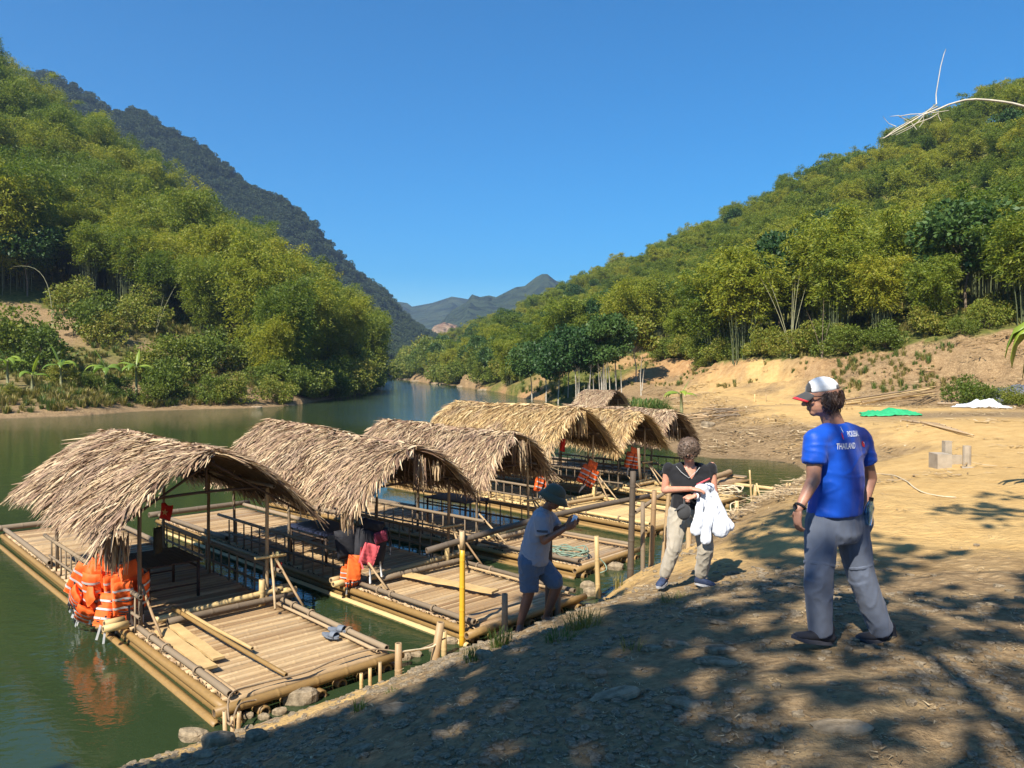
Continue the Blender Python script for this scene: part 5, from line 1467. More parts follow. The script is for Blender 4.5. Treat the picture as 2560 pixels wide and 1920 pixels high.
# tall green grass clump and weeds near the camera
def grass_clump(x, y, R_, H, n, label, name='grass_clump', cat='grass clump', mat='grass', w0=0.02):
    if name == 'weed': H *= .62; n = int(n * .8); w0 = .003
    q = np.random.RandomState(int(abs(x * 100)) + n); V = []; F_ = []; k = 0; z0 = gz(x, y)
    for i in range(n):
        a = q.uniform(0, 6.28); rr2 = R_ * q.uniform(0, 1) ** .5 * 0.6; b = np.array([math.cos(a) * rr2, math.sin(a) * rr2, -.05]); a2 = a + q.normal(0, .6); d = np.array([math.cos(a2), math.sin(a2), 0]); u = np.array([-d[1], d[0], 0])
        h = H * q.uniform(.6, 1); o = R_ * q.uniform(.1, .6); w = w0 * q.uniform(.6, 1.3)
        p1 = b + d * o * .25 + np.array([0, 0, h * .65]); p2 = b + d * o * .7 + np.array([0, 0, h]); p3 = b + d * o * 1.2 + np.array([0, 0, h * .85])
        V += [b - u * w, b + u * w, p1 + u * w, p1 - u * w, p2 + u * w * .6, p2 - u * w * .6, p3]; F_ += [[k, k + 1, k + 2, k + 3], [k + 3, k + 2, k + 4, k + 5], [k + 5, k + 4, k + 6, k + 6]]; k += 7
    v = np.array(V); me = make_mesh(name, v.tolist(), [tuple(dict.fromkeys(f)) for f in F_])
    o = link_mesh(name, me, M[mat], None, label=label, cat=cat); o.location = (x, y, z0); return o
g = at(1610, 1010, 43); grass_clump(g.x - 0.2, g.y, 1.9, 2.2, 1500, 'big clump of tall green grass right of the lone raft hut', w0=0.028)
g = at(1560, 1010, 47); grass_clump(g.x, g.y, 1.6, 1.5, 900, 'lower green grass clump behind the lone raft hut', w0=0.028)
g = at(1640, 1005, 44); grass_clump(g.x, g.y, 1.3, 1.5, 700, 'green grass clump beside the lone banana plant', w0=0.025)
for (px, py, R_, H, n, lab, mt) in [(1250, 1618, .16, .34, 120, 'wispy grass tuft on the bank rim below the yellow post', 'grass'), (1185, 1650, .14, .22, 110, 'short grass tuft on the sandy rim left of the white stone', 'grass'), (900, 1775, .10, .2, 60, 'small leafy weed standing at the shadow edge on the bank', 'grass'), (980, 1730, .08, .12, 50, 'tiny weed on the shadow edge right of the leafy weed', 'grass'),
                               (1690, 1500, .22, .15, 160, 'low grass patch in front of the woman', 'grass_dry'), (1460, 1570, .25, .3, 220, 'straggly dry weed behind the stones beside the barefoot man', 'grass_dry'), (1400, 1600, .2, .22, 160, 'low dark weed by the barefoot man, on the bank rim', 'grass'), (1580, 1625, .15, .22, 50, 'thin dry weed among the flat stones', 'grass_dry'), (1545, 1470, .1, .4, 60, 'reddish dry weed at the foot of the tall dark post', 'grass_dry'), (1630, 1410, .18, .3, 90, 'dry reeds behind the tall dark post', 'grass_dry')]:
    g = on_ground(px, py); grass_clump(g.x, g.y, R_, H, n, lab, w0=0.004, mat=mt, name='weed', cat='weed')

def rock(px, py, w, asp, flat, label, warm=False, seed=0, rz=None, d=None, sink=0.3):
    g = on_ground(px, py) if d is None else on_plane(px, py, d)
    q = random.Random(seed + px); me = stone_mesh(seed + px, flat, 13, 7)
    o = link_mesh('rock', me, M['rock_warm' if warm else 'rock'], None, label=label, cat='rock')
    s = w * math.hypot(g.x, g.y) / F_PX / 1.25
    o.scale = (s, s * asp, s * 1.0); o.rotation_euler = (q.uniform(-.12, .12), q.uniform(-.12, .12), rz if rz is not None else q.uniform(-.4, .4)); o.location = (g.x, g.y, g.z + s * flat * 0.5 * (1 - 2 * sink) )
for a in [(755, 1757, 80, .8, .75, 'grey boulder against the shore end of the nearest raft'), (640, 1850, 55, .9, .8, 'grey rock at the shadow edge near the lower mooring stakes'), (545, 1865, 80, .9, .7, 'big pale rock in the cluster at the lower left waterline'), (480, 1850, 70, .8, .6, 'dark rock left of the big pale waterline rock'),
          (700, 1785, 35, .8, .8, 'small tan block left of the grey boulder'), (510, 1895, 50, .9, .6, 'lower pale rock at the bottom left waterline'), (985, 1785, 100, .7, .4, 'flat grey rock half buried in the shaded bank'), (1212, 1645, 50, .7, .7, 'rounded white stone on the rim above the grass tuft'),
          (1800, 1630, 80, .7, .3, 'flat slab among the stones left of the blue shirted man, farther one'), (1760, 1660, 60, .7, .35, 'greenish slab in the middle of the stone cluster'), (1800, 1660, 90, .6, .25, 'pale flat slab at the right of the stone cluster'), (1630, 1625, 55, .7, .4, 'angular slab at the left of the stone cluster'), (1690, 1615, 70, .5, .35, 'long slab behind the stone cluster'),
          (1805, 1535, 60, .8, .45, 'grey stone up the slope between the woman and the stone cluster'), (1798, 1560, 50, .7, .3, 'flat stone just below the grey stone on the slope'), (1710, 1765, 85, .8, .35, 'rounded tan stone in the middle foreground'), (1540, 1745, 130, .6, .25, 'broad flat tan rock in the foreground left of the rounded stone'),
          (2105, 1828, 140, .6, .2, 'large pale slab embedded in the foreground path'), (1440, 1720, 45, .8, .5, 'small dark rock in the left foreground gravel'), (1350, 1720, 55, .7, .45, 'grey rock in the foreground gravel at the left'), (1490, 1690, 60, .7, .5, 'tan rock half in a patch of sun in the left foreground'),
          (900, 1880, 60, .8, .5, 'dark angular rock at the bottom edge of the foreground'), (1100, 1840, 50, .8, .5, 'dark rock in the shaded gravel near the bottom edge'), (1770, 1068, 40, .7, .6, 'grey boulder on the sand beside the brush pile'), (1250, 1725, 40, .8, .5, 'grey stone in the shaded gravel below the hat man')]:
    rock(*a[:5], a[5], warm=('tan' in a[5] or 'pale' in a[5] or 'white' in a[5]), seed=len(a[5]))
for i, (px, py, w) in enumerate([(1010, 1648, 40), (1040, 1640, 30), (1128, 1610, 34), (1085, 1628, 26), (1175, 1590, 42), (1430, 1515, 40), (1480, 1490, 45), (1470, 1470, 38), (1420, 1500, 30), (1540, 1425, 40), (620, 1795, 30), (660, 1800, 30), (600, 1835, 26)]):
    rock(px, py, w, .8, .8, 'rough tan stone wedged at the waterline between the raft ends', warm=True, seed=i)
    bpy.data.objects[-1] if False else None
for o in COL.objects:
    if o.name.startswith('rock') and o.get('label', '').startswith('rough tan stone'): o['group'] = 'stones wedged at the waterline'
# little rocks of the far bank
for i, (px, d) in enumerate([(1045, 262), (1095, 210), (1115, 205), (1160, 168), (1210, 138), (700, 75.5), (720, 75.5), (640, 71), (935, 143), (1010, 330), (1025, 325)]):
    x, y = pxd(px, d); me = stone_mesh(900 + i, .6, 10, 5); o = link_mesh('shore_rock', me, M['rock_warm'], None, label='pale rock at the waterline far up the river', cat='rock', group='rocks along the far waterline'); s = d / 75; o.scale = (s * 1.1, s * .8, s * .5); o.location = (x, y, 0.02)
# ------------------------------------------------------------------ posts, rails and stakes on the bank
def post(px, py, d, pytop, r, mat, label, name='bamboo_post', lean=0, cat='post', seed=1):
    b = at(px, py, d); t = at(px + lean, pytop, d)
    b.z = min(b.z, gz(b.x, b.y)) - 0.15
    return pole(name, b, t, r, None, seed=seed, mat=mat, label=label, cat=cat)
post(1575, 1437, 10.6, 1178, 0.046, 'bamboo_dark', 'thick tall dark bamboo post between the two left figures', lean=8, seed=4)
pole('bamboo_post', at(1601, 1200, 11.3), at(1596, 1120, 11.3), 0.022, None, seed=9, mat='bamboo_grey', label='thin dark pole rising behind the thick tall dark post', cat='post')
bpy.data.objects['bamboo_post.001'].location.z -= 0.0
p_ = at(1155, 1587, 9.25)
pole('bamboo_post', (p_.x, p_.y, -0.1), at(1156, 1372, 9.25), 0.037, None, seed=2, mat='bamboo_yellow', label='golden yellow lower length of the bamboo post beside the second deck', cat='post')
pole('bamboo_post', at(1156, 1373, 9.25), at(1155, 1328, 9.25), 0.036, None, seed=3, mat='bamboo', label='pale upper length of the yellow bamboo post where the handrail is tied', cat='post')
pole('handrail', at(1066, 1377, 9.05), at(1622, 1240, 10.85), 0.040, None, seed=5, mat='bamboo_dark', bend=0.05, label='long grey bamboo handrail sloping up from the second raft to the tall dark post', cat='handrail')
post(1372, 1565, 8.9, 1300, 0.045, 'dark_wood', 'dark round post behind the hat man\'s front leg', seed=6)
post(1607, 1432, 11.2, 1255, 0.035, 'bamboo_grey', 'thin grey post just right of the tall dark post', seed=7)
post(1626, 1425, 11.6, 1226, 0.042, 'bamboo', 'tan post with a notch between the tall dark post and the woman', seed=8, lean=10)
post(1655, 1400, 12.2, 1222, 0.036, 'bamboo', 'slim post leaning beside the woman\'s right elbow', seed=9, lean=18)
post(1722, 1378, 12.6, 1290, 0.050, 'bamboo', 'short post seen between the woman\'s legs', seed=10)
pole('handrail', at(1588, 1280, 11.5), at(1678, 1222, 12.4), 0.032, None, seed=11, mat='bamboo_grey', label='short brown rail joining the thin posts behind the tall dark post', cat='handrail')
post(1262, 1562, 9.4, 1484, 0.042, 'bamboo_grey', 'dark upright stake at the corner of the second deck', name='stake', cat='stake', seed=12)
post(1394, 1500, 10.3, 1452, 0.045, 'bamboo_grey', 'short dark stump between the second and third rafts', name='stake', cat='stake', seed=13)
post(1497, 1452, 11.2, 1340, 0.038, 'bamboo_pale', 'pale stake with rope at the corner of the third deck', name='stake', cat='stake', seed=14, lean=-6)
post(1080, 1638, 8.6, 1556, 0.050, 'bamboo', 'thick leaning mooring stake tied with rope at the water edge', name='stake', cat='stake', seed=15, lean=22)
post(996, 1660, 8.2, 1608, 0.042, 'bamboo', 'short mooring stake with a split top left of the leaning stake', name='stake', cat='stake', seed=16)
post(1110, 1600, 8.9, 1578, 0.036, 'bamboo_pale', 'small pale stake right of the leaning mooring stake', name='stake', cat='stake', seed=17)
for i, (px, py, tp, ln, lab) in enumerate([(565, 1850, 1778, -4, 'pale stake at the lower corner of the nearest raft, leftmost of three'), (580, 1858, 1790, 2, 'middle of three stakes at the lower corner of the nearest raft'), (592, 1850, 1780, 6, 'right of three stakes at the lower corner of the nearest raft')]):
    post(px, py, 6.85, tp, 0.022, 'bamboo', lab, name='stake', cat='stake', seed=20 + i, lean=ln)
for i, (px, py, tp, lab) in enumerate([(950, 1672, 1655, 'tiny peg near the right corner of the nearest deck'), (925, 1690, 1670, 'tiny peg under the rope on the nearest deck edge'), (903, 1700, 1683, 'tiny peg left of the other pegs on the nearest deck edge')]):
    post(px, py, 7.9, tp, 0.02, 'bamboo_pale', lab, name='stake', cat='stake', seed=30 + i)
for i, (px, py, d, tp, ln, lab) in enumerate([(1885, 1250, 19.2, 1215, 4, 'pale stake left of the tied trestle by the inlet'), (1905, 1247, 19.4, 1208, -14, 'slanted pole of the tied trestle by the inlet'), (1880, 1222, 19.6, 1175, -6, 'thin upright twig at the tied trestle'), (1940, 1245, 18.5, 1218, -2, 'small stake right of the trestle on the shore'),
                                 (1962, 1255, 17.0, 1228, -4, 'squat stake on the shore left of the blue shirted man'), (1967, 1228, 19.5, 1208, 0, 'left of two pegs by the gravel edge'), (1975, 1226, 19.7, 1207, 0, 'right of two pegs by the gravel edge'), (1842, 1285, 16.6, 1252, 0, 'stake with a cream rope loop at the end of the coil raft')]):
    post(px, py, d, tp, 0.05 if 'stake' in lab else 0.025, 'bamboo_pale', lab, name='stake', cat='stake', seed=40 + i, lean=ln)
pole('bamboo_pole', on_plane(1838, 1211, 0.3), on_plane(1945, 1223, 0.35), 0.05, None, seed=50, mat='bamboo_pale', label='pale pole floating from the farthest raft to the shore', cat='pole')
pole('bamboo_pole', rp(5, 0.75, 0.5, 0.36), rp(5, -0.9, 0.2, 0.36), 0.085, None, seed=51, mat='bamboo', label='thick bamboo log across the end of the farthest raft', cat='pole')
rope('rope', [at(1000, 1630, 8.2), at(1030, 1626, 8.3), at(1060, 1622, 8.45), at(1085, 1615, 8.55), at(1095, 1600, 8.6)], 0.012, 'rope', 'cream rope tied between the two mooring stakes')
rope('rope', [at(560, 1790, 7.0), at(575, 1812, 6.8), at(585, 1790, 6.9), at(600, 1760, 7.1), at(640, 1750, 7.3)], 0.009, 'rope_brown', 'rope knotted round the stakes at the nearest raft corner')
rope('rope', [at(590, 1840, 6.7), at(630, 1822, 6.9), at(680, 1800, 7.05), at(730, 1790, 7.2)], 0.011, 'rope_brown', 'slack rope lying along the bank below the nearest raft')
rope('rope', [at(1840, 1240, 17.8), at(1870, 1245, 18.3), at(1900, 1240, 19)], 0.014, 'rope', 'cream rope stretched from the coil to the shore')
rope('rope', [at(1842, 1262, 16.6), at(1832, 1285, 16.4), at(1826, 1262, 16.5), at(1840, 1255, 16.6)], 0.014, 'rope', 'loop of cream rope on the stake at the coil raft')
rope('rope', [at(1497, 1395, 11.2), at(1512, 1410, 11.2), at(1516, 1425, 11.1), at(1500, 1432, 11.1)], 0.010, 'rope_green', 'green rope loop hanging from the pale stake of the third raft')
# cable snaking over the sand
cab = [on_ground(px, py) + Vector((0, 0, .015)) for px, py in [(2175, 1186), (2230, 1190), (2265, 1205), (2285, 1222), (2310, 1234), (2350, 1243), (2390, 1246)]]
rope('cable', cab, 0.011, 'rope', 'thin tan cable snaking across the sand right of the blue shirted man')
# concrete culvert
def conc():
    g = on_ground(2362, 1172); z = g.z
    root = empty('culvert', (g.x, g.y, z), (0, 0, R(-8)), label='square concrete culvert mouth with a dark opening in the sand at the right', cat='culvert')
    s = g.y / F_PX
    mb = MB(); mb.box((0, 0.25, 0.10), (34 * s, 0.5, 0.42)); mb.build('headwall', M['concrete'], root)
    mb = MB(); mb.box((0.34, 0.42, 0.06), (0.36, 0.06, 0.40)); mb.build('wing_slab', M['concrete'], root)
    mb = MB(); pts = [(0.3 + 0.3 * math.cos(t), 0.06, 0.02 + 0.22 * math.sin(t)) for t in np.linspace(0, math.pi, 10)]
    mb.tube([(0.30, -0.08, -0.06), (0.8, -0.16, -0.08)], 0.13, 12); mb.build('pipe', M['concrete'], root, True)
    for (px, py, tp, lab) in ((2367, 1132, 1103, 'square concrete post standing behind the culvert'), (2417, 1165, 1138, 'round concrete post at the right of the culvert')):
        b = at(px, py, g.y + (0.6 if px < 2400 else 0.1)); mb = MB(); h = at(px, tp, g.y).z - b.z + 0.25
        if px < 2400: mb.box((0, 0, h / 2), (0.15, 0.15, h))
        else: mb.tube([(0, 0, 0), (0, 0, h)], 0.085, 12)
        o = mb.build('concrete_post', M['concrete'], None, label=lab, cat='post'); o.location = (b.x, b.y, min(b.z, gz(b.x, b.y)) - .05)
conc()
# tarps
def tarp(name, c, sx, sy, h, mat, label, seed, rz=0):
    q = random.Random(seed); nx, ny = 26, 12; v = []; f = []
    for j in range(ny + 1):
        for i in range(nx + 1):
            a = 2 * i / nx - 1; b = 2 * j / ny - 1
            x = a * sx / 2 * (1 + .08 * math.sin(b * 3 + seed)); y = b * sy / 2 * (1 + .2 * math.sin(a * 4 + seed))
            ca, sa = math.cos(rz), math.sin(rz); X, Y = c[0] + x * ca - y * sa, c[1] + x * sa + y * ca
            hh = h * max(0, 1 - abs(b) ** 2.5) * max(0, 1 - abs(a) ** 4) * (0.65 + 0.8 * mnoise.noise(Vector((a * 2.3, b * 1.5, seed)))) + 0.03 + 0.08 * mnoise.noise(Vector((a * 9, b * 6, seed)))
            v.append((X, Y, hh))
        
    X = np.array([p[0] for p in v]); Y = np.array([p[1] for p in v]); hz = height(X, Y)
    v = [(p[0], p[1], hz[i] + max(0.015, p[2])) for i, p in enumerate(v)]
    for j in range(ny):
        for i in range(nx): a = j * (nx + 1) + i; f.append((a, a + 1, a + nx + 2, a + nx + 1))
    o = link_mesh(name, make_mesh(name, v, f, True), M[mat], None, label=label, cat='tarp'); s_ = o.modifiers.new('s', 'SOLIDIFY'); s_.thickness = 0.02; s_.offset = 1; return o
g = on_ground(2210, 1038); tarp('tarp', (g.x + .2, g.y), 2.3, 1.7, 0.22, 'green_tarp', 'crumpled bright green net tarp on the sand behind the blue shirted man', 3, -0.25)
g = on_ground(2455, 1020); tarp('tarp', (g.x, g.y), 2.0, 1.6, 0.45, 'white_tarp', 'white plastic sheet over a heap near the right edge', 5)
g = on_ground(2545, 1012); tarp('tarp', (g.x, g.y + 1.0), 3.4, 2.2, 0.6, 'grey_cloth', 'dark grey tarp at the right edge beside the white sheet', 8)
# stacked long poles
q = random.Random(4)
for i in range(13):
    a = on_ground(q.uniform(2095, 2160), q.uniform(1012, 1020)); b = on_ground(q.uniform(2300, 2350), q.uniform(992, 1004))
    b.z = gz(b.x, b.y)
    pole('long_bamboo', a + Vector((0, 0, .06 + i * .02)), b + Vector((0, 0, .25 + i * .035)), 0.035, None, seed=i % 4, mat='bamboo_pale' if i % 3 else 'bamboo', label='long cut bamboo in the stack slanting behind the green tarp', cat='pole', group='long cut bamboos behind the green tarp')
for i in range(6):
    a = on_ground(q.uniform(2330, 2370), 1008 + i); b = on_ground(q.uniform(2410, 2440), 1010 + i); pole('long_bamboo', a + Vector((0, 0, .1)), b + Vector((0, 0, .12)), 0.035, None, seed=i % 4, mat='bamboo', label='cut bamboo lying between the green tarp and the white sheet', cat='pole', group='cut bamboos beside the white sheet')
for i in range(7):
    a = on_ground(2250 + i * 12 + q.uniform(-8, 8), 1052 + i * 2); b = on_ground(2350 + i * 14, 1064 + i * 5); pole('long_bamboo', a + Vector((0, 0, .05)), b + Vector((0, 0, .06)), 0.03, None, seed=i % 4, mat='bamboo', label='long bamboo lying on the ground below the green tarp', cat='pole', group='bamboos lying below the green tarp')
for i in range(34):
    c = on_ground(q.uniform(1745, 1838), q.uniform(1030, 1056)); a = q.uniform(-.5, .9); L = q.uniform(.6, 1.7); d = Vector((math.cos(a), math.sin(a) * 1, q.uniform(-.08, .16))) * L / 2
    pole('branch', c - d + Vector((0, 0, .15 + q.random() * .25)), c + d + Vector((0, 0, .15 + q.random() * .25)), q.choice([.02, .03, .04]), None, seed=i % 5, mat='bamboo_grey' if i % 2 else 'bamboo', label='dry stick in the brush pile left of the sand road', cat='branch', group='sticks of the brush pile')
for i in range(2):
    c = on_ground(1887 + i * 28, 1005); post(1887 + i * 28, 1006, c.y, 985, 0.04, 'bamboo_pale', ('left' if i == 0 else 'right') + ' small white marker stake beside the sand road', name='stake', cat='stake', seed=60 + i)

# ------------------------------------------------------------------ big banana leaf at the right edge and dead bamboo tip
def near_banana():
    c = at(2620, 1010, 11.5); base = Vector((c.x + 0.55, c.y, gz(c.x + .55, c.y)))
    root = empty('banana_plant', base, label='broad folded banana leaf hanging in from the right edge of the photo', cat='banana plant')
    mb = MB(); mb.tube([(0, 0, -.1), (0, 0, 1.2), (0.05, 0, 2.2)], [0.14, 0.12, 0.08], 10); mb.build('stem', M['banana_stem'], root, True)
    def leaf(pts, w, fold, mat='banana'):
        v = []; f = []; n = len(pts)
        for k, p in enumerate(pts):
            t = k / (n - 1); ww = w * math.sin(math.pi * min(1, .12 + t * .84)) ; p = Vector(p)
            for s, sg in ((-1, -1), (-.5, -.6), (0, 0), (.5, -.6), (1, -1)):
                v.append((p.x + s * ww * math.cos(fold), p.y + s * ww * 0.5, p.z + sg * ww * math.sin(fold) + .02 * math.sin(k * 3 + s * 5)))
            if k:
                for s in range(4): f.append(((k - 1) * 5 + s, (k - 1) * 5 + s + 1, k * 5 + s + 1, k * 5 + s))
        o = link_mesh('leaf', make_mesh('leaf', v, f, True), M[mat], root); s_ = o.modifiers.new('s', 'SOLIDIFY'); s_.thickness = 0.004
    T = lambda px, py, d=11.3: at(px, py, d) - base
    leaf([T(2640, 800), T(2590, 800), T(2556, 812), T(2538, 840), T(2530, 880), T(2530, 915)], 0.20, 1.0)
    leaf([T(2640, 790), T(2575, 795), T(2535, 820), T(2518, 860), T(2512, 892)], 0.12, 1.1)
    leaf([T(2650, 820), T(2600, 830), T(2565, 870), T(2556, 940)], 0.2, 1.1, 'leaf_dark')
    leaf([(0.05, 0, 2.2), (0.3, -.2, 2.9), (.7, -.5, 3.1), (1.2, -.8, 2.8)], 0.3, .3)
    leaf([(0.05, 0, 2.2), (0.2, .3, 2.9), (.5, .8, 3.2), (.8, 1.4, 2.9)], 0.3, .3)
    leaf([(0.05, 0, 2.2), (-.1, -.2, 2.7), (-.05, -.7, 3.0), (.2, -1.3, 2.7)], 0.28, .3)
near_banana()
def dead_bamboo():
    D = 4.6
    base = Vector((5.4, 4.0, gz(5.4, 4.0)))
    root = empty('dead_bamboo', base, label='bare bleached bamboo tip with thin dead twigs reaching in at the upper right', cat='bamboo')
    T = lambda px, py, d=D: at(px, py, d) - base
    def tw(pts, r0, r1, name='twig'):
        P_ = [T(*p) for p in pts]; n = len(P_); out = []
        mb = MB(); mb.tube(P_, [r0 + (r1 - r0) * k / max(1, n - 1) for k in range(n)], 5); mb.build(name, M['bleached'], root, True)
    main = [(0, 0, -0.2), (0.05, 0, 1.2), (-.05, .05, 2.4)]
    mb = MB(); pts = [Vector(p) for p in main] + [T(2640, 285), T(2560, 266), T(2530, 258), T(2505, 254), T(2470, 250), T(2440, 248), T(2412, 250), T(2390, 256), T(2370, 262), T(2348, 272), T(2326, 280), T(2305, 288), T(2285, 300), T(2262, 314), T(2245, 324), T(2225, 336), T(2208, 346)]
    n = len(pts); mb.tube(pts, [0.03, 0.026, 0.02] + [0.008 * (1 - 0.72 * k / (n - 4)) for k in range(n - 3)], 7); mb.build('culm', M['bleached'], root, True)
    tw([(2341, 260), (2340, 236), (2346, 200), (2352, 165), (2360, 135), (2365, 122)], .0032, .0018)
    tw([(2344, 266), (2325, 275), (2300, 286), (2275, 300)], .003, .0015)
    tw([(2341, 260), (2318, 278), (2300, 300), (2280, 318), (2240, 338)], .003, .0014)
    tw([(2248, 291), (2275, 286), (2310, 284), (2340, 281), (2372, 276)], .003, .0015)
    tw([(2248, 291), (2262, 298), (2278, 306), (2292, 324)], .003, .0012)
    tw([(2225, 291), (2248, 289)], .0012, .0024)
    tw([(2345, 284), (2325, 296), (2296, 306), (2262, 322), (2228, 338)], .003, .0014)
    tw([(2207, 290), (2214, 300), (2222, 309), (2240, 316)], .0012, .0022)
    tw([(2200, 346), (2212, 344), (2240, 322), (2270, 305)], .0012, .003)
    tw([(2345, 268), (2346, 290), (2352, 302)], .002, .001)
    tw([(2310, 284), (2308, 305), (2298, 318)], .002, .001)
M['bleached'] = plain_mat('bleached_bamboo', (0.55, 0.50, 0.40), 0.6, 0.3, 0.2, 20)
dead_bamboo()

# ------------------------------------------------------------------ the tree behind the photographer that shades the bank
def shade_tree():
    # ground that lies in shade in the photo: everything nearer than this line, with sun flecks left open
    line_px = [(-200, 2050), (300, 1935), (560, 1870), (800, 1800), (1000, 1745), (1120, 1690), (1240, 1632), (1330, 1592), (1450, 1560), (1560, 1520), (1640, 1500), (1750, 1470), (1830, 1400), (1860, 1330), (1920, 1290), (2010, 1262), (2180, 1330), (2400, 1390), (2560, 1400), (2900, 1420)]
    lx = np.array([p[0] for p in line_px]); ly = np.array([p[1] for p in line_px])
    holes = [(1560, 1640, 60, 20), (1750, 1720, 90, 26), (2080, 1900, 80, 20), (2300, 1860, 70, 22), (2450, 1700, 60, 20), (1690, 1450, 110, 30), (1740, 1500, 70, 20), (1990, 1700, 80, 45), (1930, 1640, 60, 30), (2200, 1745, 90, 22), (2330, 1640, 80, 14), (1870, 1880, 60, 16), (2490, 1870, 120, 35), (2010, 1780, 50, 25),
             (2340, 1430, 120, 14), (2480, 1470, 110, 16), (2230, 1480, 80, 12), (1860, 1440, 70, 22), (1830, 1500, 60, 18), (1900, 1560, 40, 20), (2140, 1560, 60, 12), (2420, 1560, 90, 12)]
    extra = [(2440, 1280, 120, 14), (2530, 1300, 60, 20), (2500, 1240, 70, 6)]
    q = np.random.RandomState(3)
    x = q.uniform(-6.5, 13, 60000); y = q.uniform(-2.5, 14, 60000)
    z = height(x, y)
    dy = np.maximum(y, 0.05); px = 1280 + x / dy * F_PX; py = HORIZON + (CAM_H - z) / dy * F_PX
    sh = (py > np.interp(px, lx, ly)) | (y < 3.4)
    hole = np.zeros(len(x), bool)
    for (hx, hy, a, b) in holes: hole |= (((px - hx) / a) ** 2 + ((py - hy) / b) ** 2 < 1) & (y > 2)
    for (hx, hy, a, b) in extra: sh |= ((px - hx) / a) ** 2 + ((py - hy) / b) ** 2 < 1
    sh &= ~hole & (z > -0.5) & (shore_dist(x, y) > -2.5)
    dens = np.where(px > 2050, 0.24, np.where(px > 1750, 0.42, 1.0))
    sh &= q.uniform(0, 1, len(x)) < dens
    x, y, z = x[sh][:34000], y[sh][:34000], z[sh][:34000]
    hgt = 9.0 + 6.0 * q.uniform(0, 1, len(x)) + 0.0 * x
    # keep the crown out of the frame of view: higher where the ground lies farther out
    k = (hgt) / math.sin(R(SUN_EL))
    X = x + TO_SUN.x * k; Y = y + TO_SUN.y * k; Z = z + TO_SUN.z * k
    ok = (Z - CAM_H) > np.maximum(0, Y) * 0.60 + 0.4
    X, Y, Z = X[ok], Y[ok], Z[ok]
    def along(X, Y, Z, p):
        d = np.stack([X - p[0], Y - p[1], Z - p[2]], 1); t = d @ np.array(TO_SUN); d = d - t[:, None] * np.array(TO_SUN); return np.linalg.norm(d, axis=1), t
    # gaps in the crown through which the sun reaches the people and the dead bamboo
    lit = [((2.05, 5.15, 3.25), .30), ((1.95, 5.1, 2.85), .34), ((2.05, 5.1, 1.75), .16), ((2.45, 5.35, 1.75), .14), ((1.83, 8.1, 2.4), .42), ((1.83, 8.1, 1.9), .42), ((1.75, 8.0, 1.35), .36), ((2.1, 8.0, 1.95), .3), ((1.9, 8.0, 1.0), .22), ((-.6, 9.25, .4), .35), ((-.6, 9.25, 1.1), .3)]
    lit += [(tuple(at(px_, py_, 4.6)), .26) for px_, py_ in ((2560, 266), (2480, 250), (2400, 252), (2320, 284), (2240, 320), (2345, 200), (2360, 130))]
    keep = np.ones(len(X), bool)
    for p_, r_ in lit:
        dd, t_ = along(X, Y, Z, p_); keep &= ~((dd < r_) & (t_ > 0))
    X, Y, Z = X[keep], Y[keep], Z[keep]
    # boughs that shade the boatman
    m2 = 380; bx = q.uniform(0.05, .62, m2); by = q.uniform(7.9, 8.45, m2); bz = q.uniform(0.6, 2.1, m2); k2 = q.uniform(9, 12, m2)
    X = np.concatenate([X, bx + TO_SUN.x * k2]); Y = np.concatenate([Y, by + TO_SUN.y * k2]); Z = np.concatenate([Z, bz + TO_SUN.z * k2])
    n = len(X); d = q.normal(0, 1, (n, 3)); d[:, 2] *= .4; d /= np.linalg.norm(d, axis=1)[:, None]
    ll = q.uniform(0.18, 0.38, n); w = np.cross(d, q.normal(0, .5, (n, 3)) + TO_SUN); w /= np.linalg.norm(w, axis=1)[:, None]; w *= (ll * 0.32)[:, None]
    pos = np.stack([X, Y, Z], 1); mid = pos + d * (ll * .5)[:, None]
    V = np.stack([pos, mid + w, pos + d * ll[:, None], mid - w], 1).reshape(-1, 3)
    me = np_mesh('crown', V, np.arange(n * 4).reshape(-1, 4))
    cx, cy = float(X.mean()), float(Y.mean())
    tx, ty = -1.0, -5.5
    root = empty('shade_tree', (0, 0, 0), label='spreading tree behind the photographer that shades the foreground bank', cat='tree')
    link_mesh('crown', me, M['leaf_dark'], root)
    mb = MB(); b = Vector((tx, ty, gz(tx, ty) - .2)); top = Vector((tx + .3, ty + .5, 6.0))
    mb.tube([b, b + Vector((.1, 0, 2.5)), top], [0.38, 0.30, 0.22], 10)
    for i in range(26):
        j = q.randint(n); e = Vector((X[j], Y[j], Z[j])); mb.tube([top - Vector((0, 0, q.uniform(0, 1.5))), (top + e) / 2 + Vector((0, 0, .6)), e], [0.12, 0.06, 0.015], 6, False)
    mb.build('trunk', M['bark'], root, True)
shade_tree()
# ------------------------------------------------------------------ thin haze in the valley
def haze():
    mb = MB(); mb.box((0, 1400, 230), (6400, 4200, 470))
    m = bpy.data.materials.new('haze'); m.use_nodes = True; nt = m.node_tree; nt.nodes.clear()
    o = nt.nodes.new('ShaderNodeOutputMaterial'); v = nt.nodes.new('ShaderNodeVolumePrincipled')
    v.inputs['Color'].default_value = (0.52, 0.72, 1.0, 1); v.inputs['Density'].default_value = 0.00023; v.inputs['Anisotropy'].default_value = 0.2
    nt.links.new(v.outputs[0], o.inputs['Volume'])
    h = mb.build('haze', m, kind='stuff', label='thin blue haze in the valley air', cat='haze')
haze()
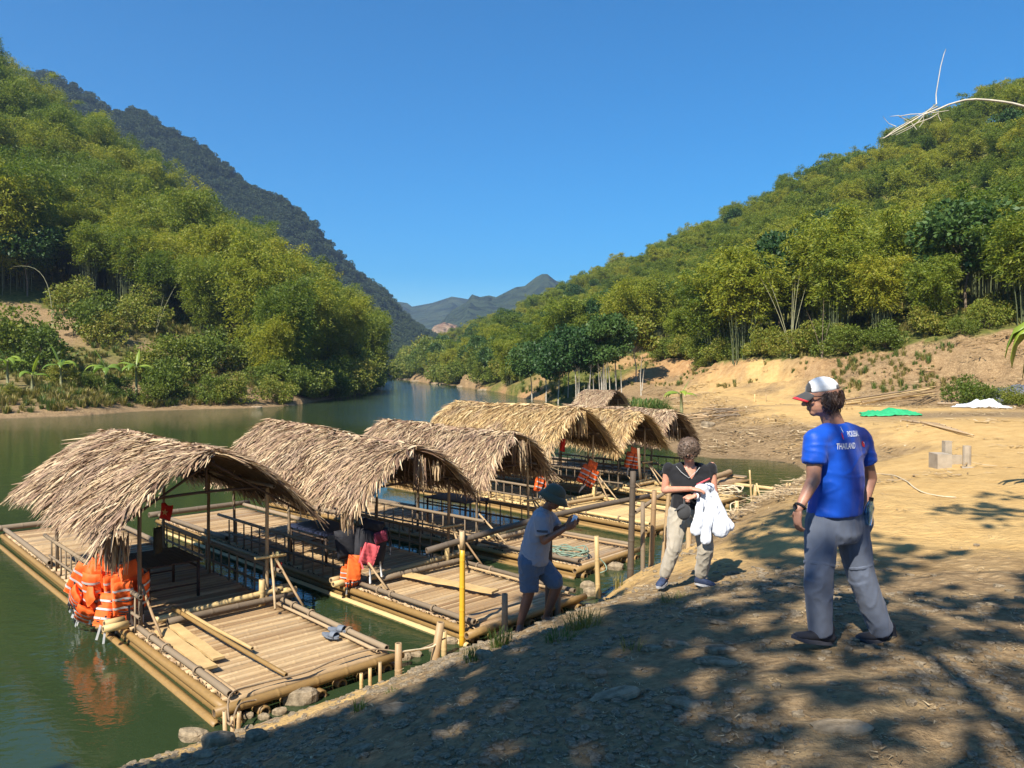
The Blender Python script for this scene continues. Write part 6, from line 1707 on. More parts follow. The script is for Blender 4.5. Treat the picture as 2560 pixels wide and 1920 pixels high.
# ------------------------------------------------------------------ people
class Body:
    """collects overlapping closed shapes, then melts them into one continuous skin"""
    def __init__(s): s.v = []; s.f = []
    def add(s, v, f):
        n = len(s.v); s.v += [tuple(p) for p in v]; s.f += [tuple(i + n for i in q) for q in f]
    def rings(s, rings):
        """rings: list of (centre, axis a, axis b, ra, rb)"""
        n = 16; v = []; f = []
        for (c, a, b, ra, rb) in rings:
            for k in range(n):
                t = 2 * math.pi * k / n
                v.append(Vector(c) + Vector(a) * math.cos(t) * ra + Vector(b) * math.sin(t) * rb)
        for i in range(len(rings) - 1):
            for k in range(n): f.append((i * n + k, i * n + (k + 1) % n, (i + 1) * n + (k + 1) % n, (i + 1) * n + k))
        f.append(tuple(reversed(range(n)))); f.append(tuple((len(rings) - 1) * n + k for k in range(n)))
        s.add(v, f)
    def limb(s, p0, p1, r0, r1, side=None, ratio=1.0, round_=True):
        p0 = Vector(p0); p1 = Vector(p1); d = (p1 - p0); L = d.length; d.normalize()
        if side is None: side = d.orthogonal()
        a = (Vector(side) - d * Vector(side).dot(d)).normalized(); b = d.cross(a)
        rs = []
        if round_:
            for t in (80, 55, 28): rs.append((p0 - d * r0 * math.sin(R(t)), a, b, r0 * math.cos(R(t)), r0 * ratio * math.cos(R(t))))
        for t in (0, .5, 1): r = r0 + (r1 - r0) * t; rs.append((p0 + d * L * t, a, b, r, r * ratio))
        if round_:
            for t in (28, 55, 80): rs.append((p1 + d * r1 * math.sin(R(t)), a, b, r1 * math.cos(R(t)), r1 * ratio * math.cos(R(t))))
        s.rings(rs)
    def chain(s, pts, rads, side=None, ratio=1.0):
        for i in range(len(pts) - 1): s.limb(pts[i], pts[i + 1], rads[i], rads[i + 1], side, ratio)
    def ell(s, c, rx, ry, rz, rot=None):
        v = []; f = []; n, m_ = 14, 9; rot = rot or Matrix.Identity(3)
        for j in range(m_):
            ph = -math.pi / 2 + math.pi * (j + .5) / m_
            for i in range(n):
                t = 2 * math.pi * i / n
                v.append(Vector(c) + rot @ Vector((rx * math.cos(ph) * math.cos(t), ry * math.cos(ph) * math.sin(t), rz * math.sin(ph))))
        for j in range(m_ - 1):
            for i in range(n): f.append((j * n + i, j * n + (i + 1) % n, (j + 1) * n + (i + 1) % n, (j + 1) * n + i))
        f.append(tuple(reversed(range(n)))); f.append(tuple((m_ - 1) * n + k for k in range(n)))
        s.add(v, f)
    def melt(s, name, voxel, smooth=4):
        me = make_mesh(name + '_raw', s.v, s.f)
        o = bpy.data.objects.new(name + '_raw', me); COL.objects.link(o)
        md = o.modifiers.new('r', 'REMESH'); md.mode = 'VOXEL'; md.voxel_size = voxel
        ms = o.modifiers.new('s', 'SMOOTH'); ms.factor = 0.5; ms.iterations = smooth
        dg = bpy.context.evaluated_depsgraph_get()
        out = bpy.data.meshes.new_from_object(o.evaluated_get(dg)); out.name = name
        bpy.data.objects.remove(o, do_unlink=True); bpy.data.meshes.remove(me)
        out.polygons.foreach_set('use_smooth', [True] * len(out.polygons)); out.update()
        return out

def folds(me, amp, sc, seed=0, axis=None):
    """cloth creases: push the surface along its normals"""
    me.update(); q = Vector((seed * 3.3, seed, 0))
    co = [v.co.copy() for v in me.vertices]; no = [v.normal.copy() for v in me.vertices]
    for v, c, n_ in zip(me.vertices, co, no):
        p = Vector((c.x * sc[0], c.y * sc[1], c.z * sc[2])) + q
        w = mnoise.noise(p + Vector((0, 0, 1.2 * mnoise.noise(p * 0.6))))
        r = (1 - abs(w) * 3.0); r = max(0, r) ** 2
        v.co = c + n_ * amp * (r * 0.8 + 1.1 * mnoise.noise(p * 0.5) + 0.35 * mnoise.noise(p * 2.7))
    me.update()
    return me

def skin_mat(name, col):
    m, nt, b = new_mat(name); tc = N(nt, 'ShaderNodeTexCoord')
    n1 = noise_tex(nt, tc.outputs['Object'], 12, 4)
    nt.links.new(ramp(nt, n1, [(0.3, tuple(x * .85 for x in col)), (0.7, tuple(x * 1.12 for x in col))]), b.inputs['Base Color'])
    b.inputs['Roughness'].default_value = 0.5; b.inputs['Subsurface Weight'].default_value = 0.08; b.inputs['Subsurface Radius'].default_value = (0.02, 0.008, 0.004)
    bump(nt, b, noise_tex(nt, tc.outputs['Object'], 90, 3), 0.15, 0.004)
    return m
def cloth_mat(name, col, rough=0.85, sheen=0.2, weave=220, var=0.1):
    m, nt, b = new_mat(name); tc = N(nt, 'ShaderNodeTexCoord')
    n1 = noise_tex(nt, tc.outputs['Object'], 3, 4)
    nt.links.new(ramp(nt, n1, [(0.3, tuple(x * (1 - var) for x in col)), (0.7, tuple(x * (1 + var) for x in col))]), b.inputs['Base Color'])
    b.inputs['Roughness'].default_value = rough; b.inputs['Sheen Weight'].default_value = sheen; b.inputs['Specular IOR Level'].default_value = 0.25
    h = mth(nt, 'ADD', mth(nt, 'MULTIPLY', noise_tex(nt, tc.outputs['Object'], weave, 2), .3), noise_tex(nt, mapping(nt, tc.outputs['Object'], (1, 1, .6)), 16, 4, .6))
    bump(nt, b, h, 0.45, 0.006)
    return m
M['skin_fair'] = skin_mat('fair_skin', (0.40, 0.20, 0.13))
M['skin_pink'] = skin_mat('sunned_skin', (0.58, 0.27, 0.175))
M['skin_brown'] = skin_mat('brown_skin', (0.19, 0.085, 0.048))
M['blue_shirt'] = cloth_mat('blue_jersey', (0.004, 0.065, 0.43), 0.5, 0.1, var=0.05)
M['slate'] = cloth_mat('slate_trousers', (0.11, 0.13, 0.175))
M['black_top'] = cloth_mat('black_top', (0.012, 0.012, 0.014))
M['khaki'] = cloth_mat('khaki_trousers', (0.37, 0.325, 0.25))
M['polo'] = cloth_mat('grey_polo', (0.235, 0.26, 0.30))
M['denim'] = cloth_mat('denim_shorts', (0.075, 0.115, 0.17))
M['white_cloth'] = cloth_mat('white_jacket', (0.72, 0.75, 0.80), 0.7, var=0.04)
M['white_cap'] = cloth_mat('white_cap', (0.78, 0.78, 0.76), 0.8, var=0.03)
M['dark_cap'] = cloth_mat('dark_cap', (0.05, 0.05, 0.05), 0.8)
M['green_hat'] = cloth_mat('green_hat', (0.07, 0.078, 0.05), 0.9)
M['hair_brown'] = plain_mat('brown_hair', (0.055, 0.03, 0.02), 0.45, 0.5, 0.4, 40, 0.3)
M['hair_grey'] = plain_mat('light_brown_hair', (0.11, 0.07, 0.045), 0.45, 0.5, 0.4, 40, 0.3)
M['hair_black'] = plain_mat('black_hair', (0.015, 0.013, 0.012), 0.5, 0.5)
M['shoe_dark'] = plain_mat('dark_shoe', (0.03, 0.03, 0.035), 0.7, 0.3)
M['shoe_navy'] = plain_mat('navy_shoe', (0.03, 0.045, 0.09), 0.7, 0.3, 0.4, 20)
M['sole'] = plain_mat('grey_sole', (0.38, 0.38, 0.38), 0.8, 0.3)
M['sole_dark'] = plain_mat('dark_sole', (0.07, 0.07, 0.08), 0.8, 0.3)
M['lens'] = plain_mat('dark_lens', (0.01, 0.01, 0.01), 0.1, 0.8, bmp=0)
M['white_print'] = plain_mat('white_print', (0.75, 0.77, 0.8), 0.7, 0.2, 0.03, bmp=0)
M['red_print'] = plain_mat('red_print', (0.6, 0.04, 0.05), 0.7, 0.2, 0.03, bmp=0)

def head(B, c, fwd, up, s=1.0):
    """a head with face: c = middle of the skull; fwd = where the face looks"""
    f = Vector(fwd).normalized(); u = (Vector(up) - f * Vector(up).dot(f)).normalized(); r = f.cross(u)
    Mx = Matrix((r, f, u)).transposed()
    P = lambda x, y, z: Vector(c) + Mx @ Vector((x * s, y * s, z * s))
    B.ell(P(0, -0.012, 0.02), .077 * s, .096 * s, .092 * s, Mx)
    B.ell(P(0, 0.02, -0.045), .060 * s, .066 * s, .070 * s, Mx)
    B.ell(P(0, 0.055, -0.085), .032 * s, .026 * s, .026 * s, Mx)          # chin
    B.limb(P(-.045, -0.005, -.06), P(0, .055, -.092), .022 * s, .020 * s); B.limb(P(.045, -0.005, -.06), P(0, .055, -.092), .022 * s, .020 * s)
    B.limb(P(0, .083, .005), P(0, .108, -.032), .009 * s, .014 * s)         # nose
    B.ell(P(0, .100, -.036), .019 * s, .012 * s, .009 * s, Mx)
    B.limb(P(-.038, .078, .022), P(.038, .078, .022), .013 * s, .013 * s)    # brow
    B.ell(P(-.036, .066, -.022), .024 * s, .018 * s, .02 * s, Mx); B.ell(P(.036, .066, -.022), .024 * s, .018 * s, .02 * s, Mx)
    B.ell(P(0, .085, -.058), .025 * s, .010 * s, .006 * s, Mx); B.ell(P(0, .083, -.068), .021 * s, .010 * s, .007 * s, Mx)   # lips
    for sx in (-1, 1): B.ell(P(sx * .078, -.012, -.008), .011 * s, .02 * s, .033 * s, Mx)   # ears
    return P, Mx

def hand(B, wrist, fdir, pdir, curl=0.5, s=1.0, thumb_side=1, spread=0.12, flat=False):
    """palm and five fingers; fdir towards the fingertips, pdir out of the palm"""
    f = Vector(fdir).normalized(); p = (Vector(pdir) - f * Vector(pdir).dot(f)).normalized(); r = f.cross(p) * thumb_side
    w = Vector(wrist); k = w + f * .085 * s
    B.limb(w + f * .01 * s, w + f * .03 * s, .027 * s, .030 * s, r, .62)
    B.limb(w + f * .035 * s, w + f * .075 * s, .038 * s, .040 * s, r, .42)
    for i, (o, L) in enumerate(((.031, .074), (.0105, .083), (-.0105, .077), (-.031, .060))):
        b = k + r * o * s; d = (f + r * o * spread * 25 * .1).normalized(); c = curl * (1 + .12 * i)
        p1 = b + (d * math.cos(c * .6) + p * math.sin(c * .6)) * L * .45 * s
        p2 = p1 + (d * math.cos(c * 1.5) + p * math.sin(c * 1.5)) * L * .32 * s
        p3 = p2 + (d * math.cos(c * 2.2) + p * math.sin(c * 2.2)) * L * .23 * s
        B.chain([b - d * .012 * s, p1, p2, p3], [.0100 * s, .0092 * s, .0084 * s, .0074 * s])
    b = w + f * .035 * s + r * .033 * s; d = (f * .6 + r * .75 + p * .25).normalized(); p1 = b + d * .036 * s; d2 = (f * .9 + r * .25 + p * .4).normalized()
    B.chain([b, p1, p1 + d2 * .030 * s, p1 + d2 * .052 * s], [.0145 * s, .0115 * s, .0100 * s, .0085 * s])

def hair_strands(parent, P, n, seed, length, mat, cover, wave=0.015, width=0.006, s=1.0):
    """strand tufts over the skull; cover(theta, phi) chooses where they grow"""
    q = random.Random(seed); V = []; F_ = []; k = 0
    for i in range(n):
        for _ in range(40):
            t = q.uniform(0, 2 * math.pi); ph = q.uniform(-.75, 1.5)
            if cover(t, ph): break
        d = Vector((math.cos(ph) * math.cos(t), math.cos(ph) * math.sin(t), math.sin(ph)))
        base = Vector((d.x * .080, -.012 + d.y * .098, .015 + d.z * .097)); L = length * q.uniform(.6, 1.15)
        tang = (Vector((0, -0.25, -1)) - d * Vector((0, -.25, -1)).dot(d)).normalized() + d * q.uniform(.0, .18) + Vector((q.uniform(-.12, .12), q.uniform(-.12, .12), 0)); tang.normalize()
        side = tang.cross(d).normalized(); w = width * q.uniform(.6, 1.4); ph0 = q.uniform(0, 6)
        pts = []
        for j in range(5):
            u = j / 4; p_ = base + tang * L * u + Vector((0, 0, -.25 * L * u * u)) + side * wave * math.sin(u * 5 + ph0) + d * (.010 + .004 * math.sin(u * 6 + ph0)); pts.append(p_)
        for j, p_ in enumerate(pts):
            ww = w * (1 - .75 * j / 4); V += [P(*(p_ - side * ww)), P(*(p_ + d * ww * .6)), P(*(p_ + side * ww))]
            if j: a = k + 3 * (j - 1); F_ += [(a, a + 1, a + 4, a + 3), (a + 1, a + 2, a + 5, a + 4)]
        k += 15
    return link_mesh('hair', make_mesh('hair', V, F_, True), mat, parent)

def hair_cap(parent, P, Mx, mat, pts, voxel=0.006):
    B = Body()
    for (x, y, z, rx, ry, rz) in pts: B.ell(P(x, y, z), rx, ry, rz, Mx)
    me = B.melt('hair_mass', voxel, 3); folds(me, .006, (40, 40, 14), 3); return link_mesh('hair_mass', me, mat, parent)

def shoe(parent, heel, toe, mat, sole, h=0.085, w=0.048, zs=None):
    heel = Vector(heel); toe = Vector(toe); d = (toe - heel); L = d.length; d.normalize(); r = d.cross(Vector((0, 0, 1))).normalized(); u = r.cross(d)
    root = Body()
    pt = lambda t, z: heel + d * L * t + u * z
    root.rings([(pt(-.01, .045), r, u, w * .55, .025), (pt(.04, .05), r, u, w * .74, .038), (pt(.2, .055), r, u, w * .82, .046), (pt(.42, .047), r, u, w * .85, .040), (pt(.65, .038), r, u, w * 1.0, .030), (pt(.85, .033), r, u, w * .88, .024), (pt(.97, .028), r, u, w * .5, .014)])
    root.limb(pt(.13, .05), pt(.15, h + .03), w * .78, w * .74)
    me = root.melt('shoe', .006, 3); o = link_mesh('shoe', me, M[mat], parent)
    n = 20; v = []; f = []
    out = []
    for k in range(n):
        t = 2 * math.pi * k / n; x = .5 - .52 * math.cos(t); ww = w * (0.80 + .22 * math.sin(min(1, max(0, x)) * 2.6 - .6)) * math.sin(t) * 1.05; out.append((x, ww))
    for z in (0.0, .022): v += [pt(x, z + (.012 if x > .85 else 0)) + r * y * (1.0 if z else 1.04) for x, y in out]
    f = [tuple(range(n)), tuple(reversed(range(n, 2 * n)))] + [(k, n + k, n + (k + 1) % n, (k + 1) % n) for k in range(n)]
    link_mesh('sole', make_mesh('sole', v, f), M[sole], o)
    lc = MB()
    for t in (.28, .34, .40, .46): lc.tube([pt(t, .083 - .06 * (t - .2)) - r * w * .55, pt(t + .02, .092 - .06 * (t - .2)), pt(t, .083 - .06 * (t - .2)) + r * w * .55], .004, 4)
    lc.build('lace', M['sole_dark' if sole == 'sole_dark' else 'sole'], o, True)
    return o

def glasses(parent, P, r=0.026):
    mb = MB()
    for sx in (-1, 1):
        n = 14; v = [P(sx * .033 + r * math.cos(t) * 1.1, .098 - .012 * abs(math.cos(t)) * 1 - (.012 if sx * math.cos(t) > .3 else 0), .004 + r * .8 * math.sin(t)) for t in np.linspace(0, 2 * math.pi, n, endpoint=False)]
        v2 = [P(sx * .033 + r * math.cos(t) * 1.1, .092 - .012 * abs(math.cos(t)) - (.012 if sx * math.cos(t) > .3 else 0), .004 + r * .8 * math.sin(t)) for t in np.linspace(0, 2 * math.pi, n, endpoint=False)]
        mb.add(v + v2, [tuple(range(n)), tuple(reversed(range(n, 2 * n)))] + [(k, n + k, n + (k + 1) % n, (k + 1) % n) for k in range(n)])
        mb.tube([P(sx * .060, .085, .012), P(sx * .078, .04, .010), P(sx * .084, -.01, .006)], .0028, 5)
    mb.tube([P(-.01, .102, .010), P(.01, .102, .010)], .003, 5)
    return mb.build('sunglasses', M['lens'], parent, True)

def print_on(parent, text, target, centre, right, up, normal, size, mat, shear=0.25, name='lettering'):
    cu = bpy.data.curves.new(name, 'FONT'); cu.body = text; cu.size = 1; cu.shear = shear; cu.align_x = 'CENTER'; cu.align_y = 'CENTER'; cu.offset = 0.015; cu.resolution_u = 3; cu.space_character = 1.0
    o = bpy.data.objects.new(name, cu); COL.objects.link(o); dg = bpy.context.evaluated_depsgraph_get()
    me = bpy.data.meshes.new_from_object(o.evaluated_get(dg)); bpy.data.objects.remove(o, do_unlink=True)
    xs = [v.co.x for v in me.vertices]; ys = [v.co.y for v in me.vertices]; cx_, cy_ = (min(xs) + max(xs)) / 2, (min(ys) + max(ys)) / 2
    for v in me.vertices: v.co.x = (v.co.x - cx_) / (max(xs) - min(xs)) * size[0]; v.co.y = (v.co.y - cy_) / (max(ys) - min(ys)) * size[1]
    wrap(me, target, centre, right, up, normal); me.materials.clear()
    return link_mesh(name, me, M[mat], parent)
def wrap(me, target, centre, right, up, normal, lift=0.004):
    import bmesh
    bm = bmesh.new(); bm.from_mesh(me)
    bmesh.ops.triangulate(bm, faces=bm.faces)
    for _ in range(2):
        long_ = [e for e in bm.edges if e.calc_length() > 0.018]
        if long_: bmesh.ops.subdivide_edges(bm, edges=long_, cuts=1); bmesh.ops.triangulate(bm, faces=bm.faces)
    bt = BVHTree.FromPolygons([v.co for v in target.vertices], [tuple(p.vertices) for p in target.polygons])
    R_, U_, N_ = Vector(right).normalized(), Vector(up).normalized(), Vector(normal).normalized()
    for v in bm.verts:
        p = Vector(centre) + R_ * v.co.x + U_ * v.co.y + N_ * 0.3
        hit, nn, _, _ = bt.ray_cast(p, -N_, 1.0)
        v.co = (hit + N_ * lift) if hit else p - N_ * 0.3
    bm.to_mesh(me); bm.free(); me.update()

# ---------- the man in the blue jersey
def blue_man():
    A = at; z0 = 1.47
    root = empty('person', (at(2090, 1290, 5.2).x, 5.2, z0), label='man in a blue jersey and white cap standing with his back turned on the path', cat='person')
    inv = root.location
    o_ = Vector(inv)
    def Q(px, py, d): return at(px, py, d) - o_
    fw = Vector((-.62, .78, 0)); lf = Vector((-.78, -.62, 0)); up = Vector((0, 0, 1))
    hipL, hipR = Q(2056, 1305, 5.14), Q(2124, 1305, 5.28)
    kL, kR = Q(2046, 1440, 5.06), Q(2152, 1440, 5.28); aL, aR = Q(2052, 1572, 5.12), Q(2204, 1572, 5.36)
    shL, shR = Q(2038, 1100, 5.06), Q(2148, 1094, 5.34)
    eL, wL = Q(2034, 1200, 5.02), Q(1997, 1272, 4.95); eR, wR = Q(2176, 1195, 5.42), Q(2160, 1268, 5.36)
    neck = Q(2092, 1075, 5.2); hc = Q(2054, 992, 5.17)
    B = Body()
    P, Mx = head(B, hc, (-.97, .16, -.12), up, 1.12)
    B.limb(Q(2070, 1026, 5.18), Q(2092, 1080, 5.2), .064, .072)
    B.rings([(Q(2094, 1085, 5.2), lf, fw, .10, .07), (Q(2094, 1120, 5.2), lf, fw, .19, .10), (Q(2094, 1200, 5.2), lf, fw, .17, .11), (Q(2090, 1290, 5.2), lf, fw, .165, .115)])
    B.chain([shL, eL, wL], [.058, .045, .027]); B.chain([shR, eR, wR], [.058, .045, .027])
    B.chain([hipL, kL, aL], [.085, .055, .04]); B.chain([hipR, kR, aR], [.085, .055, .04])
    hand(B, wL, (-.10, .05, -1), (.9, .2, 0), .45, 1.0, thumb_side=-1)
    hand(B, wR, (-.1, .1, -1), (-1, 0, 0), .6, 1.0, thumb_side=1)
    link_mesh('body', B.melt('body', .0055, 2), M['skin_fair'], root)
    # jersey
    S = Body()
    S.rings([(Q(2085, 1056, 5.19), lf, fw, .072, .068), (Q(2090, 1068, 5.19), lf, fw, .120, .085), (Q(2093, 1086, 5.2), lf, fw, .200, .115), (Q(2094, 1130, 5.2), lf, fw, .225, .135), (Q(2096, 1175, 5.2), lf, fw, .222, .15), (Q(2094, 1215, 5.2), lf, fw, .215, .155), (Q(2090, 1250, 5.2), lf, fw, .215, .158), (Q(2086, 1284, 5.2), lf, fw, .222, .165)])
    S.limb(shL, shL + (eL - shL) * .60, .074, .077, fw, .95, False); S.ell(shL, .074, .074, .070); S.ell(shR, .074, .074, .070)
    S.limb(shR, shR + (eR - shR) * .62, .080, .078, fw, .95, False)
    S.rings([(Q(2084, 1064, 5.19), lf, fw, .1, .085), (Q(2094, 1100, 5.2), lf, fw, .235, .11)])
    nb = Q(2090, 1074, 5.19)
    for s_ in (shL, shR): S.limb(nb + (s_ - nb) * .35, s_ - (s_ - nb) * .12, .085, .080, fw, .9); S.limb(Q(2093, 1125, 5.2) + (s_ - nb) * .5, s_ + Vector((0, 0, -.03)), .11, .075, fw, .9)
    sm = S.melt('jersey', .009, 16); folds(sm, .006, (5, 5, 9), 2)
    for v in sm.vertices:   # creases gathered above the hem on the left side
        pass
    shirt = link_mesh('jersey', sm, M['blue_shirt'], root)
    nrm = Vector((.36, -.93, 0.05)).normalized(); rt = Vector((.93, .36, 0)).normalized()
    u2 = Vector((0, 0, 1))
    bt_ = BVHTree.FromPolygons([v.co for v in sm.vertices], [tuple(p.vertices) for p in sm.polygons])
    def HP(px, py):
        a_ = Vector((0, 0, CAM_H)) - o_; h_ = bt_.ray_cast(a_, (Q(px, py, 5.2) - a_).normalized(), 12)[0]
        return h_ if h_ is not None else Q(px, py, 5.1)
    print_on(shirt, 'PICKLEBALL', sm, HP(2133, 1084), rt, u2, nrm, (.150, .038), 'white_print')
    print_on(shirt, 'THAILAND', sm, HP(2117, 1115), rt, u2, nrm, (.165, .040), 'white_print')
    def disc(name, c, rx, ry, mat, n=20):
        v = [(rx * math.cos(t), ry * math.sin(t), 0) for t in np.linspace(0, 2 * math.pi, n, endpoint=False)]
        me = make_mesh(name, v, [tuple(range(n))]); wrap(me, sm, c, rt, u2, nrm, .005); return link_mesh(name, me, M[mat], shirt)
    disc('emblem', HP(2156, 1110), .018, .020, 'red_print'); disc('emblem', HP(2158, 1108), .008, .010, 'white_print'); disc('emblem_streak', HP(2105, 1090), .004, .024, 'red_print'); disc('emblem_streak', HP(2103, 1074), .0022, .020, 'white_print')
    # trousers
    T = Body()
    T.rings([(Q(2088, 1262, 5.2), lf, fw, .180, .125), (Q(2088, 1290, 5.2), lf, fw, .195, .148), (Q(2089, 1330, 5.2), lf, fw, .195, .155), (Q(2090, 1352, 5.2), lf, fw, .18, .12)])
    T.limb(hipL, kL, .112, .088, fw, 1.05); T.limb(hipR, kR, .112, .088, fw, 1.05)
    T.limb(kL, Q(2052, 1582, 5.11), .088, .072, fw, 1.15, False); T.limb(kR, Q(2206, 1578, 5.36), .088, .074, fw, 1.15, False)
    T.ell(kL, .088, .09, .09); T.ell(kR, .088, .09, .09)
    T.ell(Q(2065, 1312, 5.15), .10, .11, .12); T.ell(Q(2120, 1312, 5.25), .10, .11, .12)
    T.ell(Q(2160, 1300, 5.30), .055, .07, .10)
    tm = T.melt('trousers', .009, 4); folds(tm, .008, (10, 10, 5), 7); tr = link_mesh('trousers', tm, M['slate'], root)
    for kk, c in ((hipL, kL), (hipR, kR)):
        c0 = kk + (c - kk) * .78; v = Body(); dd = (c - kk).normalized(); v.limb(c0 - dd * .012, c0 + dd * .012, .0995, .0985, fw, 1.05, False)
        link_mesh('zip_band', v.melt('zip_band', .006, 1), M['slate'], tr)
    # cap, hair, glasses
    Cp = Body(); Cp.ell(P(0, -.008, .045), .089, .110, .086, Mx)
    cm = Cp.melt('cap_crown', .007, 3)
    bm_ = cm
    for v in cm.vertices:
        l = Mx.transposed() @ (v.co - P(0, -.008, .035))
        if l.z < 0: v.co = v.co + Mx @ Vector((-l.x * .04, -l.y * .04, -l.z * .72))
    cm.materials.append(M['white_cap']); cm.materials.append(M['dark_cap'])
    for p_ in cm.polygons:
        l = Mx.transposed() @ (p_.center - P(0, 0, .035)); p_.material_index = 1 if (l.y > .070 or (l.y < -.088 and l.z < .03)) else 0
    cap = link_mesh('cap', cm, None, root)
    v = []; f = []
    for i in range(13):
        t = -1 + 2 * i / 12
        for j in range(6):
            u = j / 5; v.append(P(t * .078 * (1 - .12 * u), .082 - .03 * t * t + u * .085 * (1 - .45 * t * t), .040 - .032 * u - .028 * t * t))
    for i in range(12):
        for j in range(5): a = i * 6 + j; f.append((a, a + 1, a + 7, a + 6))
    me = make_mesh('brim', v, f, True); me.materials.append(M['dark_cap']); me.materials.append(M['red_print'])
    for k, p_ in enumerate(me.polygons): p_.material_index = 1 if k % 5 == 4 else 0
    br = link_mesh('brim', me, None, cap); sd_ = br.modifiers.new('s', 'SOLIDIFY'); sd_.thickness = .005
    hair_cap(root, P, Mx, M['hair_brown'], [(0, -.06, -.01, .080, .065, .060), (0, -.078, -.050, .066, .045, .038), (-.065, -.03, -.02, .028, .045, .05), (.065, -.03, -.02, .028, .045, .05), (0, -.095, -.02, .055, .035, .045)])
    hair_strands(root, P, 380, 4, .055, M['hair_brown'], lambda t, ph: (math.sin(t) < .25 and -.7 < ph < .15), .018, .006)
    glasses(root, P)
    shoe(root, Q(2080, 1612, 5.12), Q(1980, 1600, 5.02), 'shoe_dark', 'sole_dark'); shoe(root, Q(2236, 1608, 5.38), Q(2140, 1602, 5.34), 'shoe_dark', 'sole_dark')
    # watch
    mb = MB(); d = (wL - eL).normalized(); a = d.orthogonal().normalized(); b = d.cross(a); wc = wL + d * -.02
    mb.tube([wc + (a * math.cos(t) + b * math.sin(t)) * .031 for t in np.linspace(0, 2 * math.pi, 17)], .009, 6, False)
    mb.tube([wc + Vector((-.032, -.01, 0)), wc + Vector((-.040, -.012, 0))], .019, 12); mb.build('watch', M['black'], root, True)
    # bottle in the back pocket
    bt = empty('water_bottle', Q(2167, 1310, 5.2) + o_, (0.1, 0.12, 0), label='small clear water bottle with a dark cap sticking out of the man\'s back pocket', cat='bottle')
    mb = MB(); mb.tube([(0, 0, 0), (0, 0, .12), (0, 0, .15), (0, 0, .165)], [.031, .031, .020, .013], 16); mb.build('flask', M['bottle'], bt, True)
    mb = MB(); mb.tube([(0, 0, .163), (0, 0, .185)], .0155, 14); mb.build('cap', M['black'], bt, True)
m_, nt_, b_ = new_mat('bottle_plastic'); b_.inputs['Base Color'].default_value = (.25, .4, .5, 1); b_.inputs['Transmission Weight'].default_value = .8; b_.inputs['Roughness'].default_value = .08; b_.inputs['IOR'].default_value = 1.35; M['bottle'] = m_
blue_man()

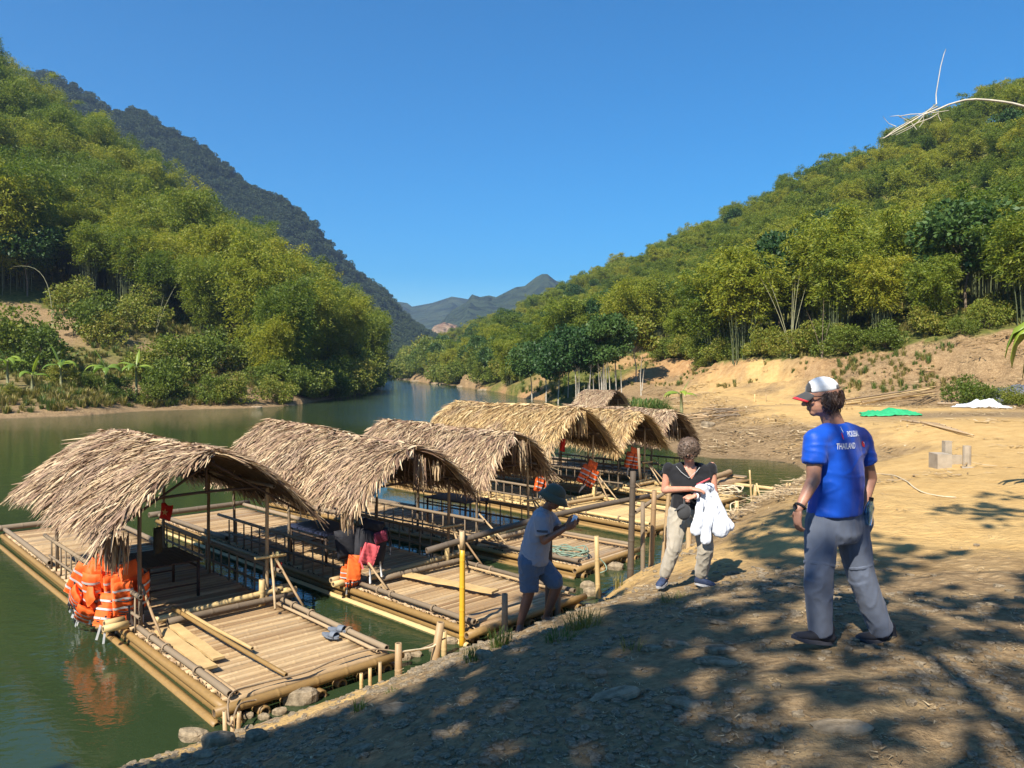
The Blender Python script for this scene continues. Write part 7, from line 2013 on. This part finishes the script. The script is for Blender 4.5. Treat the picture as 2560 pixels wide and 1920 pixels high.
# ---------- the woman in black
def woman():
    D = 8.1; c0 = at(1715, 1465, D); root = empty('person', (c0.x, D, c0.z), label='woman in black top and khaki trousers looking down, white jacket over her arm', cat='person'); o_ = Vector(root.location)
    Q = lambda px, py, d=D: at(px, py, d) - o_
    rt = Vector((1, 0, 0)); bk = Vector((0, 1, 0))
    B = Body()
    P, Mx = head(B, Q(1722, 1127, D - .08), (.10, -.78, -.85), (0, 0.2, 1), .98)
    B.limb(Q(1722, 1145, D - .02), Q(1724, 1172, D), .050, .058)
    B.rings([(Q(1724, 1165), rt, bk, .10, .06), (Q(1724, 1185), rt, bk, .16, .085), (Q(1724, 1240), rt, bk, .14, .09), (Q(1722, 1280), rt, bk, .15, .10)])
    sR, eR, wR = Q(1671, 1168), Q(1662, 1225, D + .02), Q(1728, 1222, D - .24)
    sL, eL, wL = Q(1779, 1166), Q(1785, 1232, D + .0), Q(1737, 1240, D - .25)
    B.chain([sR, eR, wR], [.047, .040, .025]); B.chain([sL, eL, wL], [.047, .040, .025])
    hand(B, wR, (.95, -.1, -.1), (0, .25, -1), .35, .95, thumb_side=1)
    hand(B, wL, (-.95, -.15, -.22), (0, .3, -1), 1.15, .95, thumb_side=-1)
    hR, kR, aR = Q(1697, 1280), Q(1684, 1370, D - .08), Q(1660, 1444, D - .05); hL, kL, aL = Q(1752, 1280), Q(1764, 1372, D - .1), Q(1752, 1440, D)
    B.chain([hR, kR, aR], [.08, .05, .036]); B.chain([hL, kL, aL], [.08, .05, .036])
    link_mesh('body', B.melt('body', .0065, 2), M['skin_pink'], root)
    S = Body()
    S.rings([(Q(1724, 1157), rt, bk, .10, .055), (Q(1724, 1163), rt, bk, .185, .075), (Q(1724, 1172), rt, bk, .262, .088), (Q(1724, 1184), rt, bk, .275, .098), (Q(1724, 1196, D - .01), rt, bk, .235, .118), (Q(1724, 1215, D - .015), rt, bk, .198, .132), (Q(1724, 1245, D - .01), rt, bk, .192, .135), (Q(1722, 1268, D), rt, bk, .198, .14)])
    for s_, e_ in ((sR, eR), (sL, eL)): S.ell(s_ + Vector((0, 0, -.006)), .053, .056, .053); S.limb(s_, s_ + (e_ - s_) * .27, .053, .057, bk, .98, False)
    sm = S.melt('top', .009, 6); folds(sm, .006, (8, 8, 10), 12)
    # V neck: drop the cloth below the neckline behind the skin
    for v in sm.vertices:
        rel = v.co - Q(1724, 1196, D); w_ = max(0, rel.z) * .55
        if rel.y < 0 and abs(rel.x) < w_ and rel.z > 0: v.co.y += .075
    top = link_mesh('top', sm, M['black_top'], root)
    T = Body()
    T.rings([(Q(1722, 1258), rt, bk, .165, .120), (Q(1722, 1280), rt, bk, .195, .140), (Q(1723, 1300), rt, bk, .195, .135), (Q(1724, 1312), rt, bk, .16, .11)])
    T.limb(hR, kR, .105, .082, bk, 1); T.limb(hL, kL, .105, .082, bk, 1); T.limb(kR, Q(1663, 1434, D - .05), .078, .056, bk, 1.05); T.limb(kL, Q(1753, 1434, D), .078, .056, bk, 1.05)
    tm = T.melt('trousers', .009, 3); folds(tm, .010, (12, 12, 7), 4); link_mesh('trousers', tm, M['khaki'], root)
    hair_cap(root, P, Mx, M['hair_grey'], [(0, -.02, .045, .086, .098, .072), (-.078, -.015, -.02, .024, .052, .085), (.078, -.015, -.02, .024, .052, .085), (0, -.08, -.03, .078, .05, .09)])
    hair_strands(root, P, 460, 8, .075, M['hair_grey'], lambda t, ph: (math.sin(t) < .5 and ph > -.7) or ph > .6, .045, .008, .98)
    glasses(root, P)
    for (h, t) in ((Q(1668, 1452, D + .02), Q(1644, 1474, D - .16)), (Q(1737, 1460, D + .03), Q(1792, 1472, D - .10))):
        shoe(root, h, t, 'shoe_navy', 'sole', .08, .045)
    mb = MB(); mb.tube([Q(1690, 1165, D - .06), Q(1703, 1180, D - .115), Q(1722, 1195, D - .14), Q(1742, 1178, D - .115), Q(1752, 1165, D - .06)], .003, 5); mb.build('necklace', M['reflect'], root, True)
    mb = MB(); d = (wL - eL).normalized(); a = d.orthogonal().normalized(); b = d.cross(a); wc = wL - d * .02
    mb.tube([wc + (a * math.cos(t) + b * math.sin(t)) * .028 for t in np.linspace(0, 2 * math.pi, 15)], .010, 6, False); mb.build('watch', M['white_print'], root, True)
    # jacket over the left forearm
    jk = empty('jacket', Q(1765, 1235, D - .15) + o_, label='crumpled white jacket draped over the woman\'s forearm', cat='jacket'); oj = Vector(jk.location)
    J = Body(); W_ = lambda px, py, d=D - .2: at(px, py, d) - oj
    J.limb(W_(1750, 1222, D - .2), W_(1776, 1218, D - .1), .045, .045); J.limb(W_(1757, 1225), W_(1785, 1290, D - .16), .055, .085, rt, .6); J.limb(W_(1785, 1290, D - .16), W_(1800, 1318, D - .16), .085, .11, rt, .6)
    J.limb(W_(1776, 1225, D - .1), W_(1800, 1300, D - .1), .05, .09, rt, .6); J.limb(W_(1752, 1238), W_(1745, 1310, D - .22), .035, .055, rt, .6); J.limb(W_(1745, 1300, D - .22), W_(1740, 1326, D - .22), .05, .055, rt, .5)
    J.limb(W_(1762, 1290, D - .2), W_(1765, 1348, D - .22), .045, .055, rt, .6); J.limb(W_(1800, 1300, D - .13), W_(1822, 1315, D - .13), .08, .06, rt, .7); J.limb(W_(1780, 1270, D - .18), W_(1765, 1312, D - .2), .06, .06, rt, .6)
    jm = J.melt('jacket_cloth', .008, 2); folds(jm, .009, (18, 18, 6), 5); link_mesh('jacket_cloth', jm, M['white_cloth'], jk)
    mb = MB(); mb.tube([Q(1742, 1212, D - .2) + o_, Q(1775, 1196, D - .22) + o_], .010, 6)
    mb.build('fan_stick', M['pink'], None, True, label='short pink stick held above the white jacket', cat='stick')
    # dark solid shaped as the shadow of her hand on the thigh
    cp_ = empty('hand_shadow_shape', Q(1710, 1280, D - .26) + o_, label='black cap hanging in front of the woman\'s thigh', cat='cap')
    C = Body(); C.ell((0, 0, 0), .075, .05, .085); C.limb((-.02, -.02, .06), (-.09, -.02, .02), .03, .02, (0, 1, 0), .4)
    link_mesh('crown', C.melt('crown', .007, 2), M['dark_cap'], cp_)  # main blob of the hand shadow built as a dark solid
    mb = MB(); mb.tube([(0.0, .0, .07), (.01, .0, .14)], .01, 6); mb.build('strap', M['dark_cap'], cp_, True)  # upper end of the same shadow shape, towards the hand
woman()

# ---------- the boatman in the green helmet
def boatman():
    D = 8.2; c0 = at(1335, 1560, D); root = empty('person', (c0.x, D, c0.z), label='barefoot boatman in a green sun helmet, grey polo and denim shorts', cat='person'); o_ = Vector(root.location)
    Q = lambda px, py, d=D: at(px, py, d) - o_
    fw = Vector((.93, -.30, -.15)).normalized(); sd = Vector((.33, .94, 0)).normalized()
    B = Body()
    P, Mx = head(B, Q(1384, 1246, D - .1), (.88, -.30, -.42), (0.2, 0, 1), .94)
    B.limb(Q(1374, 1262, D - .06), Q(1360, 1284, D), .052, .06)
    chest = Q(1352, 1310); waist = Q(1335, 1370); hip = Q(1330, 1400)
    tu = (chest - hip).normalized(); ff = sd.cross(tu) * -1
    if ff.x < 0: ff = -ff
    B.rings([(Q(1356, 1283), sd, ff, .10, .07), (chest, sd, ff, .16, .10), (waist, sd, ff, .15, .11), (hip, sd, ff, .15, .11)])
    sN, eN, wN = Q(1352, 1300, D - .18), Q(1360, 1352, D - .20), Q(1412, 1322, D - .30)     # arm nearer the camera
    sF, eF, wF = Q(1374, 1296, D + .15), Q(1396, 1330, D + .05), Q(1416, 1312, D - .14)
    B.chain([sN, eN, wN], [.050, .042, .026]); B.chain([sF, eF, wF], [.050, .042, .026])
    hand(B, wN, (.9, 0.1, .38), (.1, .9, .25), .5, 1.0, thumb_side=1); hand(B, wF, (.9, -.1, .35), (0, -.9, .2), .45, 1.0, thumb_side=-1)
    hB, kB, aB = Q(1322, 1405, D - .08), Q(1322, 1482, D - .10), Q(1300, 1560, D - .1); hF, kF, aF = Q(1345, 1405, D + .08), Q(1393, 1462, D - .02), Q(1366, 1540, D + .02)
    B.chain([hB, kB], [.09, .062]); B.chain([kB, kB + (aB - kB) * .35, aB], [.060, .056, .034]); B.chain([hF, kF], [.09, .062]); B.chain([kF, kF + (aF - kF) * .35, aF], [.060, .056, .034])
    def foot(a, d, s=1.0):
        d = Vector(d).normalized(); r = d.cross(Vector((0, 0, 1))).normalized(); g = a + Vector((0, 0, -.055))
        B.limb(a - d * .035 + Vector((0, 0, -.03)), g + d * .02, .034, .034); B.limb(a + Vector((0, 0, -.02)), g + d * .11 + Vector((0, 0, -.005)), .036, .027, r, .8); B.limb(g + d * .07, g + d * .14 - Vector((0, 0, .012)), .036, .034, r, .5)
        for i in range(5): B.limb(g + d * .14 + r * (.030 - .015 * i) - Vector((0, 0, .014)), g + d * (.185 - .008 * i) + r * (.033 - .016 * i) - Vector((0, 0, .02)), .0105 if i else .013, .009 if i else .012)
    foot(aB, (-.25, -1, -.1)); foot(aF, (.55, -.8, .12))
    link_mesh('body', B.melt('body', .0062, 2), M['skin_brown'], root)
    S = Body()
    S.rings([(Q(1357, 1277, D - .01), sd, ff, .085, .07), (Q(1356, 1287), sd, ff, .175, .10), (Q(1353, 1310), sd, ff, .205, .135), (Q(1346, 1340), sd, ff, .195, .145), (Q(1337, 1375), sd, ff, .195, .158), (Q(1333, 1402), sd, ff, .205, .165)])
    S.limb(sN, sN + (eN - sN) * .72, .078, .080, ff, .95, False); S.ell(sN, .08, .08, .08); S.limb(sF, sF + (eF - sF) * .7, .075, .075, ff, .95, False); S.ell(sF, .075, .075, .075)
    for s_ in (sN, sF): S.limb(Q(1358, 1292) + (s_ - Q(1358, 1292)) * .4, s_, .10, .078, ff, .9)
    sm = S.melt('polo_shirt', .009, 12); folds(sm, .009, (8, 8, 10), 21); sh = link_mesh('polo_shirt', sm, M['polo'], root)
    C = Body(); C.rings([(Q(1364, 1270, D - .04), sd, ff, .068, .062), (Q(1360, 1280, D - .02), sd, ff, .092, .085)]); link_mesh('collar', C.melt('collar', .007, 2), M['polo'], sh)
    for dz in (0, .035):
        c = sN + (eN - sN) * (.42 + dz * 1.5); mb = MB(); mb.tube([c + Vector((-.06, -.085, 0)), c + Vector((0, -.094, -.004)), c + Vector((.055, -.075, -.008))], .004, 5); mb.build('sleeve_stripe', M['black'], sh, True)
    T = Body()
    T.rings([(Q(1333, 1388), sd, ff, .165, .135), (Q(1331, 1405), sd, ff, .18, .15), (Q(1334, 1425), sd, ff, .165, .135)])
    T.limb(hB, Q(1322, 1478, D - .1), .115, .098, ff, 1.1, False); T.ell(hB, .115, .12, .12); T.limb(hF, Q(1390, 1458, D - .01), .115, .096, (0, 1, 0), 1.0, False); T.ell(hF, .115, .115, .115); T.ell(Q(1388, 1456, D - .01), .085, .09, .075)
    tm = T.melt('shorts', .009, 3); folds(tm, .009, (9, 9, 12), 31); link_mesh('shorts', tm, M['denim'], root)
    H = Body(); H.ell(P(0, -.01, .075), .100, .118, .085, Mx); hm = H.melt('hat_crown', .008, 2)
    hat = link_mesh('helmet', hm, M['green_hat'], root)
    v = []; f = []; n = 28
    for t in np.linspace(0, 2 * math.pi, n, endpoint=False):
        cx, sy = math.cos(t), math.sin(t); ext = 1.0 + (.13 if sy > 0 else .06) * abs(sy)
        for k, (rr2, dz) in enumerate(((.98, .055), (1.20, .040), (1.40, .014))): v.append(P(cx * .100 * rr2, -.01 + sy * .118 * rr2 * (ext if k else 1), dz - (.035 * k * .5)))
    for i in range(n):
        for k in range(2): a = i * 3 + k; b = ((i + 1) % n) * 3 + k; f.append((a, b, b + 1, a + 1))
    br = link_mesh('brim', make_mesh('brim', v, f, True), M['green_hat'], hat); s_ = br.modifiers.new('s', 'SOLIDIFY'); s_.thickness = .007
    mb = MB(); mb.tube([P(math.cos(t) * .101, -.01 + math.sin(t) * .119, .062) for t in np.linspace(0, 2 * math.pi, 21)], .006, 6, False); mb.build('hat_band', M['green_hat'], hat, True)
    hair_cap(root, P, Mx, M['hair_black'], [(0, -.05, .0, .078, .062, .06), (-.07, -.02, .0, .02, .045, .04), (.07, -.02, .0, .02, .045, .04)])
    glasses(root, P)
    mb = MB(); mb.box(Q(1436, 1298, D - .24) + o_, (.05, .006, .085), Matrix.Rotation(R(20), 3, 'Y') @ Matrix.Rotation(R(-30), 3, 'Z'))
    mb.build('paper', M['white_print'], None, label='folded slip of paper held up in the boatman\'s hands', cat='paper')
boatman()
